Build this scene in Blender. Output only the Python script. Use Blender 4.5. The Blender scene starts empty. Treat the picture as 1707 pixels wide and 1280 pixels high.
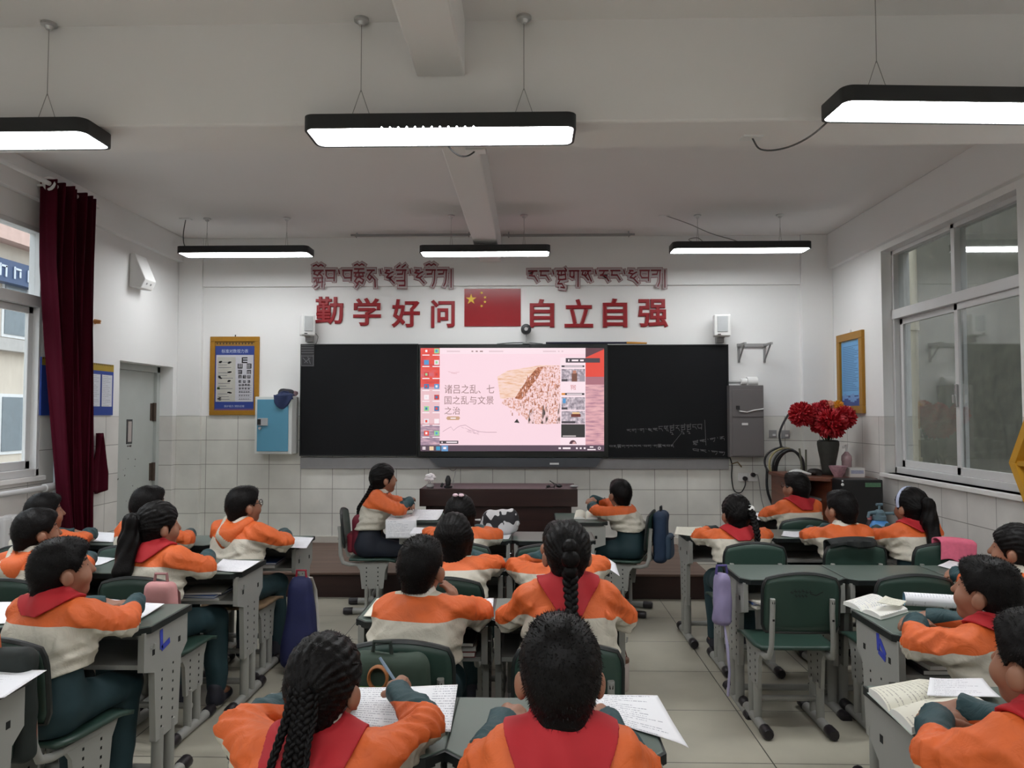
import bpy, bmesh, math, random
import numpy as np
from mathutils import Vector, Matrix, Euler

# ------------------------------------------------------------------ camera
SC = bpy.context.scene
COL = SC.collection
FPX = 1250.0
PITCH, YAW = math.radians(2.29), math.radians(1.44)
EYE = Vector((0.0, 0.0, 1.5))
cam_d = bpy.data.cameras.new('camera')
cam_d.sensor_width = 36.0
cam_d.lens = FPX / 1707.0 * 36.0
cam_d.clip_start = 0.05
cam = bpy.data.objects.new('camera', cam_d)
COL.objects.link(cam)
cam.location = EYE
cam.rotation_euler = (math.pi / 2 + PITCH, 0.0, YAW)
SC.camera = cam
_R = Euler((math.pi / 2 + PITCH, 0.0, YAW)).to_matrix()

# ------------------------------------------------------------------ view, world, exposure
SC.view_settings.view_transform = 'Standard'
SC.view_settings.look = 'None'
SC.view_settings.gamma = 1.0
SC.view_settings.use_curve_mapping = False
SC.view_settings.exposure = 0.0
LAMP_STRENGTH = 35.0
FAR_LAMP_STRENGTH = 19.5
SKY_STRENGTH = 3.6
try:
    SC.cycles.use_denoising = True
    SC.cycles.max_bounces = 8
    SC.cycles.diffuse_bounces = 5
    SC.cycles.sample_clamp_indirect = 6.0
    SC.cycles.caustics_reflective = False
    SC.cycles.caustics_refractive = False
except Exception:
    pass
wd = bpy.data.worlds.new('overcast_sky')
SC.world = wd
wd.use_nodes = True
_n = wd.node_tree.nodes
_l = wd.node_tree.links
_bg = _n['Background']
_tc = _n.new('ShaderNodeTexCoord')
_sx = _n.new('ShaderNodeSeparateXYZ')
_cr = _n.new('ShaderNodeValToRGB')
_l.new(_tc.outputs['Generated'], _sx.inputs[0])
_l.new(_sx.outputs['Z'], _cr.inputs[0])
_cr.color_ramp.elements[0].color = (0.30, 0.31, 0.32, 1)
_cr.color_ramp.elements[0].position = 0.0
_cr.color_ramp.elements[1].color = (0.86, 0.92, 1.0, 1)
_cr.color_ramp.elements[1].position = 0.25
_l.new(_cr.outputs[0], _bg.inputs[0])
_bg.inputs[1].default_value = SKY_STRENGTH


def ray(px, py):
    return _R @ Vector(((px - 853.5) / FPX, (640.0 - py) / FPX, -1.0))


def at(px, py, Y):
    "world point seen at pixel (px,py) lying at distance Y into the room"
    d = ray(px, py)
    return EYE + d * (Y / d.y)


def az(px, py, z):
    "world point seen at pixel (px,py) lying at height z"
    d = ray(px, py)
    return EYE + d * ((z - EYE.z) / d.z)


def ax(px, py, X):
    "world point seen at pixel (px,py) lying on the plane x = X"
    d = ray(px, py)
    return EYE + d * (X / d.x)


# ------------------------------------------------------------------ materials
MATS = {}


def nodes_of(m):
    m.use_nodes = True
    nt = m.node_tree
    return nt, nt.nodes, nt.links, nt.nodes['Principled BSDF']


def mat(name, col, rough=0.6, metal=0.0, vary=0.12, scale=9.0, bump=0.0, spec=0.5, emit=None, estr=0.0):
    "procedural material: base colour broken up with noise, optional bump"
    if name in MATS:
        return MATS[name]
    m = bpy.data.materials.new(name)
    nt, n, l, b = nodes_of(m)
    b.inputs['Roughness'].default_value = rough
    b.inputs['Metallic'].default_value = metal
    b.inputs['Specular IOR Level'].default_value = spec
    if vary > 0:
        tc = n.new('ShaderNodeTexCoord')
        no = n.new('ShaderNodeTexNoise')
        no.inputs['Scale'].default_value = scale
        no.inputs['Detail'].default_value = 4
        l.new(tc.outputs['Object'], no.inputs['Vector'])
        mx = n.new('ShaderNodeMix')
        mx.data_type = 'RGBA'
        c = Vector(col[:3])
        a = c * (1 - vary)
        d = c * (1 + vary)
        mx.inputs[6].default_value = (a.x, a.y, a.z, 1)
        mx.inputs[7].default_value = (min(d.x, 1), min(d.y, 1), min(d.z, 1), 1)
        l.new(no.outputs['Fac'], mx.inputs[0])
        l.new(mx.outputs[2], b.inputs['Base Color'])
        if bump:
            bp = n.new('ShaderNodeBump')
            bp.inputs['Strength'].default_value = bump
            bp.inputs['Distance'].default_value = 0.01
            l.new(no.outputs['Fac'], bp.inputs['Height'])
            l.new(bp.outputs[0], b.inputs['Normal'])
    else:
        b.inputs['Base Color'].default_value = (col[0], col[1], col[2], 1)
    if emit:
        b.inputs['Emission Color'].default_value = (emit[0], emit[1], emit[2], 1)
        b.inputs['Emission Strength'].default_value = estr
    MATS[name] = m
    return m


def emis(name, col, s=1.0):
    if name in MATS:
        return MATS[name]
    m = bpy.data.materials.new(name)
    nt, n, l, b = nodes_of(m)
    b.inputs['Base Color'].default_value = (0.02, 0.02, 0.02, 1)
    b.inputs['Roughness'].default_value = 0.3
    b.inputs['Emission Color'].default_value = (col[0], col[1], col[2], 1)
    b.inputs['Emission Strength'].default_value = s
    MATS[name] = m
    return m


def tile_mat(name, axis, w, h, z0, col, grout, rough=0.35, off=0.0):
    "rectangular tiles laid in straight courses; axis picks the horizontal direction (x or y), 'f' = floor"
    if name in MATS:
        return MATS[name]
    m = bpy.data.materials.new(name)
    nt, n, l, b = nodes_of(m)
    tc = n.new('ShaderNodeTexCoord')
    sp = n.new('ShaderNodeSeparateXYZ')
    cb = n.new('ShaderNodeCombineXYZ')
    l.new(tc.outputs['Object'], sp.inputs[0])
    u, v = {'x': ('X', 'Z'), 'y': ('Y', 'Z'), 'f': ('X', 'Y')}[axis]
    au = n.new('ShaderNodeMath'); au.operation = 'ADD'; au.inputs[1].default_value = 50 * w - off
    av = n.new('ShaderNodeMath'); av.operation = 'ADD'; av.inputs[1].default_value = 50 * h - z0
    l.new(sp.outputs[u], au.inputs[0]); l.new(sp.outputs[v], av.inputs[0])
    l.new(au.outputs[0], cb.inputs[0]); l.new(av.outputs[0], cb.inputs[1])
    br = n.new('ShaderNodeTexBrick')
    br.offset = 0.0
    br.squash = 1.0
    br.inputs['Scale'].default_value = 1.0
    br.inputs['Mortar Size'].default_value = 0.0028
    br.inputs['Mortar Smooth'].default_value = 0.1
    br.inputs['Bias'].default_value = 0.0
    br.inputs['Brick Width'].default_value = w
    br.inputs['Row Height'].default_value = h
    c = Vector(col)
    br.inputs['Color1'].default_value = (*(c * 0.97), 1)
    br.inputs['Color2'].default_value = (*(c * 1.03), 1)
    br.inputs['Mortar'].default_value = (*grout, 1)
    l.new(cb.outputs[0], br.inputs['Vector'])
    no = n.new('ShaderNodeTexNoise')
    no.inputs['Scale'].default_value = 3.0
    no.inputs['Detail'].default_value = 6
    l.new(tc.outputs['Object'], no.inputs['Vector'])
    mr = n.new('ShaderNodeMapRange')
    mr.inputs['From Min'].default_value = 0.3
    mr.inputs['From Max'].default_value = 0.7
    mr.inputs['To Min'].default_value = 0.86
    mr.inputs['To Max'].default_value = 1.06
    l.new(no.outputs['Fac'], mr.inputs[0])
    mx = n.new('ShaderNodeMix'); mx.data_type = 'RGBA'; mx.blend_type = 'MULTIPLY'
    mx.inputs[0].default_value = 1.0
    l.new(br.outputs['Color'], mx.inputs[6]); l.new(mr.outputs[0], mx.inputs[7])
    l.new(mx.outputs[2], b.inputs['Base Color'])
    b.inputs['Roughness'].default_value = rough
    bp = n.new('ShaderNodeBump'); bp.inputs['Strength'].default_value = 0.3; bp.inputs['Distance'].default_value = 0.003
    bp.invert = True
    l.new(br.outputs['Fac'], bp.inputs['Height']); l.new(bp.outputs[0], b.inputs['Normal'])
    MATS[name] = m
    return m


def wood_mat(name, c1, c2, rough=0.4, scale=6.0, axis=0):
    if name in MATS:
        return MATS[name]
    m = bpy.data.materials.new(name)
    nt, n, l, b = nodes_of(m)
    tc = n.new('ShaderNodeTexCoord')
    mp = n.new('ShaderNodeMapping')
    s = [scale * 4] * 3
    s[axis] = scale * 0.25
    mp.inputs['Scale'].default_value = s
    no = n.new('ShaderNodeTexNoise'); no.inputs['Scale'].default_value = 1.0; no.inputs['Detail'].default_value = 6
    cr = n.new('ShaderNodeValToRGB')
    cr.color_ramp.elements[0].position = 0.3; cr.color_ramp.elements[0].color = (*c1, 1)
    cr.color_ramp.elements[1].position = 0.7; cr.color_ramp.elements[1].color = (*c2, 1)
    l.new(tc.outputs['Object'], mp.inputs[0]); l.new(mp.outputs[0], no.inputs['Vector'])
    l.new(no.outputs['Fac'], cr.inputs[0]); l.new(cr.outputs[0], b.inputs['Base Color'])
    b.inputs['Roughness'].default_value = rough
    MATS[name] = m
    return m


def lined_paper_mat(name, base=(0.82, 0.82, 0.86), ink=(0.30, 0.30, 0.34), pitch=0.011, dens=0.45):
    "white sheet with rows of small print, laid out in the sheet's own x/y metres"
    if name in MATS:
        return MATS[name]
    m = bpy.data.materials.new(name)
    nt, n, l, b = nodes_of(m)
    uv = n.new('ShaderNodeUVMap')
    sp = n.new('ShaderNodeSeparateXYZ')
    l.new(uv.outputs[0], sp.inputs[0])

    def M(op, a, bb=None):
        q = n.new('ShaderNodeMath'); q.operation = op
        for i, v in enumerate((a, bb)):
            if v is None:
                continue
            if isinstance(v, (int, float)):
                q.inputs[i].default_value = v
            else:
                l.new(v, q.inputs[i])
        return q.outputs[0]
    row = M('FRACT', M('DIVIDE', sp.outputs['Y'], pitch))
    inrow = M('MULTIPLY', M('GREATER_THAN', row, 0.36), M('LESS_THAN', row, 0.64))
    rid = M('FLOOR', M('DIVIDE', sp.outputs['Y'], pitch))
    no = n.new('ShaderNodeTexNoise'); no.inputs['Scale'].default_value = 1.0; no.inputs['Detail'].default_value = 2
    cb = n.new('ShaderNodeCombineXYZ')
    l.new(M('MULTIPLY', sp.outputs['X'], 330.0), cb.inputs[0]); l.new(M('MULTIPLY', rid, 7.3), cb.inputs[1])
    l.new(cb.outputs[0], no.inputs['Vector'])
    wn = n.new('ShaderNodeTexWhiteNoise'); wn.noise_dimensions = '1D'
    l.new(rid, wn.inputs['W'])
    end = M('ADD', M('MULTIPLY', wn.outputs['Value'], 0.55), 0.35)          # how far along the row the text runs
    fx = n.new('ShaderNodeUVMap')
    ok = M('MULTIPLY', M('GREATER_THAN', M('FRACT', M('DIVIDE', sp.outputs['X'], 0.21)), 0.09),
           M('LESS_THAN', M('FRACT', M('DIVIDE', sp.outputs['X'], 0.21)), end))
    n.remove(fx)
    inkm = M('MULTIPLY', M('MULTIPLY', inrow, ok), M('GREATER_THAN', no.outputs['Fac'], 1 - dens - 0.05))
    mx = n.new('ShaderNodeMix'); mx.data_type = 'RGBA'
    mx.inputs[6].default_value = (*base, 1); mx.inputs[7].default_value = (*ink, 1)
    l.new(inkm, mx.inputs[0]); l.new(mx.outputs[2], b.inputs['Base Color'])
    b.inputs['Roughness'].default_value = 0.7
    MATS[name] = m
    return m


def spl(pts, n=6):
    "smooth curve through the points"
    P = [Vector(q) for q in pts]
    P = [P[0] * 2 - P[1]] + P + [P[-1] * 2 - P[-2]]
    out = []
    for i in range(1, len(P) - 2):
        for k in range(n):
            t = k / n
            a, b, c, d = P[i - 1], P[i], P[i + 1], P[i + 2]
            out.append(0.5 * ((2 * b) + (c - a) * t + (2 * a - 5 * b + 4 * c - d) * t * t + (3 * b - a - 3 * c + d) * t ** 3))
    out.append(P[-2])
    return out


# ------------------------------------------------------------------ mesh builder
class MB:
    def __init__(s):
        s.v, s.f, s.m, s.uv = [], [], [], {}

    def add(s, verts, faces, mi=0, M=None):
        o = len(s.v)
        for p in verts:
            p = Vector(p)
            s.v.append(tuple(M @ p) if M is not None else tuple(p))
        for f in faces:
            s.f.append([i + o for i in f]); s.m.append(mi)
        return o

    def box(s, c, size, mi=0, rot=None, M=None):
        x, y, z = (q / 2 for q in size)
        vs = [Vector(p) for p in ((-x, -y, -z), (x, -y, -z), (x, y, -z), (-x, y, -z), (-x, -y, z), (x, -y, z), (x, y, z), (-x, y, z))]
        if rot is not None:
            R = Euler(rot).to_matrix()
            vs = [R @ p for p in vs]
        vs = [p + Vector(c) for p in vs]
        s.add(vs, [(3, 2, 1, 0), (4, 5, 6, 7), (0, 1, 5, 4), (1, 2, 6, 5), (2, 3, 7, 6), (3, 0, 4, 7)], mi, M)

    def span(s, a, b, mi=0, M=None):
        "box from corner a to corner b"
        a, b = Vector(a), Vector(b)
        s.box((a + b) / 2, [abs(q) for q in (b - a)], mi, None, M)

    def tube(s, pts, r, n=10, mi=0, M=None, caps=True, squash=None):
        "swept round tube along pts; r a number or one per point"
        pts = [Vector(p) for p in pts]
        rs = r if isinstance(r, (list, tuple)) else [r] * len(pts)
        rings = []
        t0 = (pts[1] - pts[0]).normalized()
        ref = Vector((0, 0, 1)) if abs(t0.z) < 0.9 else Vector((1, 0, 0))
        nn = t0.cross(ref).normalized()
        for i, p in enumerate(pts):
            t = (pts[min(i + 1, len(pts) - 1)] - pts[max(i - 1, 0)]).normalized()
            nn = (nn - t * nn.dot(t))
            nn = nn.normalized() if nn.length > 1e-6 else t.orthogonal().normalized()
            bb = t.cross(nn)
            k1, k2 = (1, 1) if squash is None else squash
            rings.append([p + (nn * math.cos(a) * k1 + bb * math.sin(a) * k2) * rs[i] for a in [2 * math.pi * j / n for j in range(n)]])
        vs = [q for ring in rings for q in ring]
        fs = []
        for i in range(len(pts) - 1):
            for j in range(n):
                k = (j + 1) % n
                fs.append((i * n + j, i * n + k, (i + 1) * n + k, (i + 1) * n + j))
        if caps:
            fs.append(tuple(range(n - 1, -1, -1)))
            fs.append(tuple((len(pts) - 1) * n + j for j in range(n)))
        s.add(vs, fs, mi, M)

    def lathe(s, prof, c=(0, 0, 0), n=24, mi=0, M=None):
        "profile [(r,z)...] turned round the z axis at c"
        c = Vector(c)
        vs, fs = [], []
        for r, z in prof:
            for j in range(n):
                a = 2 * math.pi * j / n
                vs.append(c + Vector((r * math.cos(a), r * math.sin(a), z)))
        for i in range(len(prof) - 1):
            for j in range(n):
                k = (j + 1) % n
                fs.append((i * n + j, i * n + k, (i + 1) * n + k, (i + 1) * n + j))
        if prof[0][0] > 1e-5:
            fs.append(tuple(range(n - 1, -1, -1)))
        if prof[-1][0] > 1e-5:
            fs.append(tuple((len(prof) - 1) * n + j for j in range(n)))
        s.add(vs, fs, mi, M)

    def prism(s, poly, d, mi=0, M=None):
        "polygon in the local xy plane, thickened from z=0 to z=d"
        n = len(poly)
        vs = [(x, y, 0) for x, y in poly] + [(x, y, d) for x, y in poly]
        fs = [tuple(range(n - 1, -1, -1)), tuple(range(n, 2 * n))]
        fs += [(i, (i + 1) % n, n + (i + 1) % n, n + i) for i in range(n)]
        s.add(vs, fs, mi, M)

    def ball(s, c, r, n=12, mi=0, M=None):
        rr = r if isinstance(r, (tuple, list)) else (r, r, r)
        m_ = n // 2
        vs, fs = [], []
        for i in range(m_ + 1):
            th = math.pi * i / m_
            for j in range(n):
                a = 2 * math.pi * j / n
                vs.append((c[0] + rr[0] * math.sin(th) * math.cos(a), c[1] + rr[1] * math.sin(th) * math.sin(a), c[2] + rr[2] * math.cos(th)))
        for i in range(m_):
            for j in range(n):
                k = (j + 1) % n
                fs.append((i * n + j, (i + 1) * n + j, (i + 1) * n + k, i * n + k))
        s.add(vs, fs, mi, M)

    def grid(s, fn, nu, nv, mi=0, M=None, uvs=None):
        "surface fn(u,v) for u,v in 0..1"
        vs = [fn(i / nu, j / nv) for j in range(nv + 1) for i in range(nu + 1)]
        fs = [(j * (nu + 1) + i, j * (nu + 1) + i + 1, (j + 1) * (nu + 1) + i + 1, (j + 1) * (nu + 1) + i) for j in range(nv) for i in range(nu)]
        o = s.add(vs, fs, mi, M)
        if uvs:
            for j in range(nv + 1):
                for i in range(nu + 1):
                    s.uv[o + j * (nu + 1) + i] = uvs(i / nu, j / nv)

    def build(s, name, mats, parent=None, smooth=False, bevel=0.0, seg=2, loc=None, solid=0.0, subsurf=0):
        me = bpy.data.meshes.new(name)
        me.from_pydata(s.v, [], s.f)
        mats = mats if isinstance(mats, (list, tuple)) else [mats]
        for m in mats:
            me.materials.append(m)
        me.polygons.foreach_set('material_index', s.m)
        if s.uv:
            lay = me.uv_layers.new(name='UVMap')
            for lp in me.loops:
                if lp.vertex_index in s.uv:
                    lay.data[lp.index].uv = s.uv[lp.vertex_index]
        me.update()
        if smooth:
            try:
                me.shade_smooth()
                me.set_sharp_from_angle(angle=math.radians(42 if smooth is True else smooth))
            except Exception:
                me.polygons.foreach_set('use_smooth', [True] * len(me.polygons))
        o = bpy.data.objects.new(name, me)
        COL.objects.link(o)
        if parent is not None:
            o.parent = parent
        if loc is not None:
            o.location = loc
        if solid:
            q = o.modifiers.new('solid', 'SOLIDIFY'); q.thickness = solid; q.offset = 0
        if bevel:
            q = o.modifiers.new('bevel', 'BEVEL'); q.width = bevel; q.segments = seg; q.limit_method = 'ANGLE'; q.angle_limit = math.radians(40)
        if subsurf:
            q = o.modifiers.new('sub', 'SUBSURF'); q.levels = subsurf; q.render_levels = subsurf
        return o


def tag(o, label=None, cat=None, group=None, kind=None):
    if label: o['label'] = label
    if cat: o['category'] = cat
    if group: o['group'] = group
    if kind: o['kind'] = kind
    return o


def empty(name, loc=(0, 0, 0), rz=0.0, label=None, cat=None, group=None):
    o = bpy.data.objects.new(name, None)
    o.empty_display_size = 0.1
    COL.objects.link(o)
    o.location = loc
    o.rotation_euler = (0, 0, rz)
    return tag(o, label, cat, group)


def struct(o):
    o['kind'] = 'structure'
    return o


def copy_tree(o, loc=None, rz=None, label=None, group=None):
    c = o.copy()
    COL.objects.link(c)
    if loc is not None: c.location = loc
    if rz is not None: c.rotation_euler = (0, 0, rz)
    if label: c['label'] = label
    if group: c['group'] = group

    def kids(src, dst):
        for ch in list(src.children):
            d = ch.copy(); COL.objects.link(d); d.parent = dst
            kids(ch, d)
    kids(o, c)
    return c


_TXT = {}


def text_geo(body, size=1.0, offset=0.0, extrude=0.0, align='CENTER', spacing=1.0, bevel=0.0):
    "verts and faces of a line of lettering, centred on the origin in the xy plane"
    key = (body, size, offset, extrude, align, spacing, bevel)
    if key in _TXT:
        return _TXT[key]
    cu = bpy.data.curves.new('lettering', 'FONT')
    cu.body = body
    cu.size = size
    cu.offset = offset
    cu.extrude = extrude
    cu.bevel_depth = bevel
    cu.bevel_resolution = 1
    cu.resolution_u = 3
    cu.align_x = align
    cu.align_y = 'CENTER'
    cu.space_character = spacing
    o = bpy.data.objects.new('lettering', cu)
    COL.objects.link(o)
    dg = bpy.context.evaluated_depsgraph_get()
    me = bpy.data.meshes.new_from_object(o.evaluated_get(dg))
    vs = [tuple(v.co) for v in me.vertices]
    fs = [tuple(p.vertices) for p in me.polygons]
    bpy.data.objects.remove(o)
    bpy.data.curves.remove(cu)
    bpy.data.meshes.remove(me)
    _TXT[key] = (vs, fs)
    return vs, fs


def bbox2(vs):
    xs = [v[0] for v in vs]; ys = [v[1] for v in vs]
    return min(xs), max(xs), min(ys), max(ys)


# wall frames: local (u right, v up, w out of the wall) -> world
def front_frame(Y):
    return Matrix(((1, 0, 0, 0), (0, 0, -1, Y), (0, 1, 0, 0), (0, 0, 0, 1)))

# ------------------------------------------------------------------ room measurements
XL, XR, YF, YB, ZC = -3.6, 3.02, 7.58, -2.2, 3.30
TILE_TOP = 1.48
M_wall = mat('white_wall_paint', (0.85, 0.85, 0.845), 0.75, vary=0.03, scale=2.0)
M_ceil = mat('ceiling_paint', (0.83, 0.81, 0.80), 0.85, vary=0.03, scale=1.2)
M_tx = tile_mat('wall_tile_front', 'x', 0.325, 0.246, TILE_TOP, (0.74, 0.735, 0.69), (0.27, 0.26, 0.24), 0.3, off=-0.06)
M_ty = tile_mat('wall_tile_side', 'y', 0.325, 0.246, TILE_TOP, (0.74, 0.72, 0.69), (0.27, 0.26, 0.24), 0.3, off=0.1)
M_floor = tile_mat('floor_tile', 'f', 0.575, 0.575, 3.31, (0.43, 0.405, 0.33), (0.03, 0.028, 0.022), 0.28, off=1.04)
M_white = mat('white_plastic', (0.78, 0.78, 0.77), 0.4, vary=0.03)
M_frame = mat('grey_white_upvc', (0.66, 0.66, 0.66), 0.4, vary=0.05)
M_black = mat('black_plastic', (0.012, 0.012, 0.014), 0.45, vary=0.1)
M_grey = mat('grey_metal', (0.33, 0.33, 0.33), 0.45, vary=0.06)
M_dgrey = mat('dark_grey_metal', (0.05, 0.05, 0.055), 0.45, vary=0.08)
M_chrome = mat('bright_metal', (0.6, 0.6, 0.6), 0.3, 0.9, vary=0.05)
M_cablek = mat('dark_cable', (0.06, 0.06, 0.06), 0.5, vary=0)
M_wire = mat('grey_wire', (0.30, 0.29, 0.28), 0.5, vary=0)

fl = MB(); fl.span((XL - 0.3, YB, -0.1), (XR + 0.3, YF + 0.2, 0.0))
struct(fl.build('floor', M_floor))
ce = MB(); ce.span((XL - 0.3, YB, ZC), (XR + 0.3, YF + 0.2, ZC + 0.15))
struct(ce.build('ceiling', M_ceil))


def wall_piece(mb, a, b):
    "box split at the top of the tiling: slot 0 paint above, slot 1 tiles below"
    a, b = list(a), list(b)
    z0, z1 = min(a[2], b[2]), max(a[2], b[2])
    if z0 < TILE_TOP < z1:
        mb.span((a[0], a[1], z0), (b[0], b[1], TILE_TOP), 1)
        mb.span((a[0], a[1], TILE_TOP), (b[0], b[1], z1), 0)
    else:
        mb.span((a[0], a[1], z0), (b[0], b[1], z1), 1 if z1 <= TILE_TOP + 1e-6 else 0)


w = MB(); wall_piece(w, (XL - 0.3, YF, 0), (XR + 0.3, YF + 0.2, ZC)); struct(w.build('wall_front', [M_wall, M_tx]))
w = MB(); wall_piece(w, (XL - 0.3, YB - 0.2, 0), (XR + 0.3, YB, ZC)); struct(w.build('wall_back', [M_wall, M_tx]))
# left wall: windows Y 3.1..5.39 and 0.2..2.4, door recess 6.45..7.45
WT = 0.24
DY0, DY1, DZ = 6.47, 7.45, 1.97
w = MB()
LW = [(-1.9, 0.1), (3.1, 5.42)]
WZ0, WZ1 = 1.05, 2.86
y = YB
for a, b in LW:
    wall_piece(w, (XL - WT, y, 0), (XL, a, ZC))
    wall_piece(w, (XL - .09, a, 0), (XL, b, WZ0)); wall_piece(w, (XL - .09, a, WZ1), (XL, b, ZC))
    y = b
wall_piece(w, (XL - .09, y, 0), (XL, 5.95, ZC)); wall_piece(w, (XL - WT, 5.95, 0), (XL, DY0, ZC))
wall_piece(w, (XL - WT, DY0, DZ), (XL, DY1, ZC))
wall_piece(w, (XL - WT, DY1, 0), (XL, YF, ZC))
struct(w.build('wall_left', [M_wall, M_ty]))
# right wall
w = MB()
RW = [(-1.9, -0.1), (4.69, 6.5)]
RZ0, RZ1 = 1.0, 2.90
y = YB
for a, b in RW:
    wall_piece(w, (XR, y, 0), (XR + WT, a, ZC))
    wall_piece(w, (XR, a, 0), (XR + WT, b, RZ0)); wall_piece(w, (XR, a, RZ1), (XR + WT, b, ZC))
    y = b
wall_piece(w, (XR, y, 0), (XR + WT, YF, ZC))
struct(w.build('wall_right', [M_wall, M_ty]))

# pillars in the front corners, beams
w = MB(); wall_piece(w, (at(1333, 500, YF).x, YF - 0.05, 0), (XR, YF + 0.01, ZC)); struct(w.build('trim_1', [M_wall, M_tx], bevel=0.006))
w = MB(); wall_piece(w, (XL, YF - 0.05, 0), (at(340, 500, YF).x, YF + 0.01, ZC)); struct(w.build('trim_2', [M_wall, M_tx], bevel=0.006))
w = MB(); w.span((at(340, 500, YF).x, YF - 0.03, 2.80), (at(1333, 500, YF).x, YF + 0.01, ZC)); struct(w.build('trim_3', M_wall, bevel=0.004))
w = MB(); w.span((XR - 0.05, YB, 2.95), (XR + 0.02, YF - 0.05, ZC)); struct(w.build('trim_4', M_wall, bevel=0.006))
w = MB(); w.span((XL - 0.02, YB, 3.05), (XL + 0.05, YF - 0.05, ZC)); struct(w.build('trim_5', M_wall, bevel=0.006))
w = MB(); w.span((XL, 3.364, 2.824), (XR, 3.70, ZC + 0.02)); struct(w.build('ceiling_beam', M_ceil, bevel=0.012))
w = MB(); w.span((-0.52, 3.70, 3.04), (-0.30, YF, ZC + 0.02)); struct(w.build('ceiling_beam', M_ceil, bevel=0.01))
w = MB(); w.span((-0.52, YB, 3.04), (-0.30, 3.364, ZC + 0.02)); struct(w.build('ceiling_beam', M_ceil, bevel=0.01))
w = MB(); w.span((at(340, 500, YF).x, YF - 0.02, 0.2), (at(1333, 500, YF).x, YF, 0.27)); struct(w.build('baseboard_front', mat('pale_skirting', (0.55, 0.52, 0.47), 0.5), bevel=0.004))

# platform in front of the board
M_plat = wood_mat('worn_brown_floorboards', (0.095, 0.052, 0.038), (0.16, 0.095, 0.07), 0.45, 5, 0)
M_platf = wood_mat('dark_red_brown_wood', (0.022, 0.008, 0.007), (0.036, 0.014, 0.012), 0.4, 5, 0)
pf = MB()
pf.span((-2.25, 6.17, 0.0), (1.43, YF, 0.185), 1)
pf.span((-2.27, 6.15, 0.185), (1.45, YF, 0.205), 0)
struct(pf.build('platform', [M_plat, M_platf], bevel=0.004))

# ------------------------------------------------------------------ windows
def glass_mat(name, dirt_lo, dirt_hi, dirt_col, gloss=0.10):
    m = bpy.data.materials.new(name)
    nt, n, l, b = nodes_of(m)
    out = n['Material Output']
    n.remove(b)
    tr = n.new('ShaderNodeBsdfTransparent'); tr.inputs[0].default_value = (0.92, 0.94, 0.93, 1)
    gl = n.new('ShaderNodeBsdfGlossy'); gl.inputs['Roughness'].default_value = 0.04
    df = n.new('ShaderNodeBsdfDiffuse'); df.inputs[0].default_value = (*dirt_col, 1)
    fr = n.new('ShaderNodeFresnel'); fr.inputs[0].default_value = 1.5
    m1 = n.new('ShaderNodeMixShader'); m2 = n.new('ShaderNodeMixShader')
    tc = n.new('ShaderNodeTexCoord')
    mp = n.new('ShaderNodeMapping'); mp.inputs['Scale'].default_value = (6, 9, 2.2)
    no = n.new('ShaderNodeTexNoise'); no.inputs['Scale'].default_value = 2.5; no.inputs['Detail'].default_value = 8; no.inputs['Roughness'].default_value = 0.65
    mr = n.new('ShaderNodeMapRange')
    mr.inputs['From Min'].default_value = 0.35; mr.inputs['From Max'].default_value = 0.7
    mr.inputs['To Min'].default_value = dirt_lo; mr.inputs['To Max'].default_value = dirt_hi
    l.new(tc.outputs['Object'], mp.inputs[0]); l.new(mp.outputs[0], no.inputs['Vector']); l.new(no.outputs['Fac'], mr.inputs[0])
    l.new(mr.outputs[0], m1.inputs[0]); l.new(tr.outputs[0], m1.inputs[1]); l.new(df.outputs[0], m1.inputs[2])
    ad = n.new('ShaderNodeMath'); ad.operation = 'ADD'; ad.inputs[1].default_value = gloss
    ge = n.new('ShaderNodeNewGeometry')
    inv = n.new('ShaderNodeMath'); inv.operation = 'SUBTRACT'; inv.inputs[0].default_value = 1.0; l.new(ge.outputs['Backfacing'], inv.inputs[1])
    fm = n.new('ShaderNodeMath'); fm.operation = 'MULTIPLY'                      # only the outer face mirrors
    l.new(fr.outputs[0], ad.inputs[0]); l.new(ad.outputs[0], fm.inputs[0]); l.new(inv.outputs[0], fm.inputs[1])
    l.new(fm.outputs[0], m2.inputs[0]); l.new(m1.outputs[0], m2.inputs[1]); l.new(gl.outputs[0], m2.inputs[2])
    l.new(m2.outputs[0], out.inputs[0])
    MATS[name] = m
    return m


M_glassL = glass_mat('clear_window_glass', 0.02, 0.06, (0.7, 0.7, 0.7), 0.0)
M_glassR = glass_mat('dusty_window_glass', 0.03, 0.15, (0.36, 0.36, 0.30), 0.16)


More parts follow.
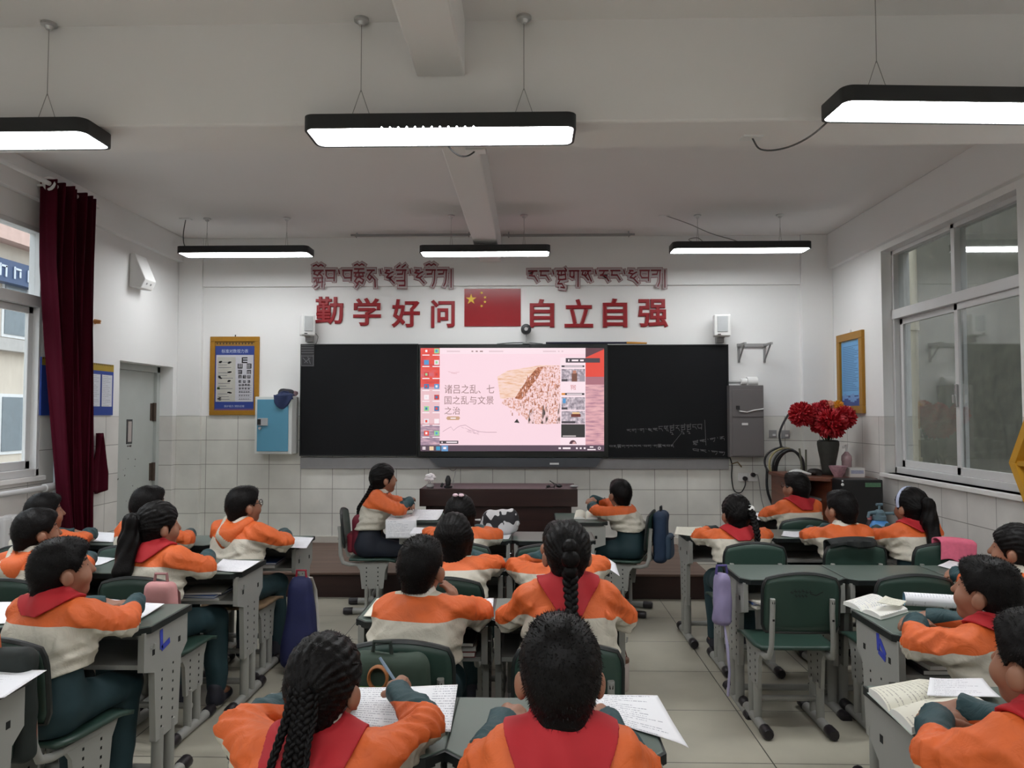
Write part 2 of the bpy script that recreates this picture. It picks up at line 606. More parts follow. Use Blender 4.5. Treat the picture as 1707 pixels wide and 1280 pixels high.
def window(name, X, y0, y1, z0, z1, zt, ym, gm, side, handle=True):
    "sliding window in the plane x=X; transom zt, mullion ym"
    r = empty(name, (X, (y0 + y1) / 2, z0))
    struct(r)
    o = Vector((X, (y0 + y1) / 2, z0))
    f = MB()
    t = 0.035
    d = 0.045

    def bar(ya, yb, za, zb, dd=d, mb=f):
        mb.span(Vector((X - dd, ya, za)) - o, Vector((X + dd, yb, zb)) - o)
    bar(y0, y1, z0, z0 + t * 1.5); bar(y0, y1, z1 - t, z1)
    bar(y0, y0 + t, z0, z1); bar(y1 - t, y1, z0, z1)
    bar(y0, y1, zt - 0.05, zt + 0.03, d * 1.15)
    bar(ym - t * 0.7, ym + t * 0.7, zt, z1)
    f.build('window_frame', M_frame, r, bevel=0.004)
    for (a, b, off) in ((y0 + t, ym + 0.03, -0.016), (ym - 0.03, y1 - t, 0.016)):
        s = MB(); xx = X + off * side
        q = 0.05
        za, zb = z0 + t * 1.5, zt - 0.05
        for (ya, yb, zc, zd) in ((a, b, za, za + q * 1.2), (a, b, zb - q, zb), (a, a + q, za, zb), (b - q, b, za, zb)):
            s.span(Vector((xx - 0.014, ya, zc)) - o, Vector((xx + 0.014, yb, zd)) - o)
        sash = s.build('sash', M_frame, r, bevel=0.004)
        g = MB(); g.span(Vector((xx - 0.002, a + q * 0.8, za + q)) - o, Vector((xx + 0.002, b - q * 0.8, zb - q * 0.8)) - o)
        g.build('pane', gm, sash)
    for (a, b) in ((y0 + t, ym - t * 0.7), (ym + t * 0.7, y1 - t)):
        g = MB(); g.span(Vector((X - 0.002, a, zt + 0.03)) - o, Vector((X + 0.002, b, z1 - t)) - o)
        g.build('pane', gm, r)
    if handle:
        h = MB()
        h.span(Vector((X - 0.05 * side, ym - 0.012, 1.55)) - o, Vector((X - 0.034 * side, ym + 0.012, 1.72)) - o)
        h.span(Vector((X - 0.07 * side, ym - 0.007, 1.58)) - o, Vector((X - 0.05 * side, ym + 0.007, 1.64)) - o)
        h.build('handle', M_chrome, r, bevel=0.003)
    return r


window('window_1', XL - 0.045, 3.1, 5.42, WZ0, WZ1, 2.33, 4.2, M_glassL, -1)
window('window_2', XR + 0.13, 4.69, 6.5, RZ0, RZ1, 2.36, 5.56, M_glassR, 1)
window('window_3', XL - 0.045, -1.9, 0.1, WZ0, WZ1, 2.33, -0.9, M_glassL, -1, False)
window('window_4', XR + 0.13, -1.9, -0.1, RZ0, RZ1, 2.36, -1.0, M_glassR, 1, False)
for k, (xa, xb, ya, yb, z) in enumerate(((XL - 0.09, XL + 0.03, 3.05, 5.46, WZ0), (XR - 0.035, XR + 0.14, 4.66, 6.53, RZ0))):
    s = MB(); s.span((xa, ya, z - 0.035), (xb, yb, z))
    struct(s.build('windowsill', mat('white_sill', (0.82, 0.81, 0.79), 0.4, vary=0.04), bevel=0.005))
# inner frame lining of the right window (wide upright beside the reveal)
# ------------------------------------------------------------------ door in the left wall
dr = empty('door_1', (XL - 0.17, (DY0 + DY1) / 2, 0)); struct(dr)
do = Vector((XL - 0.17, (DY0 + DY1) / 2, 0))
M_door = mat('chipped_grey_door_paint', (0.46, 0.49, 0.47), 0.5, vary=0.08, scale=5)
M_rust = mat('rusty_hinge_iron', (0.06, 0.04, 0.028), 0.7, vary=0.4, scale=40)
b = MB(); b.span(Vector((XL - 0.20, DY0 + 0.06, 0.01)) - do, Vector((XL - 0.16, DY1 - 0.06, DZ - 0.06)) - do)
leaf = b.build('door_leaf', M_door, dr, bevel=0.004)
b = MB()
for (ya, yb, za, zb) in ((DY0, DY0 + 0.06, 0, DZ), (DY1 - 0.06, DY1, 0, DZ), (DY0, DY1, DZ - 0.06, DZ)):
    b.span(Vector((XL - 0.22, ya, za)) - do, Vector((XL - 0.13, yb, zb)) - do)
b.build('door_frame', M_door, dr, bevel=0.004)
for z in (1.52, 0.93):
    b = MB(); b.tube([Vector((XL - 0.145, DY1 - 0.075, z - 0.09)) - do, Vector((XL - 0.145, DY1 - 0.075, z + 0.09)) - do], 0.018, 10)
    b.box(Vector((XL - 0.157, DY1 - 0.085, z)) - do, (0.008, 0.09, 0.17))
    b.build('hinge', M_rust, dr)
b = MB()
b.span(Vector((XL - 0.162, DY0 + 0.42, 1.22)) - do, Vector((XL - 0.155, DY0 + 0.52, 1.45)) - do, 0)
b.span(Vector((XL - 0.157, DY0 + 0.44, 1.24)) - do, Vector((XL - 0.152, DY0 + 0.50, 1.43)) - do, 1)
b.build('door_slot', [M_dgrey, mat('pale_slot_back', (0.45, 0.40, 0.38), 0.6)], dr, bevel=0.002)
rs = random.Random(5)
b = MB()
for i in range(38):
    yy = DY0 + 0.1 + rs.random() ** 2 * 0.5 if i < 30 else DY0 + 0.42 + rs.random() * 0.1
    zz = 0.35 + rs.random() * 0.75 if i < 30 else 1.2
    q = rs.uniform(0.004, 0.013)
    b.box(Vector((XL - 0.1598, yy, zz)) - do, (0.001, q, q * rs.uniform(0.7, 2)), 0, (rs.random() * 3, 0, 0))
b.build('chipped_paint', mat('bare_dark_chips', (0.05, 0.045, 0.04), 0.8), dr)

# ------------------------------------------------------------------ places outside the windows
M_cream = mat('cream_facade_render', (0.56, 0.49, 0.41), 0.8, vary=0.12, scale=1.5)
bl = empty('building', (-13.0, 14.0, -0.5), 0, 'pale apartment building with blue sign band outside the left window', 'building')
b = MB(); b.span((0, -16, 0), (-4, 22, 6.2)); b.build('building_wall', M_cream, bl)
b = MB(); b.span((0.4, -16, 6.2), (-4.4, 22, 6.6)); b.build('roof_edge', mat('pale_red_eaves', (0.55, 0.38, 0.33), 0.7), bl)
M_bwin = mat('dull_blue_window_glass', (0.16, 0.19, 0.21), 0.2, vary=0.2)
for fl_ in range(2):
    for k in range(9):
        wv = MB(); wv.span((0.03, -14 + k * 3.6, 1.0 + fl_ * 2.9), (-0.05, -12.2 + k * 3.6, 2.5 + fl_ * 2.9)); q = wv.build('window', M_frame, bl)
        for s_ in (0, 1):
            wv = MB(); wv.span((0.05, -13.92 + k * 3.6 + s_ * 0.86, 1.08 + fl_ * 2.9), (0.03, -13.14 + k * 3.6 + s_ * 0.86, 2.42 + fl_ * 2.9)); wv.build('pane', M_bwin, q)
b = MB(); b.span((0.25, -16, 3.55), (0.02, 22, 3.85)); b.build('balcony_ledge', mat('grey_concrete', (0.42, 0.40, 0.38), 0.8), bl)
b = MB(); b.span((0.3, -16, 5.2), (0.02, 22, 5.75)); b.build('sign_band', mat('dark_blue_sign', (0.03, 0.06, 0.14), 0.5), bl)
b = MB()
rs = random.Random(3)
for k in range(70):
    yy = -15 + k * 0.5
    b.box((0.32, yy, 5.47), (0.02, 0.05, 0.30)); b.box((0.32, yy + 0.12, 5.47 + rs.choice((-.1, 0, .1))), (0.02, 0.22, 0.05)); b.box((0.32, yy + 0.2, 5.45), (0.02, 0.05, rs.uniform(.1, .3)))
b.build('sign_lettering', mat('pale_sign_strokes', (0.55, 0.6, 0.68), 0.5), bl)
g = MB(); g.span((-14, YB - 6, -0.62), (XL - 0.26, 40, -0.5)); struct(g.build('ground', mat('grey_yard_paving', (0.38, 0.36, 0.34), 0.9, vary=0.2, scale=2)))
car = MB()
# the bank behind the right hand windows
M_bank = mat('mossy_grey_bank', (0.042, 0.041, 0.028), 0.95, vary=0.9, scale=8.0, bump=0.6)
g = MB()
rs = random.Random(8)
nu, nv = 40, 16
hh = [[rs.uniform(-0.12, 0.12) for _ in range(nu + 1)] for _ in range(nv + 1)]
g.grid(lambda u, v: (4.9 + v * 0.9 + hh[round(v * nv)][round(u * nu)], -6 + u * 20, -0.6 + v * 8.0), nu, nv)
struct(g.build('hill', M_bank, smooth=60))
tag(bpy.data.objects['hill'], 'mossy grey bank rising close outside the right window')
g = MB(); g.span((XR + 0.26, YB - 6, -0.62), (7, 14, -0.5)); struct(g.build('ground', mat('grey_yard_paving', (0.38, 0.36, 0.34), 0.9)))
b = MB()
for k in range(3):
    b.tube([(0, 0, k * 1.5), (0, 0, k * 1.5 + 1.47)], 0.11, 14)
    b.tube([(0, 0, k * 1.5 + 1.40), (0, 0, k * 1.5 + 1.53)], 0.125, 14)
po = b.build('concrete_post', mat('pale_concrete', (0.55, 0.50, 0.38), 0.8), smooth=True, loc=(4.1, 8.25, -0.5))
tag(po, 'pale round concrete post outside the far pane of the right window', 'post')

# ------------------------------------------------------------------ ceiling lamps
M_lampcase = mat('black_lamp_housing', (0.012, 0.013, 0.014), 0.5, vary=0.1)
M_near = emis('lit_white_diffuser', (0.95, 0.97, 0.98), LAMP_STRENGTH)
M_far = emis('dimmer_lit_diffuser', (0.95, 0.97, 0.98), FAR_LAMP_STRENGTH)


def rounded_rect(lx, ly, r, n=6):
    pts = []
    for (cx, cy, a0) in ((lx - r, ly - r, 0), (-lx + r, ly - r, 90), (-lx + r, -ly + r, 180), (lx - r, -ly + r, 270)):
        for i in range(n + 1):
            a = math.radians(a0 + 90 * i / n)
            pts.append((cx + r * math.cos(a), cy + r * math.sin(a)))
    return pts


LAMPG = 'black oblong lamps hanging from the ceiling'


def lamp(c, rz, z, label, ceil_z=ZC, ropes=(-0.37, 0.37), cable=None, leds=False, L=1.2, W=0.245):
    r = empty('ceiling_lamp', (c[0], c[1], z), rz, label, 'ceiling lamp', LAMPG)
    h = 0.062
    M_diff = M_far if c[1] > 5 else M_near
    b = MB()
    out = rounded_rect(L / 2, W / 2, 0.045); inn = rounded_rect(L / 2 - 0.012, W / 2 - 0.012, 0.036)
    n = len(out)
    vs = [(x, y_, 0) for x, y_ in out] + [(x, y_, h) for x, y_ in out] + [(x, y_, 0) for x, y_ in inn] + [(x, y_, 0.012) for x, y_ in inn]
    fs = []
    for i in range(n):
        k = (i + 1) % n
        fs += [(i, k, n + k, n + i), (i, 2 * n + i, 2 * n + k, k), (2 * n + i, 3 * n + i, 3 * n + k, 2 * n + k)]
    fs += [tuple(range(n, 2 * n)), tuple(range(3 * n, 4 * n))]
    b.add(vs, fs)
    b.build('housing', M_lampcase, r, smooth=30)
    b = MB()
    if leds:                                               # the sheet sags at its front edge and bares a row of bulbs
        inn2 = []
        for (x, y_) in inn:
            inn2.append((x, y_))
        i0 = 20
        arc = [(-.27 + .44 * t, -W / 2 + .0121 + .040 * math.sin(math.pi * t)) for t in [j / 14 for j in range(15)]]
        pts = inn[:i0 + 1] + arc + inn[i0 + 1:]
        b.prism(pts, 0.005, M=Matrix.Translation((0, 0, 0.003)))
        b.build('diffuser', M_diff, r)
        for j in range(12):
            q = MB(); q.ball((-.25 + j * .0365, -W / 2 + .0035, .001), (.0050, .0045, .0055), 8); q.build('bulb', M_diff, r)
    else:
        b.prism(inn, 0.005, M=Matrix.Translation((0, 0, 0.003)))
        b.build('diffuser', M_diff, r)
    top = ceil_z - z
    for x in ropes:
        sp = (-0.055, 0.055) if c[1] < 5 else (-0.012, 0.012)
        up = min(top - 0.02, 0.16)
        b = MB()
        for s_ in sp:
            b.tube([(x + s_, 0, h), (x, 0, h + up)], 0.0016, 5)
        b.tube([(x, 0, h + up - 0.01), (x, 0, top)], 0.0018, 5)
        b.build('suspension_wire', M_wire, r)
        b = MB(); b.lathe([(0.0, -0.030), (0.012, -0.030), (0.02, -0.016), (0.034, -0.012), (0.034, 0)], (x, 0, top), 14)
        b.build('ceiling_rose', M_chrome, r, smooth=True)
    if cable:
        b = MB(); b.tube(spl(cable), 0.0042, 6)
        b.build('power_cable', M_cablek if c[1] < 5 or 'left wall' in label else M_wire, r, smooth=True)
        e = cable[-1]
        b = MB(); b.box((e[0], e[1], e[2] - 0.004), (0.10, 0.06, 0.012)); b.build('cable_cover', M_white, r, bevel=0.003)
    return r


def sag(a, b, dz, n=12, side=0.0):
    a, b = Vector(a), Vector(b)
    return [a.lerp(b, i / n) + Vector((side * math.sin(math.pi * i / n), 0, -dz * 4 * (i / n) * (1 - i / n))) for i in range(n + 1)]


ZN, ZFAR = 2.75, 2.957
lamp((-0.40, 3.352 - 0.02), 0.0, ZN, 'middle big near lamp with a row of bulbs bared at its edge', leds=True, cable=sag((0.0, 0.10, 0.02), (0.13, 0.30, 0.045), 0.05))
lamp((-2.57, 3.335), 0.0, ZN, 'near lamp over the left desks, its end cut by the picture edge', ropes=(-0.37, 0.35))
lamp((1.86, 3.17), math.radians(3.2), ZN + 0.02, 'near lamp hanging slightly askew over the right desks', ropes=(-0.40, 0.37), cable=[(-0.52, 0.1, 0.04), (-0.60, 0.2, -0.03), (-0.68, 0.3, -0.05), (-0.75, 0.40, -0.02), (-0.78, 0.44, 0.055)])
lamp((at(411, 418, 6.77).x, 6.77), 0.0, ZFAR, 'far lamp near the left wall above the eye chart', cable=[(-0.54, 0, 0.06), (-0.58, 0, 0.10), (-0.59, 0, 0.2), (-0.57, 0, 0.34)])
lamp((at(809, 418, 6.72).x, 6.72), 0.0, ZFAR - 0.015, 'far lamp in the middle above the flag', L=1.17, ropes=(-0.31, 0.35))
lamp((at(1232, 418, 6.77).x, 6.77), 0.0, ZFAR + 0.015, 'far lamp with a loose looped cable near the right wall', L=1.23, cable=[(-0.30, 0, 0.06), (-0.37, 0, 0.12), (-0.45, 0, 0.10), (-0.28, 0, 0.055), (0.0, 0, 0.075), (-0.25, 0, 0.16), (-0.45, 0, 0.25), (-0.67, 0, 0.33)])
for i, x in enumerate((-2.57, -0.40, 1.86)):
    lamp((x, -0.25), 0.0, ZN, 'lamp of the row behind the viewer, out of the picture')

# pair of thin rails under the ceiling in front of the board
for (xa, xb, nm) in ((585, 792, 'thin metal rail under the ceiling left of the beam'), (838, 1058, 'thin metal rail under the ceiling right of the beam')):
    Y = 7.35
    a, b_ = at(xa, 392, Y), at(xb, 392, Y)
    r = empty('ceiling_rail', ((a.x + b_.x) / 2, Y, a.z), 0, nm, 'rail', 'ceiling rails for a screen')
    L = (b_.x - a.x) / 2
    b = MB(); b.tube([(-L, 0, 0), (L, 0, 0)], 0.010, 8); b.tube([(-L + 0.05, -0.05, -0.022), (L - 0.05, -0.05, -0.022)], 0.007, 8)
    b.build('rail_tube', M_grey, r, smooth=True)
    for sx in (-1, 1):
        b = MB(); b.tube([(sx * (L - 0.06), -0.02, -0.03), (sx * (L - 0.06), 0, ZC - a.z)], 0.006, 6); b.build('rail_bracket', M_grey, r)
b = MB(); b.lathe([(0, -0.035), (0.03, -0.03), (0.05, -0.012), (0.05, 0)], (0, 0, 0), 16)

# ------------------------------------------------------------------ things on the walls
def lin(r, g, b):
    return tuple((c / 255 / 12.92) if c / 255 <= 0.04045 else ((c / 255 + 0.055) / 1.055) ** 2.4 for c in (r, g, b))


FF = Matrix(((1, 0, 0, 0), (0, 0, -1, 0), (0, 1, 0, 0), (0, 0, 0, 1)))     # (right, up, out) on the front wall
LF = Matrix(((0, 0, 1, 0), (1, 0, 0, 0), (0, 1, 0, 0), (0, 0, 0, 1)))      # on the left wall
RF = Matrix(((0, 0, -1, 0), (-1, 0, 0, 0), (0, 1, 0, 0), (0, 0, 0, 1)))    # on the right wall
M_redsign = mat('dark_red_acrylic', lin(150, 24, 34), 0.35, vary=0.05)


def fit_text(body, w, h, off, ext, spacing=1.0, bevel=0.0):
    vs, fs = text_geo(body, 1.0, off, ext, 'LEFT', spacing, bevel)
    x0, x1, y0, y1 = bbox2(vs)
    return [((v[0] - (x0 + x1) / 2) / (x1 - x0) * w, (v[1] - (y0 + y1) / 2) / (y1 - y0) * h, v[2]) for v in vs], fs


CH = [('勤', 525, 572, 494, 541, 'red wall character nearest the left white speaker'),
      ('学', 588, 635, 496, 543, 'red wall character, second from the left speaker, with three dots on top'),
      ('好', 652, 700, 498, 546, 'red wall character, third from the left speaker'),
      ('问', 718, 758, 499, 546, 'red wall character just left of the flag, shaped like a door'),
      ('自', 883, 924, 498, 546, 'red wall character just right of the flag above the webcam'),
      ('立', 941, 989, 498, 546, 'red wall character of two bars joined by slanted strokes'),
      ('自', 1005, 1046, 497, 546, 'red box-like wall character, second last before the right speaker'),
      ('强', 1064, 1114, 498, 546, 'red wall character at the right end of the motto')]
for t, xa, xb, ya, yb, lab in CH:
    a, b_ = at(xa, yb, YF - 0.02), at(xb, ya, YF - 0.02)
    vs, fs = fit_text(t, b_.x - a.x, b_.z - a.z, 0.0, 0.006, 1.0, 0.027)
    m = MB()
    m.add([(v[0], v[1], v[2] * .35) for v in vs], fs, 0, FF)
    o = m.build('wall_character', M_redsign, loc=((a.x + b_.x) / 2, YF - 0.007, (a.z + b_.z) / 2))
    tag(o, lab, 'sign', 'red motto characters above the board')

# Tibetan mottos, drawn stroke by stroke: each letter hangs from a head line at y=1
GL = {
    'ba': (0.95, [[(0, 1), (.92, 1)], [(.06, 1), (.03, .62), (.2, .38), (.86, .38)], [(.86, 1), (.84, .12)]]),
    'da': (0.95, [[(0, 1), (.92, 1)], [(.1, .66), (.55, .68), (.62, .9)], [(.86, 1), (.84, .3), (.78, -.05), (.62, -.35)]]),
    'ra': (0.95, [[(0, 1), (.85, 1)], [(.5, 1), (.36, .72), (.08, .6)], [(.1, .62), (.6, .56), (.92, .12)]]),
    'nga': (0.95, [[(0, 1), (.9, 1)], [(.12, 1), (.1, .62)], [(.06, .62), (.62, .62), (.92, .22)]]),
    'a': (1.0, [[(.16, 1), (.5, .98)], [(.34, 1), (.08, .78), (.5, .7), (.86, .86)], [(.5, .7), (.22, .42), (.55, .34), (.8, .5)], [(.55, .34), (1.0, -.08)]]),
    'na': (1.0, [[(.05, 1), (.75, 1)], [(.6, 1), (.25, .66), (.08, .4), (.3, .2), (.52, .45), (.3, .62)], [(.5, .5), (.82, .2), (.86, -.4)]]),
    'ga': (1.0, [[(0, 1), (.95, 1)], [(.1, 1), (.06, .55), (.3, .42), (.46, .6)], [(.46, 1), (.46, .35)], [(.88, 1), (.86, -.35)]]),
    'sa': (1.05, [[(0, 1), (.95, 1)], [(.2, 1), (.08, .68), (.36, .6), (.42, .85)], [(.3, .62), (.72, .2)], [(.8, 1), (.45, .55)], [(.62, .95), (.8, .5), (1.0, .1)]]),
    'tshu': (1.05, [[(.0, 1.0), (.95, 1.0)], [(.95, 1.05), (.8, 1.25)], [(.2, 1), (.08, .7), (.42, .62), (.46, .9)], [(.5, .65), (.86, .7), (.8, .95)], [(.2, .6), (.15, .28), (.5, .25), (.9, .3), (.85, .6)], [(.3, .2), (.1, -.1), (.5, -.1), (.75, -.45), (.4, -.4)]]),
    'slo': (1.05, [[(0, 1.38), (.3, 1.5), (.5, 1.36), (.75, 1.5), (.98, 1.38)], [(0, 1), (.98, 1)], [(.2, 1), (.08, .72), (.4, .62)], [(.85, 1), (.4, .55)], [(.55, .8), (.9, .5)], [(.05, .38), (.95, .38)], [(.1, .05), (.3, .25), (.4, -.2), (.15, -.35)], [(.55, .38), (.5, .0), (.95, .05)], [(.9, .38), (.88, -.4)]]),
    'rtso': (1.05, [[(.02, 1.42), (.3, 1.54), (.5, 1.4), (.75, 1.54), (.98, 1.42)], [(.05, 1.12), (.95, 1.12)], [(.5, 1.12), (.4, .9)], [(0, .8), (1.0, .8)], [(.2, .8), (.08, .5), (.45, .42), (.5, .72)], [(.55, .5), (.9, .5), (.85, .78)], [(.3, .4), (.05, .1), (.3, -.1), (.5, .1), (.8, -.1), (.95, .2), (.6, .38)], [(.4, -.12), (.15, -.4)]]),
    'dri': (1.0, [[(.05, 1.22), (.35, 1.42)], [(.55, 1.22), (.9, 1.45)], [(0, 1), (.95, 1)], [(.12, .66), (.6, .68), (.66, .9)], [(.86, 1), (.82, .1)], [(.05, .12), (.84, .12)], [(.3, -.28), (.85, -.28), (.85, .1)]]),
    'do': (0.95, [[(.0, 1.4), (.3, 1.52), (.5, 1.38), (.75, 1.52), (.95, 1.4)], [(0, 1), (.92, 1)], [(.1, .66), (.55, .68), (.62, .9)], [(.86, 1), (.84, .3), (.78, -.05), (.62, -.35)]]),
    '.': (0.42, [[(.16, 1.04), (.24, .72)]]),
    '|': (0.35, [[(.2, 1.04), (.2, -.45)]]),
}


_rib = [0]


def ribbon(mb, pts, th, z, d, mi=0):
    for (a, b_) in zip(pts[:-1], pts[1:]):
        _rib[0] = (_rib[0] + 7) % 61
        d = abs(d) + _rib[0] * 4e-6
        a, b_ = Vector((*a, 0)), Vector((*b_, 0))
        t = (b_ - a).normalized()
        k = th * (1.0 - 0.30 * abs(t.y))
        p = Vector((-t.y, t.x, 0)) * k / 2
        a2, b2 = a - t * k * 0.35, b_ + t * k * 0.35
        o = [a2 + p, a2 - p, b2 - p, b2 + p]
        vs = [(q.x, q.y, z) for q in o] + [(q.x, q.y, z + d) for q in o]
        mb.add(vs, [(4, 5, 6, 7), (0, 1, 5, 4), (1, 2, 6, 5), (2, 3, 7, 6), (3, 0, 4, 7)], mi)


def script_line(seq, width, height):
    "stroke paths of a line, scaled to width x height about the origin"
    x = 0; out = []
    for g in seq:
        wd_, st = GL[g]
        for p in st:
            out.append([(x + q[0] * 0.92, q[1]) for q in p])
        x += wd_ + 0.10
    sx, sy = width / x, height / 2.0
    return [[((p[0] - x / 2) * sx, (p[1] - 0.5) * sy) for p in st] for st in out], sy


for seq, xa, xb, ya, yb, lab in ((['slo', 'ba', '.', 'ba', 'rtso', 'na', '.', 'a', 'dri', '.', 'a', 'do', 'da', '|'], 522, 757, 440, 481, 'dark red script sign on a pale outlined plate, above the left motto characters'),
                                 (['ra', 'nga', '.', 'tshu', 'ga', 'sa', '.', 'ra', 'nga', '.', 'a', 'ba', 'da', '|'], 881, 1113, 441, 481, 'dark red script sign on a pale outlined plate, above the right motto characters')):
    a, b_ = at(xa, yb, YF - 0.04), at(xb, ya, YF - 0.04)
    paths, sy = script_line(seq, b_.x - a.x, b_.z - a.z)
    r = empty('script_sign', ((a.x + b_.x) / 2, YF - 0.03, (a.z + b_.z) / 2), 0, lab, 'sign')
    m0, m1 = MB(), MB()
    for p in paths:
        ribbon(m0, p, 0.135 * sy + 0.052, 0.001, 0.003, 1)
        ribbon(m0, p, 0.135 * sy + 0.040, 0.001, 0.008, 0)
        ribbon(m1, p, 0.135 * sy, 0.012, 0.005)
    for mb, nm, mm in ((m0, 'backing_plate', [mat('pale_pinkish_plate', lin(190, 180, 182), 0.5, vary=0.02), mat('dull_red_plate_edge', lin(140, 70, 80), 0.5)]), (m1, 'lettering', mat('maroon_letters', lin(120, 22, 36), 0.4))):
        mb.v = [tuple(FF @ Vector(p)) for p in mb.v]
        mb.build(nm, mm, r)

# flag
a, b_ = at(774, 544, YF - 0.01), at(868, 481, YF - 0.01)
r = empty('flag_poster', ((a.x + b_.x) / 2, YF, (a.z + b_.z) / 2), 0, 'red flag poster with yellow stars between the two mottos', 'flag')
W, H = b_.x - a.x, b_.z - a.z
m = MB(); m.box((0, -0.006, 0), (W, 0.008, H)); m.build('flag_sheet', mat('glossy_flag_red', lin(150, 16, 28), 0.25, vary=0.05), r)


def star(mb, cx, cy, R, rot, z=0.0, d=0.002, mi=0, M=None):
    pts = []
    for i in range(10):
        q = R if i % 2 == 0 else R * 0.382
        an = rot + math.pi / 2 + i * math.pi / 5
        pts.append((cx + q * math.cos(an), cy + q * math.sin(an)))
    vs = [(x, y, z + d) for x, y in pts] + [(cx, cy, z + d)]
    mb.add(vs, [(i, (i + 1) % 10, 10) for i in range(10)], mi, M)


m = MB()
U = W / 30
star(m, -W / 2 + 5 * U * 0.72, H / 2 - 5.6 * U, 3.0 * U, 0, 0.0105, 0.001, 0, FF)
for (sx, sy_, rr) in ((9.2, 2.2, 0.5), (11, 4.6, 0.2), (11, 7.0, 0.0), (9.2, 9.2, 0.35)):
    star(m, -W / 2 + sx * U, H / 2 - sy_ * U, 0.9 * U, rr, 0.0105, 0.001, 0, FF)
m.build('stars', mat('flag_yellow', lin(232, 190, 40), 0.4, vary=0), r)

# ------------------------------------------------------------------ smart board: two chalk panels and the lit display between them
YS = YF - 0.075
M_board = mat('black_green_chalkboard', (0.0055, 0.006, 0.0075), 0.5, vary=0.35, scale=2.5, spec=0.2)
M_boardedge = mat('dark_board_edge', (0.008, 0.012, 0.012), 0.35)


def panel(xa, xb, ya, yb, lab):
    a, b_ = at(xa, yb, YS), at(xb, ya, YS)
    r = empty('chalkboard_panel', ((a.x + b_.x) / 2, YF, (a.z + b_.z) / 2), 0, lab, 'blackboard', 'chalkboard panels')
    W, H = b_.x - a.x, b_.z - a.z
    m = MB(); m.box((0, -0.045, 0), (W - 0.012, 0.05, H - 0.012)); m.build('board_surface', M_board, r, bevel=0.002)
    m = MB()
    for c, s in (((0, -0.04, H / 2 - 0.005), (W, 0.075, 0.01)), ((0, -0.04, -H / 2 + 0.005), (W, 0.075, 0.01)), ((W / 2 - 0.004, -0.04, 0), (0.008, 0.075, H - 0.02)), ((-W / 2 + 0.004, -0.04, 0), (0.008, 0.075, H - 0.02))):
        m.box(c, s)
    m.build('board_frame', M_boardedge, r)
    return r, W, H


pl, PW, PH = panel(499, 697, 573, 760, 'left chalkboard panel, bare and black, beside the blue wall box')
pr, PW, PH = panel(1013, 1214, 574, 764, 'right chalkboard panel with faint chalk writing low down')
M_chalk = mat('faint_chalk', (0.15, 0.15, 0.155), 0.9, vary=0.3, scale=60)
rs = random.Random(21)
m = MB()
keys = ['ba', 'da', 'ra', 'nga', 'a', 'na', 'ga', 'sa', 'tshu', 'slo', '.', '.']
for (xa, xb, yc, hh, n, tilt, brk) in ((1045, 1098, 718, 9, 7, -2, 0), (1098, 1172, 716, 20, 8, -4, 1), (1016, 1125, 744, 6, 17, -1, 0), (1155, 1211, 738, 9, 6, -9, 1), (1155, 1211, 750, 8, 5, 6, 0)):
    a = at(xa, yc, YS); b_ = at(xb, yc + tilt, YS)
    paths, sy = script_line([rs.choice(keys) for _ in range(n)], b_.x - a.x, hh / 1250 * YS)
    for p in paths:
        c0 = Vector(((a.x + b_.x) / 2 - pr.location.x, 0, (a.z + b_.z) / 2 - pr.location.z))
        q = []
        for x, y in p:
            q.append((x + c0.x, y + c0.z + (b_.z - a.z) * x / (b_.x - a.x)))
        ribbon(m, q, 0.0050, 0.0705, 0.0006)
a1, a2 = at(1175, 700, YS), at(1177, 742, YS)
ribbon(m, [(a1.x - pr.location.x, a1.z - pr.location.z), (a2.x - pr.location.x, a2.z - pr.location.z)], 0.005, 0.0705, 0.0006)
a1, a2 = at(1136, 722, YS), at(1120, 742, YS)
ribbon(m, [(a1.x - pr.location.x, a1.z - pr.location.z), (a2.x - pr.location.x, a2.z - pr.location.z)], 0.004, 0.0705, 0.0006)
m.v = [tuple(FF @ Vector(p)) for p in m.v]
m.build('chalk_writing', M_chalk, pr)
# sheet stuck on the board's top left corner
a, b_ = at(501, 611, YS), at(524, 574, YS)
m = MB(); W, H = b_.x - a.x, b_.z - a.z
m.box((0, 0, 0), (W, 0.002, H), 0)
for k in range(4):
    m.box((0, -0.0015, H * (0.46 - 0.11 * k)), (W * 0.95, 0.001, 0.006), 1)
for u, v, w_, h_ in ((0, -.02, .9, .012), (0, -.46, .9, .012), (.44, -.22, .03, .5), (-.44, -.22, .03, .5)):
    m.box((u * W, -0.0015, v * H), (max(w_ * W, .006), 0.001, h_ * H if h_ > .1 else 0.006), 1)
for k, an in enumerate((0.8, -0.7, 1.2)):
    m.box((-.15 * W + k * .14 * W, -0.0015, -.22 * H), (W * 0.55, 0.001, 0.006), 1, (0, an, 0))
o = m.build('timetable_sheet', [mat('dark_translucent_film', (0.022, 0.022, 0.026), 0.5), mat('grey_print', (0.13, 0.13, 0.14), 0.6)], loc=((a.x + b_.x) / 2, YS + 0.0, (a.z + b_.z) / 2))
tag(o, 'dark film sheet with pale lines on the left chalkboard corner', 'poster')

# display
a, b_ = at(697, 762, YS), at(1013, 573, YS)
dsp = empty('interactive_display', ((a.x + b_.x) / 2, YF, (a.z + b_.z) / 2), 0, 'lit interactive display showing a pink slide with Chinese text', 'display')
dl = dsp.location
W, H = b_.x - a.x, b_.z - a.z
m = MB(); m.box((0, -0.043, 0), (W - .002, 0.085, H)); m.build('bezel', mat('glossy_black_bezel', (0.008, 0.011, 0.011), 0.25), dsp, bevel=0.004)
YP = YF - 0.087
SM = []   # screen materials
SI = {}


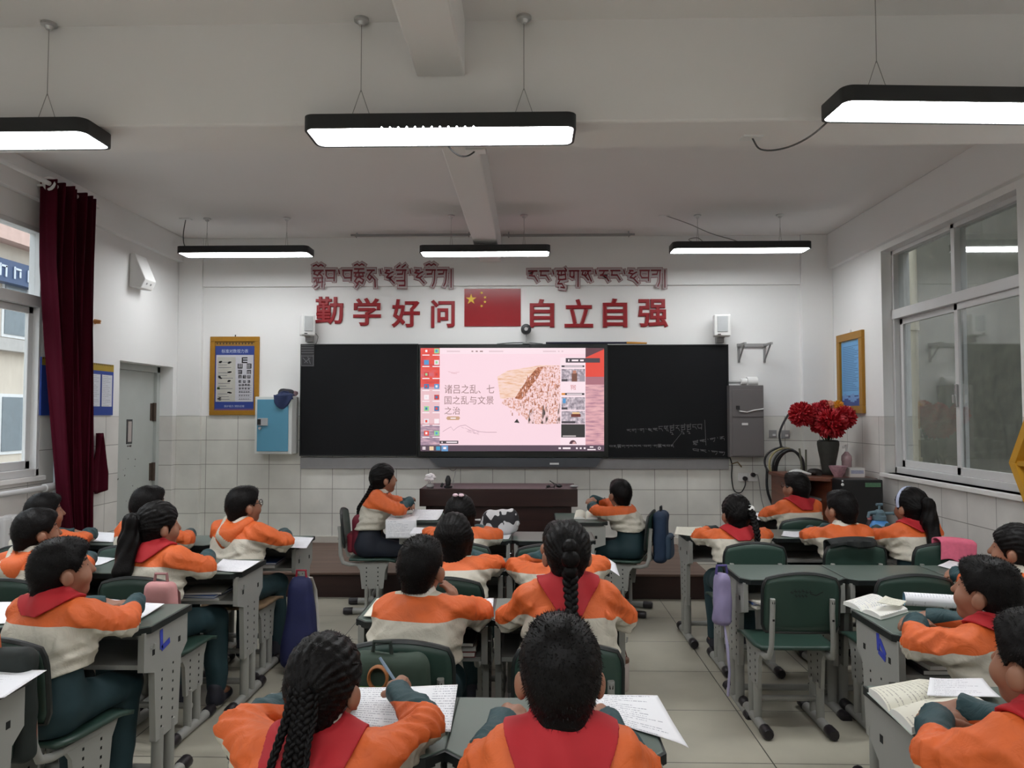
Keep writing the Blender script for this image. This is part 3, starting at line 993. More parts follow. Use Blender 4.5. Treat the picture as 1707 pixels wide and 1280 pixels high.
def sm(rgb, s=1.0):
    k = ('scr_%d_%d_%d' % rgb)
    if k not in SI:
        SI[k] = len(SM)
        SM.append(emis('screen_light_%d_%d_%d' % rgb, lin(*rgb), s))
    return SI[k]


scr = MB()
LAY = [0]


def sq(xa, ya, xb, yb, mi, lay):
    p = [at(xa, yb, YP), at(xb, yb, YP), at(xb, ya, YP), at(xa, ya, YP)]
    scr.add([(q.x - dl.x, YP - dl.y - lay * 0.0005, q.z - dl.z) for q in p], [(0, 1, 2, 3)], mi)


def spoly(pts, mi, lay):
    p = [at(x, y, YP) for x, y in pts]
    scr.add([(q.x - dl.x, YP - dl.y - lay * 0.0005, q.z - dl.z) for q in p][::-1], [tuple(range(len(p)))], mi)


def stext(body, xa, ya, xb, yb, mi, lay, off=0.0):
    vs, fs = text_geo(body, 1.0, off, 0.0, 'LEFT')
    x0, x1, y0, y1 = bbox2(vs)
    p, q = at(xa, yb, YP), at(xb, ya, YP)
    scr.add([(p.x + (v[0] - x0) / (x1 - x0) * (q.x - p.x) - dl.x, YP - dl.y - lay * 0.0005, p.z + (v[1] - y0) / (y1 - y0) * (q.z - p.z) - dl.z) for v in vs], fs, mi)


def noise_screen(name, cols, scale, stretch=(1, 1, 1), kind='noise', pos=None):
    m = bpy.data.materials.new(name)
    nt, n, l, b = nodes_of(m)
    tc = n.new('ShaderNodeTexCoord'); mp = n.new('ShaderNodeMapping'); mp.inputs['Scale'].default_value = stretch
    l.new(tc.outputs['Object'], mp.inputs[0])
    if kind == 'noise':
        no = n.new('ShaderNodeTexNoise'); no.inputs['Scale'].default_value = scale; no.inputs['Detail'].default_value = 5; f = no.outputs['Fac']
    else:
        no = n.new('ShaderNodeTexVoronoi'); no.inputs['Scale'].default_value = scale; f = no.outputs['Distance']
    l.new(mp.outputs[0], no.inputs['Vector'])
    cr = n.new('ShaderNodeValToRGB')
    el = cr.color_ramp.elements
    while len(el) < len(cols):
        el.new(0.5)
    for i, c in enumerate(cols):
        el[i].position = pos[i] if pos else 0.28 + 0.44 * i / (len(cols) - 1)
        el[i].color = (*lin(*c), 1)
    l.new(f, cr.inputs[0])
    b.inputs['Base Color'].default_value = (0.02, 0.02, 0.02, 1)
    l.new(cr.outputs[0], b.inputs['Emission Color']); b.inputs['Emission Strength'].default_value = 1.0
    SM.append(m)
    return len(SM) - 1


mPINK = sm((249, 216, 226)); mTASK = sm((88, 70, 84)); mW = sm((250, 235, 240)); mTXT = sm((150, 118, 118)); mBAR = sm((70, 62, 70))
mDK = sm((48, 46, 46)); mRED = sm((226, 72, 58)); mORG = sm((200, 160, 128)); mBL = sm((80, 150, 205)); mGRN = sm((150, 210, 150))
mWALLP = noise_screen('screen_dunes', [(170, 120, 140), (214, 160, 168), (236, 184, 186)], 9, (1.0, 1, 6))
mWTOP = noise_screen('screen_red_sky', [(190, 60, 70), (228, 78, 66), (206, 110, 124)], 5, (1, 1, 3))
mWGREY = noise_screen('screen_grey_dunes', [(120, 105, 125), (168, 140, 158), (220, 180, 190)], 12, (1, 1, 4))
mART = noise_screen('screen_parade_sketch', [(176, 118, 98), (222, 168, 152), (242, 204, 204), (250, 218, 224), (238, 194, 186)], 62, (1, 1, 1.0), 'noise', [0.30, 0.42, 0.5, 0.62, 0.75])
mHILL = noise_screen('screen_tan_hill', [(226, 170, 130), (244, 208, 190), (248, 216, 214)], 14, (1, 1, 5))
mBRN = noise_screen('screen_brown_crowd', [(120, 62, 40), (176, 104, 70), (226, 170, 150)], 70)
mCAM1 = noise_screen('screen_video_rooms', [(120, 106, 118), (180, 168, 178), (240, 220, 228)], 40)
mLEGS = noise_screen('screen_dark_legs', [(60, 54, 52), (150, 120, 116), (240, 205, 208)], 46, (1, 1, 0.35), 'noise', [0.36, 0.46, 0.56])
# desktop wallpaper
sq(701, 580, 1007, 752, mWALLP, 0)
sq(701, 580, 733, 645, mWTOP, 1); sq(701, 648, 733, 706, sm((232, 190, 196)), 1); sq(701, 708, 733, 745, mWGREY, 1)
spoly([(976, 580), (1007, 580), (1007, 592), (976, 596)], sm((96, 60, 70)), 1)
spoly([(976, 596), (1007, 582), (1007, 640), (976, 640)], mRED, 2)
sq(976, 628, 1007, 641, sm((170, 110, 122)), 3)
# desktop icons
rs = random.Random(2)
ic = [mRED, mW, mBL, mGRN, sm((200, 60, 60)), sm((236, 226, 232)), sm((60, 120, 170))]
for k, yy in enumerate((585, 604, 624, 644, 662, 681, 702, 722)):
    for j, xx in enumerate((711, 728)):
        c = ic[(k * 2 + j * 3) % len(ic)]
        sq(xx - 4, yy - 4, xx + 4, yy + 4, c, 4)
        sq(xx - 2, yy - 2, xx + 1.5, yy + 2, ic[(k + j + 1) % len(ic)], 5)
        sq(xx - 7, yy + 6, xx + 5, yy + 7.6, mW, 4)
# slide window
sq(733, 580, 976, 742, mPINK, 6)
sq(733, 580, 976, 590, sm((250, 224, 232)), 7)
for xx, ww in ((745, 22), (786, 3), (793, 3.5), (800, 5), (815, 24), (905, 22), (930, 3), (936, 3)):
    sq(xx, 584.6, xx + ww, 586.6, mTXT if 780 < xx < 806 else sm((224, 196, 204)), 8)
stext('诸吕之乱、七', 741, 641, 824, 656, mTXT, 8)
stext('国之乱与文景', 741, 660, 823, 674, mTXT, 8)
stext('之治', 741, 678, 767, 691, mTXT, 8)
spoly([(746, 694), (765, 694), (767, 696.5), (765, 700), (746, 700), (744, 697)], mORG, 8); sq(751, 696, 760, 698, mW, 9)
# small bird lines and the ink hills at the foot of the slide
for xa, ya, xb, yb in ((747, 619, 757, 621), (757, 621, 766, 619.5), (752, 621.5, 762, 622.4)):
    spoly([(xa, ya), (xb, yb), (xb, yb + .8), (xa, ya + .8)], sm((226, 180, 190)), 8)
px0 = 738
hl = [(738, 719), (746, 714), (752, 711), (756, 717), (762, 712), (768, 709), (776, 708), (784, 713), (790, 716), (800, 719), (812, 720), (828, 720)]
for (xa, ya), (xb, yb) in zip(hl[:-1], hl[1:]):
    spoly([(xa, ya), (xb, yb), (xb, yb + 1), (xa, ya + 1)], sm((200, 164, 178)), 8)
for k in range(26):
    xx = 768 + rs.random() * 28; yy = 711 + (xx - 768) * 0.25 + rs.random() * 5
    spoly([(xx, yy), (xx + 4, yy + 1.6), (xx + 4, yy + 2.3), (xx, yy + .7)], sm((214, 180, 192)), 9)
# the picture of a marching crowd
spoly([(829, 628), (846, 618), (900, 609), (934, 609), (934, 640), (860, 668), (834, 664)], mHILL, 8)
spoly([(860, 662), (885, 625), (902, 611), (934, 609), (934, 706), (905, 707), (884, 706), (868, 690), (836, 672), (842, 664)], mART, 9)
spoly([(858, 664), (882, 628), (896, 612), (906, 611), (896, 630), (882, 648), (870, 666)], mBRN, 10)
for xa, xb, yt in ((880, 890, 684), (902, 914, 676), (928, 934, 672)):
    spoly([(xa, 706), (xa + 3, yt), (xb - 1, yt - 4), (xb, 706)], mLEGS, 10)
spoly([(857, 704), (862, 698), (866, 705)], mDK, 10)
for k in range(150):
    yy = 622 + rs.random() * 66
    lo = 868 - (yy - 640) * 0.5
    xx = lo + rs.random() * (932 - lo)
    c = rs.choice([mART, mBRN, sm((246, 214, 214)), sm((222, 160, 140)), sm((170, 120, 104))])
    spoly([(xx, yy), (xx + 1.4, yy), (xx + 1.6, yy + 5), (xx - .4, yy + 5)], c, 11)
# video strip
sq(934, 596, 976, 742, sm((250, 226, 234)), 11)
sq(943, 597, 1000, 604.5, mBAR, 13); sq(947, 599, 949, 602.5, mW, 14); sq(953, 599.4, 964, 602.2, mW, 14); sq(967, 599.4, 973, 602.2, mW, 14)
sq(936, 609, 974, 612, mBAR, 12); sq(941, 609.8, 971, 611.2, mW, 13)
sq(936, 615, 975, 636, mCAM1, 12); sq(953, 622, 962, 636, sm((120, 78, 66)), 13); sq(955, 617.5, 960.5, 623, sm((190, 130, 110)), 13); sq(966, 626, 975, 636, sm((160, 150, 160)), 13); sq(936, 632, 946, 635.5, mBAR, 13)
stext('学校', 951, 641, 960, 650, sm((190, 80, 80)), 12)
sq(936, 655, 974, 658.5, mBAR, 12); sq(936, 655, 942, 658.5, sm((220, 140, 60)), 13); sq(945, 656, 970, 657.6, mW, 13)
sq(936, 662, 975, 683, mCAM1, 12); sq(938, 664, 943, 672, mBL, 13); sq(936, 679, 946, 682.5, mBAR, 13)
sq(936, 685, 975, 706, mCAM1, 12); sq(952, 690, 968, 695, sm((110, 50, 44)), 13); sq(954, 687, 966, 690, sm((230, 190, 140)), 13); sq(936, 702, 959, 705.5, mBAR, 13)
sq(935.5, 707, 975, 729, mDK, 12); sq(938, 725.6, 960, 728, sm((180, 170, 170)), 13)
spoly([(955 + 6 * math.cos(t_ * math.pi / 10), 740 - 6.5 * math.sin(t_ * math.pi / 10)) for t_ in range(10, -1, -1)], sm((84, 52, 62)), 12)
spoly([(957 + 3 * math.cos(t_ * math.pi / 8), 740 - 4 * math.sin(t_ * math.pi / 8)) for t_ in range(8, -1, -1)], sm((206, 160, 160)), 13)
# taskbar and small caption
sq(733, 734.5, 764, 739.6, mBAR, 8); sq(736, 736, 738, 738.4, mW, 9); sq(744, 736, 762, 738, mW, 9)
sq(701, 742, 1007, 752, mTASK, 12)
for xx, yy in ((704.5, 744.5), (707.2, 744.5), (704.5, 747.2), (707.2, 747.2)):
    sq(xx, yy, xx + 2.2, yy + 2.2, mW, 13)
sq(716, 744, 723, 750.5, sm((236, 206, 170)), 13); sq(727, 744, 734, 750.5, sm((60, 150, 190)), 13); sq(736, 742.5, 747, 752, sm((100, 150, 200)), 13); sq(739, 745, 744, 748.5, mW, 14)
for xx, ww in ((931, 4), (938, 13), (960, 3), (966.5, 3), (973, 3)):
    sq(xx, 745.6, xx + ww, 748.4, mW, 13)
sq(983, 744, 989, 746, mW, 13); sq(979, 748.4, 993, 750.2, mW, 13)
spoly([(999 + 2.6 * math.cos(t_), 747 + 2.6 * math.sin(t_)) for t_ in [-i * math.pi / 6 for i in range(12)]], mW, 13)
spoly([(999 + 1.7 * math.cos(t_), 747 + 1.7 * math.sin(t_)) for t_ in [-i * math.pi / 6 for i in range(12)]], mTASK, 14)
scr.build('screen', SM, dsp)
# grey speaker bar under the display
a, b_ = at(714, 778, YF - 0.1), at(1004, 763, YF - 0.1)
m = MB()
Wb = (b_.x - a.x) / 2
zt, zb = b_.z - dl.z - 0.003, a.z - dl.z
cx_ = (a.x + b_.x) / 2 - dl.x
m.prism([(cx_ - Wb, zt), (cx_ - Wb + 0.10, zb), (cx_ + Wb - 0.06, zb), (cx_ + Wb, zt)], 0.068, 0, FF @ Matrix.Translation((0, 0, 0.032)))
m.box((cx_ + 0.39, -0.1005, (zt + zb) / 2 - 0.012), (0.09, 0.001, 0.018), 1)
m.build('speaker_bar', [mat('slate_grey_bar', (0.055, 0.06, 0.07), 0.5), mat('small_white_mark', (0.7, 0.7, 0.7), 0.5)], dsp)
m = MB()
pA = at(755, 779, YF - 0.05)
m.tube([Vector((pA.x - dl.x + 0.09 * (i / 10 - .5), 0.0 - 0.05, pA.z - dl.z - 0.035 * math.sin(math.pi * i / 10))) for i in range(11)], 0.004, 6)
m.build('cable', M_wire, dsp, smooth=True)
# pale grey ledge under the boards
a, b_ = at(499, 781, YF - 0.05), at(1216, 762, YF - 0.05)
m = MB(); m.box((0, 0.011, -.004), (b_.x - a.x, 0.028, b_.z - a.z - .006))
o = m.build('board_ledge', mat('light_grey_aluminium', (0.36, 0.36, 0.37), 0.4), bevel=0.006, loc=((a.x + b_.x) / 2, YF - 0.026, (a.z + b_.z) / 2 - 0.002))
tag(o, 'pale grey metal ledge running under the boards', 'ledge')

# webcam standing above the display, dark pointer lying on the top edge
c = at(877, 549, YS)
r = empty('webcam', (c.x, YS, at(877, 573, YS).z), 0, 'round black webcam on a thin stalk above the display', 'webcam')
h = c.z - r.location.z
m = MB(); m.tube([(0, 0.02, h), (0, -0.03, h)], 0.052, 24); m.tube([(0, -0.03, h), (0, -0.036, h)], [0.046, 0.03], 24); m.build('camera_body', M_black, r, smooth=True)
m = MB(); m.tube([(0, -0.036, h), (0, -0.040, h)], 0.018, 16); m.box((0.02, -0.036, h + 0.012), (0.012, 0.003, 0.003), 0); m.build('lens', M_chrome, r, smooth=True)
m = MB(); m.tube([(0, 0.0, 0.006), (0, 0.0, h - 0.05)], 0.006, 8); m.box((0, 0, 0.006), (0.07, 0.05, 0.012)); m.build('stalk', M_grey, r, smooth=True)
a, b_ = at(910, 570, YS - 0.0), at(1079, 570, YS)
m = MB(); m.tube([(0, 0, 0), ((b_.x - a.x) * .8, 0, 0)], 0.011, 10, 0); m.tube([((b_.x - a.x) * .8, 0, 0), (b_.x - a.x, 0, -0.004)], [0.013, 0.009], 10, 1)
o = m.build('pointer_stick', [mat('navy_pointer', (0.012, 0.014, 0.035), 0.4), mat('orange_handle', lin(200, 140, 50), 0.5)], smooth=True, loc=(a.x, YS + 0.03, at(910, 573.6, YS).z + 0.014))
tag(o, 'dark blue pointer with orange end lying on top of the display', 'pointer')
a, b_ = at(828, 572, YS), at(905, 572, YS)
m = MB(); m.grid(lambda u, v: ((b_.x - a.x) * u, -0.02 + 0.04 * v, 0.014 * math.sin(math.pi * u)), 16, 2); 
o = m.build('curved_strip', mat('dark_green_strip', (0.02, 0.03, 0.03), 0.4), solid=0.006, loc=(a.x, YS + 0.04, at(828, 573.4, YS).z + 0.003)); tag(o, 'thin bowed dark strip lying on top of the display', 'strip')

# white box speakers either side of the board
for (xa, xb, ya, yb, ang, lab) in ((499, 526, 525, 560, 0.5, 'white box speaker on the wall left of the motto'), (1189, 1217, 525, 561, -0.12, 'white box speaker on the wall right of the motto')):
    c = at((xa + xb) / 2, (ya + yb) / 2, YF - 0.12)
    r = empty('wall_speaker', (c.x, YF, c.z), 0, lab, 'speaker', 'pair of wall speakers')
    W = (xb - xa) / 1250 * YF * (0.82 if ang > .3 else 0.95); H = (yb - ya) / 1250 * (YF - .1)
    Mz = Matrix.Translation((0, -0.125, 0)) @ Matrix.Rotation(ang, 4, 'Z')
    m = MB(); m.box((0, 0, 0), (W, 0.12, H), 0, None, Mz); m.build('cabinet', M_white, r, bevel=0.012, seg=3)
    m = MB(); m.box((0, -0.064, 0.012), (W * .62, 0.008, H * .72), 0, None, Mz); m.build('grille', mat('pale_grey_grille', (0.5, 0.52, 0.53), 0.6), r, bevel=0.006)
    m = MB(); m.box((-W * .2, -0.066, -H * .42), (0.03, 0.003, 0.008), 0, None, Mz); m.build('badge', M_black, r)
    m = MB(); m.box((0, -0.035, -H / 2 - 0.02), (0.07, 0.07, 0.07)); m.box((0, -0.06, -H / 2 - 0.004), (0.06, 0.12, 0.008)); m.build('bracket', M_grey, r)
    if ang > .3:
        m = MB(); m.tube([(W * .5, -0.06, -H * .35), (W * .62, -0.03, -H * .5), (W * .5, -0.01, -H * .72), (W * .4, -0.006, -H * .85)], 0.004, 6); m.build('cable', M_wire, r, smooth=True)

# eye chart poster
a, b_ = at(349, 692, YF - 0.01), at(433, 561, YF - 0.01)
r = empty('eye_chart_poster', ((a.x + b_.x) / 2, YF, (a.z + b_.z) / 2), 0, 'blue eye chart poster in a gold frame on the front wall', 'poster')
W, H = b_.x - a.x, b_.z - a.z
M_gold = mat('gold_picture_frame', lin(166, 118, 28), 0.4, 0.2, vary=0.12, scale=30)


def picture_frame(r, W, H, t, F, d=0.022, mm=None):
    m = MB()
    for c, s in (((0, H / 2 - t / 2, d / 2), (W, t, d)), ((0, -H / 2 + t / 2, d / 2), (W, t, d)), ((W / 2 - t / 2, 0, d / 2), (t, H - 2 * t, d)), ((-W / 2 + t / 2, 0, d / 2), (t, H - 2 * t, d))):
        m.box(c, s, 0, None, F)
    return m.build('picture_frame', mm or M_gold, r, bevel=0.004)


picture_frame(r, W, H, 0.05, FF)
m = MB()
t = 0.05


def rect(mb, u0, v0, u1, v1, mi, lay, F, W=1, H=1, base=0.008):
    "rectangle in fractions of W,H from the lower left corner"
    mb.add([((u - .5) * W, (v - .5) * H, base + lay * 0.0008) for u, v in ((u0, v0), (u1, v0), (u1, v1), (u0, v1))], [(0, 1, 2, 3)], mi, F)


iw, ih = W - 2 * t + .01, H - 2 * t + .01
rect(m, 0, 0, 1, 1, 0, 0, FF, iw, ih)
rect(m, 0, .0, 1, .03, 6, 1, FF, iw, ih)
rect(m, 0, .93, 1, 1, 4, 1, FF, iw, ih)
for k in range(12):
    m.add([(iw * (-.46 + k * .078), ih * .475, .0105), (iw * (-.42 + k * .078), ih * .475, .0105), (iw * (-.44 + k * .078), ih * .445, .0105)], [(0, 2, 1)], 2, FF)
rect(m, .04, .13, .96, .80, 1, 1, FF, iw, ih)
rect(m, .07, .135, .52, .77, 5, 2, FF, iw, ih)
vs, fs = fit_text('标准对数视力表', iw * .66, ih * .055, 0.0, 0.0)
m.add([(v[0] - .0, v[1] + ih * .355, .0115) for v in vs], fs, 3, FF)
vs, fs = fit_text('保护视力 预防近视', iw * .5, ih * .03, 0.0, 0.0)
m.add([(v[0], v[1] - ih * .435, .0115) for v in vs], fs, 3, FF)


def bigE(cx, cy, s, rot):
    R = Matrix.Rotation(rot * math.pi / 2, 4, 'Z')
    for (u, v, w_, h_) in ((-.4, 0, .2, 1), (.1, .4, .8, .2), (.1, 0, .8, .2), (.1, -.4, .8, .2)):
        m.add([(R @ Vector(((u + q * w_ / 2) * s, (v + p * h_ / 2) * s, 0))) + Vector((cx, cy, .0118)) for q, p in ((-1, -1), (1, -1), (1, 1), (-1, 1))], [(0, 1, 2, 3)], 2, FF)


rs = random.Random(9)
yy = .725; n_ = 1; s_ = .058
for k, (cnt, sz) in enumerate(((1, .062), (2, .052), (2, .044), (3, .034), (3, .028), (4, .023), (4, .019), (5, .016), (5, .013), (6, .010))):
    yv = (yy - .5) * ih
    for j in range(cnt):
        bigE(iw * (.245 + (j - (cnt - 1) / 2) * (.22 / max(cnt - 1, 1) if cnt > 1 else 0)), yv, sz * .95, (j + k) % 4 if k else 0)
    yy -= .085 if k < 2 else (.068 if k < 4 else .05)
for k in range(7):
    rect(m, .60, .16 + k * .033, .92, .164 + k * .033, 7, 3, FF, iw, ih)
for k in range(15):
    q = .16 + k * .038
    if k % 4 != 3:
        rect(m, .10, q, .10 + rs.uniform(.2, .38), q + .007, 7, 3, FF, iw, ih)
for (u, v, mi) in ((.16, .70, 2), (.38, .69, 2), (.38, .56, 2), (.14, .48, 2), (.38, .42, 2), (.13, .33, 8), (.38, .26, 2), (.14, .17, 2)):
    an = rs.random() * 6
    for _ in range(3):
        du, dv = rs.uniform(-.03, .03), rs.uniform(-.015, .015)
        rect(m, u + du - .03, v + dv - .010, u + du + .03, v + dv + .008, mi, 3, FF, iw, ih)
m.build('poster_sheet', [mat('poster_blue', lin(44, 66, 142), 0.4, vary=0.04), mat('poster_white', lin(196, 196, 204), 0.5, vary=0.02), mat('print_black', (0.012, 0.012, 0.015), 0.5), mat('print_white', lin(190, 200, 225), 0.5), mat('poster_gold_strip', lin(150, 110, 40), 0.5), mat('poster_cream', lin(186, 184, 176), 0.5), mat('poster_purple', lin(110, 80, 120), 0.5), mat('print_grey', lin(120, 120, 130), 0.5), mat('print_green', lin(80, 110, 70), 0.5)], r)
m = MB(); m.tube([(0, -0.004, H / 2), (0, -0.004, H / 2 + 0.02)], 0.006, 8); m.build('hanging_pin', M_black, r)

# blue wall box
YBX = 7.37
a, b_ = at(424, 757, YBX), at(487, 661, YBX)
r = empty('wall_locker_box', ((a.x + b_.x) / 2, YF, (a.z + b_.z) / 2), 0, 'blue and white locker box on the wall left of the board', 'locker')
W, H = b_.x - a.x, b_.z - a.z
dd = YF - YBX
M_lock = mat('white_powder_coat', (0.72, 0.74, 0.72), 0.45, vary=0.03)
m = MB(); m.box((0, -dd / 2, 0), (W, dd, H)); m.build('box_body', M_lock, r, bevel=0.006)
m = MB(); m.box((-.01 * W, -dd - 0.006, 0), (W * .84, 0.014, H * .9)); dr_ = m.build('box_door', mat('sky_blue_door', lin(88, 150, 178), 0.4, vary=0.03), r, bevel=0.003)
m = MB(); m.box((-W * .26, -dd - 0.019, .06 * H), (W * .26, 0.012, 0.075)); m.build('keypad', mat('grey_keypad', (0.4, 0.42, 0.44), 0.4), dr_, bevel=0.003)
m = MB(); m.box((-W * .36, -dd - 0.026, .06 * H), (0.036, 0.003, 0.055)); m.build('keypad_window', M_black, dr_)
m = MB(); m.tube([(-W * .34, -dd - 0.012, -.05 * H), (-W * .34, -dd - 0.03, -.05 * H)], 0.014, 12); m.build('lock_knob', M_chrome, dr_, smooth=True)
zt = r.location.z + H / 2
# dark cloth draped over its top, pinkish bundle behind


def crumple(name, cx, cy, cz, rx, ry, rz, m_, lab, cat, seed=1, n=20, amp=0.25, parent=None):
    rs_ = np.random.RandomState(seed)
    b = MB(); b.ball((0, 0, 0), (1, 1, 1), n)
    K = rs_.randn(7, 3) * 2.6; ph = rs_.rand(7) * 6.3
    out = []
    for p in b.v:
        q = np.array(p)
        dsp_ = 1 + amp * sum(math.sin(K[i] @ q + ph[i]) for i in range(7)) / 3.2
        out.append((q[0] * rx * dsp_, q[1] * ry * dsp_, max(q[2] * rz * dsp_, -rz * .8)))
    b.v = out
    o = b.build(name, m_, parent, smooth=60, loc=(cx, cy, cz + rz * .8))
    if lab:
        tag(o, lab, cat)
    return o


m = MB()
p0 = at(472, 668, YBX)
xs = p0.x
m.grid(lambda u, v: (xs - 0.10 + 0.19 * u + 0.02 * v, (YBX + 0.06 if v < .35 else YBX - 0.02) + 0.012 * math.sin(9 * u + 3 * v), zt + 0.012 + (0.045 * math.sin(math.pi * u) * (1 - v) if v < .35 else -(v - .35) * .15 * (0.5 + math.sin(math.pi * min(u + .1, 1))) + 0.01)), 18, 12)
o = m.build('blue_cloth', mat('navy_blue_cloth', (0.018, 0.03, 0.09), 0.85, vary=0.3, scale=20), smooth=60, solid=0.012)
tag(o, 'dark blue cloth draped over the front of the blue wall box', 'cloth')
c = at(466, 660, 7.46)
crumple('dark_glove', c.x + 0.06, 7.47, zt + 0.006, 0.075, 0.05, 0.04, mat('dark_grey_knit', (0.03, 0.03, 0.038), 0.9, vary=0.3), 'dark grey crumpled glove on top of the blue wall box', 'glove', 3)
c = at(489, 658, 7.50)
crumple('pink_bundle', c.x - 0.005, 7.51, zt + 0.006, 0.055, 0.045, 0.03, mat('greyish_pink_cloth', (0.32, 0.22, 0.24), 0.85, vary=0.3), 'small greyish pink bundle behind the glove on the wall box', 'cloth', 5)

# bracket shelf, grey cabinet, pipe and sockets right of the board
a, b_ = at(1228, 604, YF - 0.04), at(1281, 575, YF - 0.04)
r = empty('shelf_bracket', ((a.x + b_.x) / 2, YF, b_.z), 0, 'empty grey metal bracket on the wall right of the board', 'bracket')
W, H = b_.x - a.x, b_.z - a.z
m = MB(); m.box((0, -0.012, 0), (W * .92, 0.02, 0.035)); m.build('cross_rail', M_grey, r, bevel=0.003)
for s in (-1, 1):
    m = MB(); x = s * W * .40
    m.box((x, -0.008, -H / 2), (0.022, 0.014, H)); m.box((x, -0.12, 0.0), (0.022, 0.24, 0.02))
    m.tube([(x, -0.01, -H * .9), (x, -0.2, -0.01)], 0.009, 6)
    m.build('bracket_arm', M_grey, r)
YG = YF - 0.16
a, b_ = at(1217, 762, YG), at(1273, 642, YG)
r = empty('electrical_cabinet', ((a.x + b_.x) / 2, YF, (a.z + b_.z) / 2), 0, 'grey metal cabinet on the wall right of the board', 'cabinet')
W, H = b_.x - a.x, b_.z - a.z
M_gcab = mat('warm_grey_cabinet_paint', (0.135, 0.125, 0.125), 0.5, vary=0.04)
m = MB(); m.box((0, -0.08, 0), (W, 0.15, H)); m.build('cabinet_body', M_gcab, r, bevel=0.005)
m = MB(); m.box((0.01, -0.158, -H * .22), (W * .9, 0.008, H * .52)); m.build('cabinet_door', M_gcab, r, bevel=0.002)
m = MB(); m.box((0.01, -0.158, H * .25), (W * .9, 0.008, H * .38)); m.build('cabinet_door', M_gcab, r, bevel=0.002)
m = MB(); m.box((-0.02, -0.164, -H * .04), (0.06, 0.003, 0.022)); m.build('label_plate', M_white, r)
m = MB(); m.box((-W * .26, -0.168, H * .19), (0.035, 0.012, 0.035)); m.build('lock', M_black, r, bevel=0.003)
m = MB(); m.tube([(-W * .22, -0.168, H * .14), (0, -0.166, H * .125), (W * .2, -0.166, H * .15), (W * .48, -0.166, H * .17)], 0.006, 6); m.build('cable', M_white, r, smooth=True)
c1, c2 = at(1200, 637, YF - .06), at(1262, 635, YF - .06)
r = empty('wall_conduit', (c1.x, YF - 0.05, c1.z), 0, 'white conduit pipe with a thick end above the grey cabinet', 'pipe')
m = MB(); m.tube([(0.05, 0, 0), (c2.x - c1.x - 0.1, 0, 0)], 0.014, 10); m.build('thin_pipe', M_grey, r, smooth=True)
m = MB(); m.tube([(c2.x - c1.x - 0.16, 0, 0.004), (c2.x - c1.x - 0.1, 0, 0.004)], 0.034, 14); m.tube([(c2.x - c1.x - 0.1, 0, 0.004), (c2.x - c1.x, 0, 0.004)], 0.05, 18); m.build('end_cap', M_white, r, smooth=True)
m = MB(); m.tube([(c2.x - c1.x - 0.1, 0, -0.04), (c2.x - c1.x - 0.1, 0.0, -0.065)], 0.016, 10); m.build('mount', M_grey, r)
for (px, py, sz, lab) in ((1288, 723, 0.075, 'small grey switch plate, the one nearer the grey cabinet'), (1309, 724, 0.085, 'small grey switch plate nearer the red flowers')):
    c = at(px, py, YF)
    r = empty('switch_plate', (c.x, YF, c.z), 0, lab, 'switch', 'grey switch plates')
    m = MB(); m.box((0, -0.006, 0), (sz, 0.012, sz)); m.build('plate', M_grey, r, bevel=0.003)
    m = MB(); m.box((0.01, -0.014, -0.012), (0.03, 0.006, 0.02)); m.build('rocker', M_white, r, bevel=0.002)
c = at(1246, 795, YF)
r = empty('wall_socket', (c.x, YF, c.z), 0, 'white double wall socket with two black plugs below the grey cabinet', 'socket')
m = MB(); m.box((-0.048, -0.012, 0), (0.092, 0.024, 0.085)); m.box((0.048, -0.012, 0), (0.092, 0.024, 0.085)); m.build('socket_plate', M_white, r, bevel=0.004)
for (u, v) in ((-0.035, -0.012), (0.045, 0.025)):
    m = MB(); m.tube([(u, -0.02, v), (u, -0.055, v)], 0.022, 12); m.build('plug', M_black, r, smooth=True)
m = MB(); m.tube(spl([(-0.035, -0.05, -0.012), (-0.04, -0.055, -0.08), (-0.08, -0.04, -0.15), (-0.14, -0.02, -0.13), (-0.16, -0.012, 0.0), (-0.155, -0.012, 0.12), (-0.175, -0.012, 0.20), (-0.17, -0.012, 0.24)]), 0.006, 8); m.build('cable', M_black, r, smooth=True)
m = MB(); m.tube(spl([(0.05, -0.05, 0.025), (0.09, -0.04, 0.02), (0.115, -0.02, -0.1), (0.14, -0.012, -0.25), (0.19, -0.012, -0.40)]), 0.004, 6); m.build('cable', M_wire, r, smooth=True)
m = MB(); m.tube([(-0.16, -0.016, 0.13), (-0.10, -0.018, 0.15), (-0.06, -0.014, 0.10)], 0.006, 8); m.build('bent_pipe', mat('dull_brass', (0.25, 0.17, 0.09), 0.4, 0.7), r, smooth=True)

# framed blue poster on the right wall
p0, p1 = ax(1401, 700, XR), ax(1444, 700, XR)
ya, yb_ = p0.y, p1.y
zt = at(1401, 560, ya).z; zb = 1.505
r = empty('framed_poster', (XR, (ya + yb_) / 2, (zt + zb) / 2), 0, 'tall blue text poster in a gold frame on the right wall', 'poster')
W, H = abs(ya - yb_), zt - zb
picture_frame(r, W, H, 0.07, RF, 0.03)
m = MB(); rect(m, 0, 0, 1, 1, 0, 0, RF, W - .12, H - .12); rect(m, 0, 0, 1, .17, 1, 1, RF, W - .12, H - .12)
for k in range(13):
    m.add([((W - .12) * (-.48 + k * .075), (H - .12) * .5, .0105), ((W - .12) * (-.42 + k * .075), (H - .12) * .5, .0105), ((W - .12) * (-.45 + k * .075), (H - .12) * .455, .0105)], [(0, 2, 1)], 3, RF)
rs = random.Random(6)
for k in range(26):
    rect(m, .10, .24 + k * .026, rs.uniform(.6, .93), .2475 + k * .026, 2, 2, RF, W - .12, H - .12)
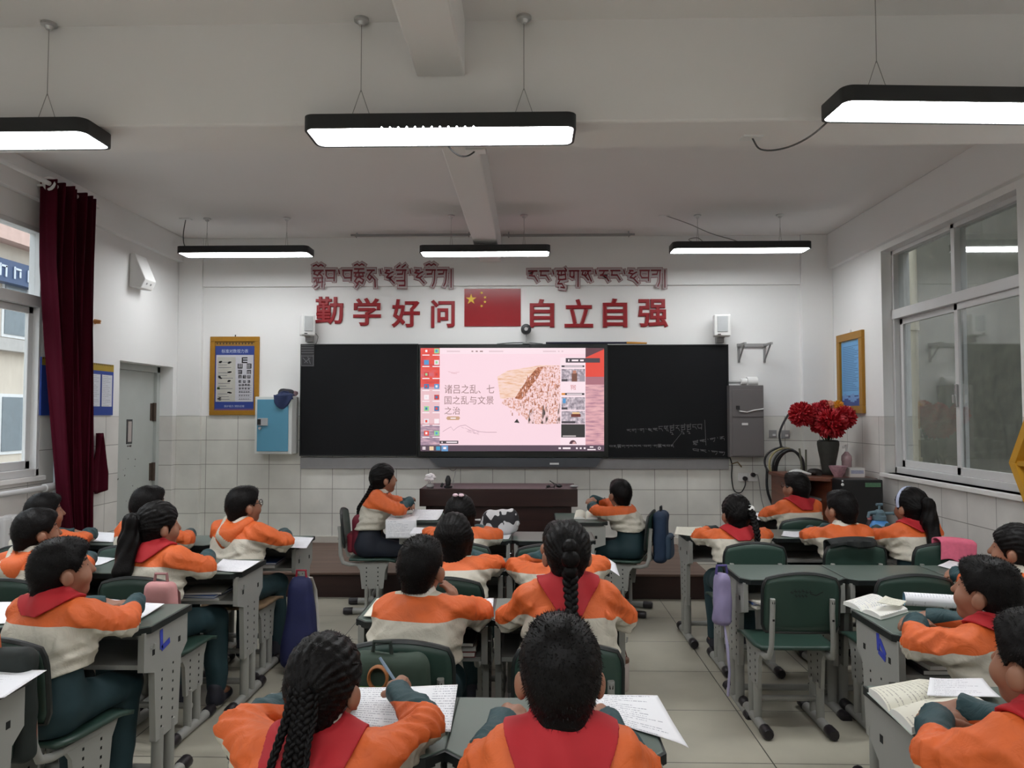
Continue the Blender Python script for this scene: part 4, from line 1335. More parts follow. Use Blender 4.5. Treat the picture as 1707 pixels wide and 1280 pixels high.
for k in range(9):
    rect(m, .05 + k * .1, .10 + .03 * math.sin(k), .15 + k * .1, .17 + .03 * math.sin(k * 1.7), 4, 2, RF, W - .12, H - .12)
m.build('poster_sheet', [mat('poster_light_blue', lin(112, 176, 226), 0.4, vary=0.05), mat('poster_deep_blue', lin(48, 70, 140), 0.4), mat('print_mid_blue', lin(70, 112, 170), 0.5), mat('pale_gold', lin(206, 186, 140), 0.5), mat('poster_sky_patch', lin(120, 160, 215), 0.5)], r)
m = MB(); m.tube([(-0.005, 0, H / 2), (-0.005, 0, H / 2 + 0.03)], 0.008, 8); m.build('hanging_pin', M_white, r)
# yellow hexagon shelf on the right pier
hx = ax(1712, 765, XR - 0.07)
r = empty('hexagon_shelf', (XR, 4.32, hx.z - 0.03), 0, 'yellow hexagon wall rack at the right picture edge', 'shelf')
m = MB()
R_ = 0.355
pts = [(R_ * math.cos(math.radians(60 * k)), R_ * math.sin(math.radians(60 * k))) for k in range(6)]
M_yel = mat('mustard_yellow_wood', lin(196, 146, 44), 0.5, vary=0.08)
for k in range(6):
    p, q = Vector((*pts[k], 0)), Vector((*pts[(k + 1) % 6], 0))
    t = (q - p).normalized(); nrm = Vector((-t.y, t.x, 0))
    o_ = [p - nrm * .0, q - nrm * .0, q + nrm * .05 - t * .03, p + nrm * .05 + t * .03]
    m.add([(v.x, v.y, .0) for v in o_] + [(v.x, v.y, .10) for v in o_], [(3, 2, 1, 0), (4, 5, 6, 7), (0, 1, 5, 4), (1, 2, 6, 5), (2, 3, 7, 6), (3, 0, 4, 7)], 0, RF)
m.build('hexagon_frame', M_yel, r)
m = MB()
for k in range(3):
    p, q = Vector((*pts[k], 0)) * .88, Vector((*pts[k + 3], 0)) * .88
    t = (q - p).normalized(); nrm = Vector((-t.y, t.x, 0)) * .014
    o_ = [p - nrm, q - nrm, q + nrm, p + nrm]
    m.add([(v.x, v.y, .01) for v in o_] + [(v.x, v.y, .09) for v in o_], [(3, 2, 1, 0), (4, 5, 6, 7), (0, 1, 5, 4), (1, 2, 6, 5), (2, 3, 7, 6), (3, 0, 4, 7)], 0, RF)
m.build('divider', M_yel, r)

# left wall: notice board behind the curtain, wedge speaker, hook, curtain, pipes, radiator
p0, p1 = ax(66, 645, XL), ax(192, 645, XL)
ya, yb_ = p0.y, p1.y - 0.05
z0_, z1_ = 1.49, 1.92
r = empty('notice_board', (XL, (ya + yb_) / 2, (z0_ + z1_) / 2), 0, 'blue notice board with white sheets behind the dark red curtain', 'notice board')
W, H = yb_ - ya, z1_ - z0_
m = MB(); m.box((0, 0, .006), (W, H, .012), 0, None, LF)
rect(m, 0, .86, 1, 1, 1, 6, LF, W, H)
for k in range(40):
    rect(m, .01 + k * .0245, .965, .022 + k * .0245, 1, 2, 7, LF, W, H)
m.build('board_panel', [mat('notice_blue', lin(36, 66, 150), 0.4), mat('notice_gold', lin(168, 140, 40), 0.5), mat('notice_brown', lin(70, 56, 40), 0.5)], r)
M_sheet = lined_paper_mat('printed_sheet', (0.66, 0.68, 0.74), (0.36, 0.38, 0.44), 0.016, 0.5)
for (ua, ub) in ((.36, .62), (.64, .79), (.815, .975)):
    m = MB()
    m.grid(lambda u, v: ((ua + (ub - ua) * u - .5) * W, (.17 + .62 * v - .5) * H, .0145), 2, 2, 0, LF, lambda u, v: (u * .2, v * .28))
    m.build('notice_sheet', M_sheet, r)
c = ax(243, 455, XL + 0.10)
r = empty('wedge_speaker', (XL, c.y, c.z), 0, 'white wedge-shaped speaker high on the left wall', 'speaker')
m = MB()
m.add([(0, -.10, .16), (0, .10, .16), (0, .10, -.14), (0, -.10, -.14), (.05, -.10, .16), (.05, .10, .16), (.15, .10, -.07), (.15, -.10, -.07), (.11, .10, -.15), (.11, -.10, -.15)],
      [(0, 1, 2, 3), (0, 4, 5, 1), (4, 7, 6, 5), (7, 9, 8, 6), (9, 3, 2, 8), (0, 3, 9, 7, 4), (1, 5, 6, 8, 2)])
m.build('speaker_case', M_white, r, bevel=0.008)
m = MB(); m.box((.132, -.04, -.105), (.006, .018, .018), 0, (0, .5, 0)); m.box((.132, .03, -.105), (.006, .018, .018), 0, (0, .5, 0)); m.build('screws', M_grey, r)
c = ax(158, 536, XL)
m = MB(); m.tube([(0, 0, 0), (.05, 0, .004)], [.022, .008], 10); m.box((.03, 0, -.012), (.03, .02, .012))
o = m.build('wall_hook', mat('orange_brown_hook', lin(190, 130, 70), 0.5), smooth=True, loc=tuple(c)); tag(o, 'small orange brown hook on the left wall beside the curtain', 'hook')

XC = XL + 0.16
ztop = ax(95, 312, XC).z
Yc0, Yc1 = ax(75, 500, XC).y, ax(154, 500, XC).y
r = empty('curtain', (XC, Yc1, 0), 0, 'dark red curtain gathered beside the left window', 'curtain')
M_cur = mat('dark_wine_red_curtain', (0.055, 0.0035, 0.011), 0.85, vary=0.25, scale=4, spec=0.08)


def cur(u, v):
    z = 0.25 + (ztop + 0.03 - 0.25) * v
    w0 = Yc1 - Yc0
    wd = w0 * (1.0 if v > .8 else 0.52 + 0.48 * (max(0, v - .12) / .68) ** 0.8) if v > .12 else w0 * .52
    amp = 0.05 + 0.02 * v
    ph = u * 7 * 2 * math.pi
    return (amp * math.sin(ph + 0.4 * math.sin(v * 5)) + 0.02 * math.sin(ph * .37 + v * 3), -(1 - u) * wd + 0.012 * math.sin(2 * ph + 1), z)


m = MB(); m.grid(cur, 112, 24); m.build('curtain_cloth', M_cur, r, smooth=80, solid=0.004)
for k in range(1):
    m = MB(); yk = -(Yc1 - Yc0) * (0.97 - k / 7)
    for i in range(1):
        pts = [(0.0 + 0.042 * math.cos(a) , yk + 0.010 * math.sin(a * 2), ztop + 0.042 * math.sin(a)) for a in [2 * math.pi * j / 20 for j in range(21)]]
        m.tube(pts, 0.011, 6, caps=False)
    m.build('grommet_ring', M_white, r, smooth=True)
r2 = empty('curtain_rod', (XC, 4.2, ztop), 0, 'white curtain rod along the left wall', 'curtain rod')
m = MB(); m.tube([(0, -4.5, 0), (0, Yc1 - 4.2 + 0.05, 0)], 0.017, 12); m.build('rod', M_white, r2, smooth=True)
for yy in (-1.6, 1.05):
    m = MB(); m.tube([(-0.16, yy, 0), (0.0, yy, 0)], 0.009, 8); m.tube([(-0.16, yy, 0), (-0.15, yy, 0)], 0.03, 12); m.build('rod_bracket', M_white, r2)
# red cloth hanging on the wall between curtain and door
c0 = ax(163, 722, XL + 0.02)
m = MB()
m.grid(lambda u, v: (0.03 + 0.02 * math.sin(u * 9), (u - .5) * (0.02 + .20 * min(1, (1 - v) * 1.5)) , (v - 1) * .50 + (0.06 * abs(u - .5) if v < .05 else 0)), 10, 12)
o = m.build('red_cloth', M_cur, solid=0.02, smooth=70, loc=(XL + 0.005, c0.y, c0.z)); tag(o, 'small dark red cloth hanging on the tiles by the door', 'cloth')
c0 = ax(168, 737, XL + 0.004)
m = MB(); m.box((0, 0, 0), (.012, .07, .10)); o = m.build('light_switch', M_frame, loc=tuple(c0), bevel=0.003); tag(o, 'pale wall switch on the tiles between curtain and door', 'switch')
M_pipe = mat('pale_blue_grey_pipe', (0.42, 0.46, 0.50), 0.45, vary=0.08)
r = empty('heating_pipe', (XL + 0.07, 5.50, 0), 0, 'pale grey heating pipe below the left window', 'pipe')
m = MB(); m.tube([(0, 0.02, 0.0), (0, 0.02, 1.45)], 0.024, 12); m.build('riser', M_pipe, r, smooth=True)
m = MB(); m.tube([(0, -2.6, 0.955), (0, -0.04, 0.965)], 0.02, 12); m.tube([(0, -0.12, .964), (0, 0.0, .965)], 0.03, 12); m.build('branch_pipe', M_frame, r, smooth=True)
r = empty('radiator', (XL + 0.09, 4.1, 0), 0, 'white finned radiator under the left window', 'radiator')
for k in range(18):
    m = MB(); y = -0.95 + k * .11
    m.box((0, y, .48), (.10, .085, .68)); m.build('fin', M_frame, r, bevel=0.02, seg=2)
m = MB(); m.tube([(0, -1.0, .78), (0, 1.0, .78)], 0.02, 10); m.tube([(0, -1.0, .18), (0, 1.0, .18)], 0.02, 10); m.build('header_pipe', M_frame, r)
for s in (-.8, .8):
    m = MB(); m.box((0, s, .08), (.06, .04, .16)); m.build('radiator_foot', M_frame, r)

# ------------------------------------------------------------------ school desks and chairs
M_top = mat('grey_green_desktop', (0.095, 0.125, 0.108), 0.38, vary=0.10, scale=6)
M_edge = mat('black_rubber_edge', (0.010, 0.013, 0.013), 0.4, vary=0)
M_desk = mat('light_grey_powder_coat', (0.30, 0.30, 0.28), 0.45, vary=0.06, scale=8)
M_cap = mat('black_foot_cap', (0.012, 0.009, 0.012), 0.4, vary=0)
M_hole = mat('dark_hole', (0.004, 0.004, 0.004), 0.9, vary=0)
M_cgreen = mat('dark_green_plastic', (0.026, 0.058, 0.045), 0.42, vary=0.12, scale=5)
M_blue = mat('blue_paint_mark', lin(52, 66, 170), 0.6, vary=0.1)
DWID, DDEP = 0.53, 0.385


def top_outline(w, d, c, ins=0.0):
    w2 = w / 2 - ins
    return [(-w2 + c, ins), (w2 - c, ins), (w2, ins + c), (w2, d - ins), (-w2, d - ins), (-w2, ins + c)]


def make_desk(H=0.70):
    r = empty('school_desk', (0, 0, 0), 0, 'desk', 'desk')
    m = MB(); m.prism(top_outline(DWID, DDEP, 0.045, 0.006), 0.020, 0, Matrix.Translation((0, 0, H - 0.019)))
    m.build('desktop', M_top, r, bevel=0.003)
    m = MB()
    o, i_ = top_outline(DWID, DDEP, 0.045), top_outline(DWID, DDEP, 0.045, 0.0062)
    n = len(o)
    vs = [(x, y, H - .026) for x, y in o] + [(x, y, H - .002) for x, y in o] + [(x, y, H - .026) for x, y in i_] + [(x, y, H - .002) for x, y in i_]
    fs = []
    for k in range(n):
        q = (k + 1) % n
        fs += [(k, q, n + q, n + k), (n + k, n + q, 3 * n + q, 3 * n + k), (2 * n + k, 2 * n + q, q, k)]
    m.add(vs, fs); m.build('edge_band', M_edge, r)
    m = MB()
    m.span((-.225, .05, H - .150), (.225, .36, H - .142)); m.span((-.225, .352, H - .150), (.225, .36, H - .021)); m.span((-.225, .035, H - .160), (.225, .055, H - .142))
    m.build('book_tray', M_desk, r, bevel=0.002)
    for s in (-1, 1):
        m = MB()
        x0, x1 = s * .228, s * .252
        poly = [(.02, H - .021), (.372, H - .021), (.372, H - .15), (.32, H - .19), (.30, H - .46), (.12, H - .46), (.10, H - .19), (.02, H - .165)]
        vs = [(x0, y, z) for y, z in poly] + [(x1, y, z) for y, z in poly]
        k = len(poly)
        m.add(vs, [tuple(range(k)), tuple(range(2 * k - 1, k - 1, -1))] + [(i2, k + i2, k + (i2 + 1) % k, (i2 + 1) % k) for i2 in range(k)])
        for side in (x0 - s * .0006, x1 + s * .0006):
            for yy in (.16, .25):
                for q in range(7):
                    zz = H - .20 - q * .036
                    m.box((side, yy, zz), (0.001, 0.008, 0.012 if q % 2 else 0.008), 1)
            m.box((side, .09, H - .11), (0.001, 0.018, 0.022), 1); m.box((side, .30, H - .12), (0.001, 0.018, 0.022), 1)
        m.build('side_panel', [M_desk, M_hole], r)
        for yy in (.165, .255):
            m = MB(); m.tube([(s * .236, yy, .045), (s * .236, yy, H - .42)], 0.021, 12, squash=(0.75, 1.15)); m.build('leg', M_desk, r, smooth=True)
        m = MB(); m.tube([(s * .232, .0, .028), (s * .232, .41, .028)], 0.024, 12); ft = m.build('foot_rail', M_desk, r, smooth=True)
        for (ya, yb2) in ((-.03, .04), (.365, .435)):
            m = MB(); m.tube([(s * .232, ya, .029), (s * .232, ya + .012, .029), (s * .232, yb2 - .004, .029), (s * .232, yb2, .029)], [.023, .028, .028, .026], 12); m.build('foot_cap', M_cap, ft, smooth=50)
    m = MB(); m.tube([(-.232, .21, .10), (.232, .21, .10)], 0.016, 10, squash=(1, 1)); m.build('stretcher', M_desk, r, smooth=True)
    m = MB(); m.tube([(.2525, .07, H - .09), (.263, .07, H - .09), (.266, .07, H - .07)], 0.004, 6); m.build('bag_hook', M_chrome, r)
    return r


def make_chair():
    r = empty('school_chair', (0, 0, 0), 0, 'chair', 'chair')
    m = MB()
    def seat(u, v):
        x = (u - .5) * .37; y = -.17 + .35 * v
        k = abs(u - .5) * 2
        if v < .25:
            x *= 1 - .12 * (1 - v / .25) ** 2
        return (x, y + 0.0, .408 - .010 * math.sin(math.pi * u) * math.sin(math.pi * v) - (0.018 * max(0, v - .8) / .2))
    m.grid(seat, 12, 12)
    m.build('seat', M_cgreen, r, smooth=60, solid=0.016)
    m = MB()
    def bk(u, v):
        z = .50 + .27 * v
        x = (u - .5) * .345 * (1 - .10 * max(0, (v - .75) / .25) ** 2 - .08 * max(0, (.15 - v) / .15) ** 2)
        zz = z - 0.028 * (abs(u - .5) * 2) ** 2 * (1 if v > .5 else 0) * max(0, (v - .5) * 2)
        return (x, -.205 - .025 * v + .018 * (1 - (2 * u - 1) ** 2) * -1, zz)
    m.grid(bk, 14, 8)
    m.build('backrest', M_cgreen, r, smooth=60, solid=0.016)
    pts = [bk(u, v) for u, v in [(i / 12, 0) for i in range(12)] + [(1, i / 8) for i in range(8)] + [(1 - i / 12, 1) for i in range(12)] + [(0, 1 - i / 8) for i in range(9)]]
    m = MB(); m.tube(pts, 0.010, 6, caps=False); m.build('backrest_rim', M_edge, r, smooth=True)
    for s in (-1, 1):
        m = MB()
        m.tube([(s * .135, -.245, .655), (s * .135, -.240, .60), (s * .14, -.235, .44), (s * .145, -.215, .385), (s * .148, -.17, .372), (s * .148, .05, .372)], 0.013, 10, squash=(1.2, .9))
        m.box((s * .135, -.2565, .64), (0.012, 0.003, 0.012), 1); m.box((s * .135, -.254, .56), (0.009, 0.003, 0.009), 1)
        m.build('back_post', [M_desk, M_hole], r, smooth=True)
        m = MB()
        poly = [(-.13, .385), (.13, .385), (.10, .33), (.085, .19), (-.075, .19), (-.09, .33)]
        k = len(poly); x0, x1 = s * .140, s * .158
        m.add([(x0, y, z) for y, z in poly] + [(x1, y, z) for y, z in poly], [tuple(range(k)), tuple(range(2 * k - 1, k - 1, -1))] + [(i2, k + i2, k + (i2 + 1) % k, (i2 + 1) % k) for i2 in range(k)])
        for side in (x0 - s * .0006, x1 + s * .0006):
            for yy in (-.04, .045):
                for q in range(5):
                    m.box((side, yy, .345 - q * .032), (0.001, 0.008, 0.010), 1)
        m.build('side_panel', [M_desk, M_hole], r)
        for yy in (-.04, .045):
            m = MB(); m.tube([(s * .149, yy, .04), (s * .149, yy, .21)], 0.018, 10, squash=(.8, 1.1)); m.build('leg', M_desk, r, smooth=True)
        m = MB(); m.tube([(s * .149, -.18, .026), (s * .149, .18, .026)], 0.023, 12); ft = m.build('foot_rail', M_desk, r, smooth=True)
        for (ya, yb2) in ((-.21, -.14), (.14, .21)):
            m = MB(); m.tube([(s * .149, ya, .027), (s * .149, ya + .012, .027), (s * .149, yb2 - .004, .027), (s * .149, yb2, .027)], [.022, .027, .027, .025], 12); m.build('foot_cap', M_cap, ft, smooth=50)
    m = MB(); m.tube([(-.149, 0, .12), (.149, 0, .12)], 0.014, 10); m.build('stretcher', M_desk, r)
    m = MB(); m.span((-.15, -.02, .376), (.15, .02, .390)); m.build('seat_support', M_desk, r)
    return r


DESK0 = make_desk(); CHAIR0 = make_chair()
_first = {'d': True, 'c': True}
DG, CG = 'school desks in rows', 'school chairs at the desks'
DESKS = {}


def desk(key, x, ynear, label, rz=0.0, z=0.0):
    if _first['d']:
        o = DESK0; _first['d'] = False
        o.location = (x, ynear, z); o.rotation_euler = (0, 0, rz); o['label'] = label; o['group'] = DG
    else:
        o = copy_tree(DESK0, (x, ynear, z), rz, label, DG)
    DESKS[key] = (x, ynear, rz, o)
    return o


CHAIRS = {}


def chair(key, x, y, label, rz=0.0):
    if _first['c']:
        o = CHAIR0; _first['c'] = False
        o.location = (x, y, 0); o.rotation_euler = (0, 0, rz); o['label'] = label; o['group'] = CG
    else:
        o = copy_tree(CHAIR0, (x, y, 0), rz, label, CG)
    CHAIRS[key] = o
    return o


def mark(dsk, pts, x, name='paint_mark'):
    "brushed blue mark on the side panel of a desk; pts in (y,z)"
    m = MB()
    for (a, b_) in zip(pts[:-1], pts[1:]):
        a, b_ = Vector((0, *a)), Vector((0, *b_))
        t = (b_ - a).normalized(); p = Vector((0, -t.z, t.y)) * .011
        s = 1 if x > 0 else -1
        m.add([(x, *(q.yz)) for q in (a + p, b_ + p, b_ - p, a - p)] + [(x + s * .001, *(q.yz)) for q in (a + p, b_ + p, b_ - p, a - p)], [(0, 1, 2, 3), (7, 6, 5, 4), (0, 4, 5, 1), (1, 5, 6, 2), (2, 6, 7, 3), (3, 7, 4, 0)])
    return m.build(name, M_blue, dsk)


dC = desk('C1', -1.695, 2.78, 'desk with a blue hooked mark on its end, of the left boy with red scarf')
desk('A1', -1.685, 4.55, 'desk of the boy with glasses, a dark blue bag hanging on its end')
desk('A2', -2.215, 4.55, 'desk between the boy with glasses and the far boy by the curtain')
desk('A3', -2.745, 4.55, 'desk of the boy sitting nearest the dark red curtain')
desk('B1', -1.725, 3.75, 'desk of the girl with the long loose ponytail, papers in its tray')
desk('B2', -2.255, 3.75, 'desk left of the ponytail girl, used by a boy in an orange hooded jacket')
desk('B3', -2.785, 3.75, 'wall-side desk in the row of the ponytail girl')
desk('C2', -2.225, 2.78, 'desk at the left picture edge with a white sheet, beside the blue marked desk')
dD = desk('D1', -1.80, 1.92, 'nearest left desk in the lower left corner with a white sheet on top')
desk('M4a', -0.385, 4.76, 'desk with the cow-patterned bag, in front of the brown podium')
desk('M4b', 0.145, 4.76, 'desk with an empty chair in front of the brown podium')
desk('M3a', -0.395, 3.82, 'desk of the girl with the short bob')
desk('M3b', 0.135, 3.82, 'desk of the child hidden behind the girl with the single braid')
desk('M2a', -0.42, 2.91, 'desk with a crumpled white booklet on its left end')
desk('M2b', 0.11, 2.91, 'desk of the girl with the single braid and red scarf')
desk('M1a', -0.465, 1.77, 'nearest middle desk, of the girl with several braids')
desk('M1b', 0.055, 1.77, 'nearest middle desk, of the short haired boy, bare green top showing')
desk('SL', -1.0, 5.845, 'desk turned sideways left of the podium with hanging sheets', -math.pi / 2)
desk('SR', 0.57, 5.845, 'desk turned sideways right of the podium', math.pi / 2)
desk('R5a', 1.88, 5.85, 'farthest right desk, of the boy next to the flower table')
desk('R4a', 1.275, 4.90, 'desk at the aisle with a crumpled sheet, of the girl with the white hair tie')
desk('R4b', 1.805, 4.90, 'desk between the girl with the white hair tie and the blue sprayer')
desk('R4c', 2.335, 4.90, 'desk by the right wall of the girl with the pale headband')
desk('R3a', 1.315, 3.80, 'unused aisle desk with papers in its tray, a scribbled chair before it', z=-0.025)
desk('R3b', 1.845, 3.80, 'unused desk between the scribbled chair and the right wall desk', z=-0.025)
desk('R3c', 2.375, 3.80, 'right wall desk of the girl seen in profile', z=-0.025)
d2 = desk('R2a', 1.575, 2.75, 'right desk with an open book and a blue figure seven on its end')
desk('R2b', 2.11, 2.75, 'right desk by the wall beside the open book desk')
desk('R1a', 1.245, 1.89, 'nearest right desk in the lower right corner with an open book')

# teacher's podium
pz = 0.205
a, b_ = at(699, 844, 6.2), at(963, 815, 6.2)
r = empty('teacher_podium', ((a.x + b_.x) / 2, 6.2, pz), 0, 'dark red brown teacher podium below the display', 'podium')
W, H = b_.x - a.x, b_.z - pz
band = b_.z - a.z
M_pod = wood_mat('dark_mahogany_veneer', (0.020, 0.0065, 0.006), (0.038, 0.014, 0.012), 0.35, 5, 0)
m = MB(); m.span((-W / 2, 0, H - band), (W / 2, 0.03, H)); m.build('front_board', M_pod, r, bevel=0.004)
m = MB(); m.span((-W / 2, 0.03, H - .03), (W / 2, .55, H - .004)); m.build('worktop', M_pod, r, bevel=0.004)
m = MB(); m.span((-W / 2 + .07, .04, 0), (W / 2 - .07, .06, H - band)); m.build('modesty_panel', M_pod, r)
for s in (-1, 1):
    m = MB(); m.span((s * (W / 2 - .08), .03, 0), (s * (W / 2 - .05), .52, H - .03)); m.build('side_panel', M_pod, r, bevel=0.003)
PT = pz + H
rs = random.Random(12)
# small things along the podium's edge
c = at(717, 812, 6.3)
r = empty('white_flower', (c.x, 6.3, PT), 0, 'white paper flower standing at the left end of the podium', 'flower')
m = MB(); m.lathe([(.03, 0), (.035, .01), (.028, .03), (.012, .034), (0, .034)], n=12); m.build('flower_base', M_grey, r, smooth=True)
m = MB()
for k in range(16):
    an, el = rs.random() * 6.28, rs.uniform(-.4, 1.4)
    d_ = Vector((math.cos(an) * math.cos(el), math.sin(an) * math.cos(el), math.sin(el)))
    m.ball(tuple(Vector((0, 0, .075)) + d_ * .028), (.022, .022, .018), 8)
m.build('bloom', mat('white_petals', (0.78, 0.74, 0.76), 0.7), r, smooth=True)
m = MB(); m.tube([(0, 0, .03), (0, 0, .07)], .004, 6); m.build('stem', M_grey, r)
c = at(747, 812, 6.3)
r = empty('pen_holder', (c.x, 6.3, PT), 0, 'small black pen holder with thin pens on the podium', 'pen holder')
m = MB(); m.lathe([(.035, 0), (.035, .012), (.02, .02), (.026, .06), (.018, .085), (.01, .10), (0, .10)], n=12); m.box((-.05, 0, .02), (.02, .03, .035), 0, (0, .4, 0)); m.build('holder_body', M_black, r, smooth=50)
m = MB(); m.tube([(.03, 0, .02), (.055, 0, .10), (.062, 0, .135)], .003, 6); m.tube([(.04, 0, .0), (.05, 0, .06)], .003, 6); m.build('pens', M_grey, r)
c = at(925, 812, 6.3)
r = empty('coiled_cable', (c.x, 6.3, PT), 0, 'thin black coiled cable with plug on the right of the podium', 'cable')
m = MB(); m.tube([(-.03 + .05 * u + .03 * math.cos(u * 9), .01 * math.sin(u * 9), .012 + .06 * math.sin(u * math.pi) * (0.6 + .4 * math.sin(u * 7))) for u in [i / 40 * 2 - .4 for i in range(41)] if u <= 1.2], .0035, 6); m.build('wire', M_black, r, smooth=True)
m = MB(); m.ball((.035, 0, .016), (.028, .02, .016), 10); m.ball((-.055, 0, .012), (.018, .015, .013), 10); m.build('plug', M_black, r, smooth=True)
c = at(957, 812, 6.3)
m = MB(); m.ball((0, 0, .012), (.035, .025, .014), 10); o = m.build('computer_mouse', M_grey, smooth=True, loc=(c.x, 6.3, PT)); tag(o, 'grey mouse at the right end of the podium', 'mouse')

# ------------------------------------------------------------------ corner table with the flowers
TY0, TY1 = 6.55, 7.35
TX0, TX1 = ax(1312, 790, 0.0 + 2.3).x, 2.98
TX0 = 2.30
ztop = at(1380, 791, 6.95).z
r = empty('corner_cabinet', (2.64, 6.95, 0), 0, 'red brown wooden cabinet in the far right corner carrying the vase', 'cabinet')
M_cab = wood_mat('red_brown_varnish', (0.10, 0.028, 0.014), (0.19, 0.06, 0.03), 0.35, 5, 1)
m = MB(); m.prism([(-.34, -.22), (-.06, -.40), (.34, -.40), (.34, .40), (-.34, .40)], .03, 0, Matrix.Translation((0, 0, ztop - .03))); m.build('cabinet_top', M_cab, r, bevel=0.004)
m = MB(); m.span((-.32, .36, 0), (.34, .38, ztop - .03)); m.build('back_panel', M_cab, r)
for (xa, ya_) in ((-.32, -.18), (-.05, -.37), (.32, -.37)):
    m = MB(); m.span((xa, ya_, 0), (xa + .022, .36, ztop - .03)); m.build('side_panel', M_cab, r)
for zz in (.35, ztop - .22):
    m = MB(); m.span((-.30, -.16, zz), (-.05, .36, zz + .02)); m.build('shelf', mat('grey_shelf_board', (0.25, 0.27, 0.27), 0.5), r)
m = MB(); m.span((-.03, -.375, .05), (.32, -.36, ztop - .04)); q = m.build('cabinet_door', M_cab, r, bevel=0.003)
m = MB(); m.span((-.03, -.379, ztop - .085), (.02, -.376, ztop - .045)); m.build('paper_label', M_white, q)
# black box in front of it
a, b_ = at(1407, 880, 6.30), at(1474, 800, 6.30)
r = empty('black_cabinet', ((a.x + min(b_.x, 2.98)) / 2, 6.32, 0), 0, 'small black cabinet with a green sticker in the right corner', 'cabinet')
W = min(b_.x, 2.98) - a.x; H = b_.z
m = MB(); m.span((-W / 2, 0, 0.02), (W / 2, .22, H)); m.build('cabinet_body', mat('satin_black', (0.008, 0.008, 0.009), 0.4), r, bevel=0.01)
m = MB(); m.span((.02, -.003, H - .06), (W / 2 - .02, .0, H - .025)); m.build('green_sticker', mat('green_sticker', lin(90, 130, 100), 0.5, vary=0.3, scale=60), r)
m = MB(); m.span((-W / 2 + .05, -.003, H - .24), (-W / 2 + .12, 0, H - .21)); m.build('dial', M_dgrey, r)
m = MB(); m.ball((-W / 2 - .0, -.006, H - .04), .013, 8); m.ball((-W / 2, -.006, H - .01), .008, 8); m.build('corner_knobs', M_white, r, smooth=True)
m = MB(); m.span((-W / 2 + .01, .01, 0), (W / 2 - .01, .21, .02)); m.build('plinth', M_black, r)

VX, VY = at(1381, 780, 6.95).x, 6.95
r = empty('flower_vase', (VX, VY, ztop), 0, 'tall dark grey vase holding red flowers', 'vase')
m = MB(); m.lathe([(.060, 0), (.066, .01), (.060, .05), (.068, .12), (.088, .22), (.096, .275), (.094, .305), (.080, .315), (.076, .30), (.082, .27), (.075, .2), (.05, .06), (.0, .05)], n=32)
m.build('vase_body', mat('mottled_dark_stoneware', (0.035, 0.036, 0.030), 0.6, vary=0.5, scale=25), r, smooth=True)
M_red = mat('deep_red_petals', lin(178, 20, 34), 0.55, vary=0.35, scale=30)
M_crim = mat('pinkish_red_petals', lin(190, 44, 60), 0.6, vary=0.3, scale=30)
M_yelf = mat('yellow_petals', lin(226, 160, 40), 0.6, vary=0.25, scale=30)
M_pinkf = mat('pale_pink_petals', lin(226, 170, 150), 0.6, vary=0.2)
M_leaf = mat('dark_green_leaf', (0.012, 0.035, 0.018), 0.5, vary=0.3)
M_stem = mat('green_stem', (0.02, 0.05, 0.02), 0.6)
FLG = 'artificial flowers in the dark vase'


def bloom(px, py, Y, R, mm, lab, n=150, seed=0, leaf=False):
    c = at(px, py, Y)
    r = empty('artificial_flower', (c.x, Y, c.z), 0, lab, 'flower', FLG)
    rs_ = random.Random(seed)
    m = MB()
    n = int(n * 2.4)
    m.ball((0, 0, 0), R * .62, 12)
    for k in range(n):
        zc = 1 - 2 * (k + .5) / n
        an = k * 2.39996
        d_ = Vector((math.sqrt(1 - zc * zc) * math.cos(an), math.sqrt(1 - zc * zc) * math.sin(an), zc))
        if d_.z < -.93: continue
        t = d_.orthogonal().normalized(); t = (Matrix.Rotation(rs_.random() * 6.28, 3, d_) @ t)
        s_ = d_.cross(t)
        L = R * rs_.uniform(.86, 1.0); w_ = R * .095
        b0 = d_ * R * .5
        mid = d_ * L * .82 + t * R * .05; tip = d_ * L + t * R * rs_.uniform(.08, .2)
        m.add([b0 - s_ * w_ * .4, b0 + s_ * w_ * .4, mid + s_ * w_ + t * w_ * .3, tip + s_ * w_ * .25, tip - s_ * w_ * .25, mid - s_ * w_ + t * w_ * .3, mid - t * w_ * .25], [(0, 1, 6), (1, 2, 6), (2, 3, 6), (3, 4, 6), (4, 5, 6), (5, 0, 6)])
    m.build('petals', mm, r)
    v = Vector((VX, VY, ztop + .28)) - Vector((c.x, Y, c.z))
    m = MB(); m.tube([(0, 0, -R * .3), tuple(v * .5 + Vector((0, 0, .02))), tuple(v + Vector((0, 0, -.02)))], .005, 6); m.build('stem', M_stem, r)
    if leaf:
        m = MB()
        m.grid(lambda u, w_: ((w_ - .5) * .07 * math.sin(math.pi * min(u + .08, 1)), -u * .11, -R * .6 - u * .06), 8, 4); m.build('leaf', M_leaf, r, solid=0.002)
    return r


bloom(1336, 691, 6.85, .125, M_red, 'large red flower hanging out to the far left of the bouquet', 190, 1)
bloom(1360, 685, 6.93, .085, M_crim, 'pinkish red flower between the far left bloom and the bouquet centre', 120, 2, True)
bloom(1374, 681, 7.0, .085, M_red, 'red flower at the top of the bouquet beside the pale one', 120, 3)
bloom(1385, 706, 6.80, .150, M_red, 'biggest red flower low in the front of the bouquet', 230, 4)
bloom(1408, 696, 6.86, .115, M_red, 'red flower at the right side of the bouquet', 170, 5)
bloom(1364, 709, 6.9, .085, M_red, 'darker red flower under the gap with the green leaf', 110, 6)
bloom(1397, 677, 6.95, .060, M_yelf, 'yellow flower at the top right of the bouquet', 80, 7)
bloom(1384, 675, 6.97, .050, M_pinkf, 'pale pink flower beside the yellow one', 70, 8)
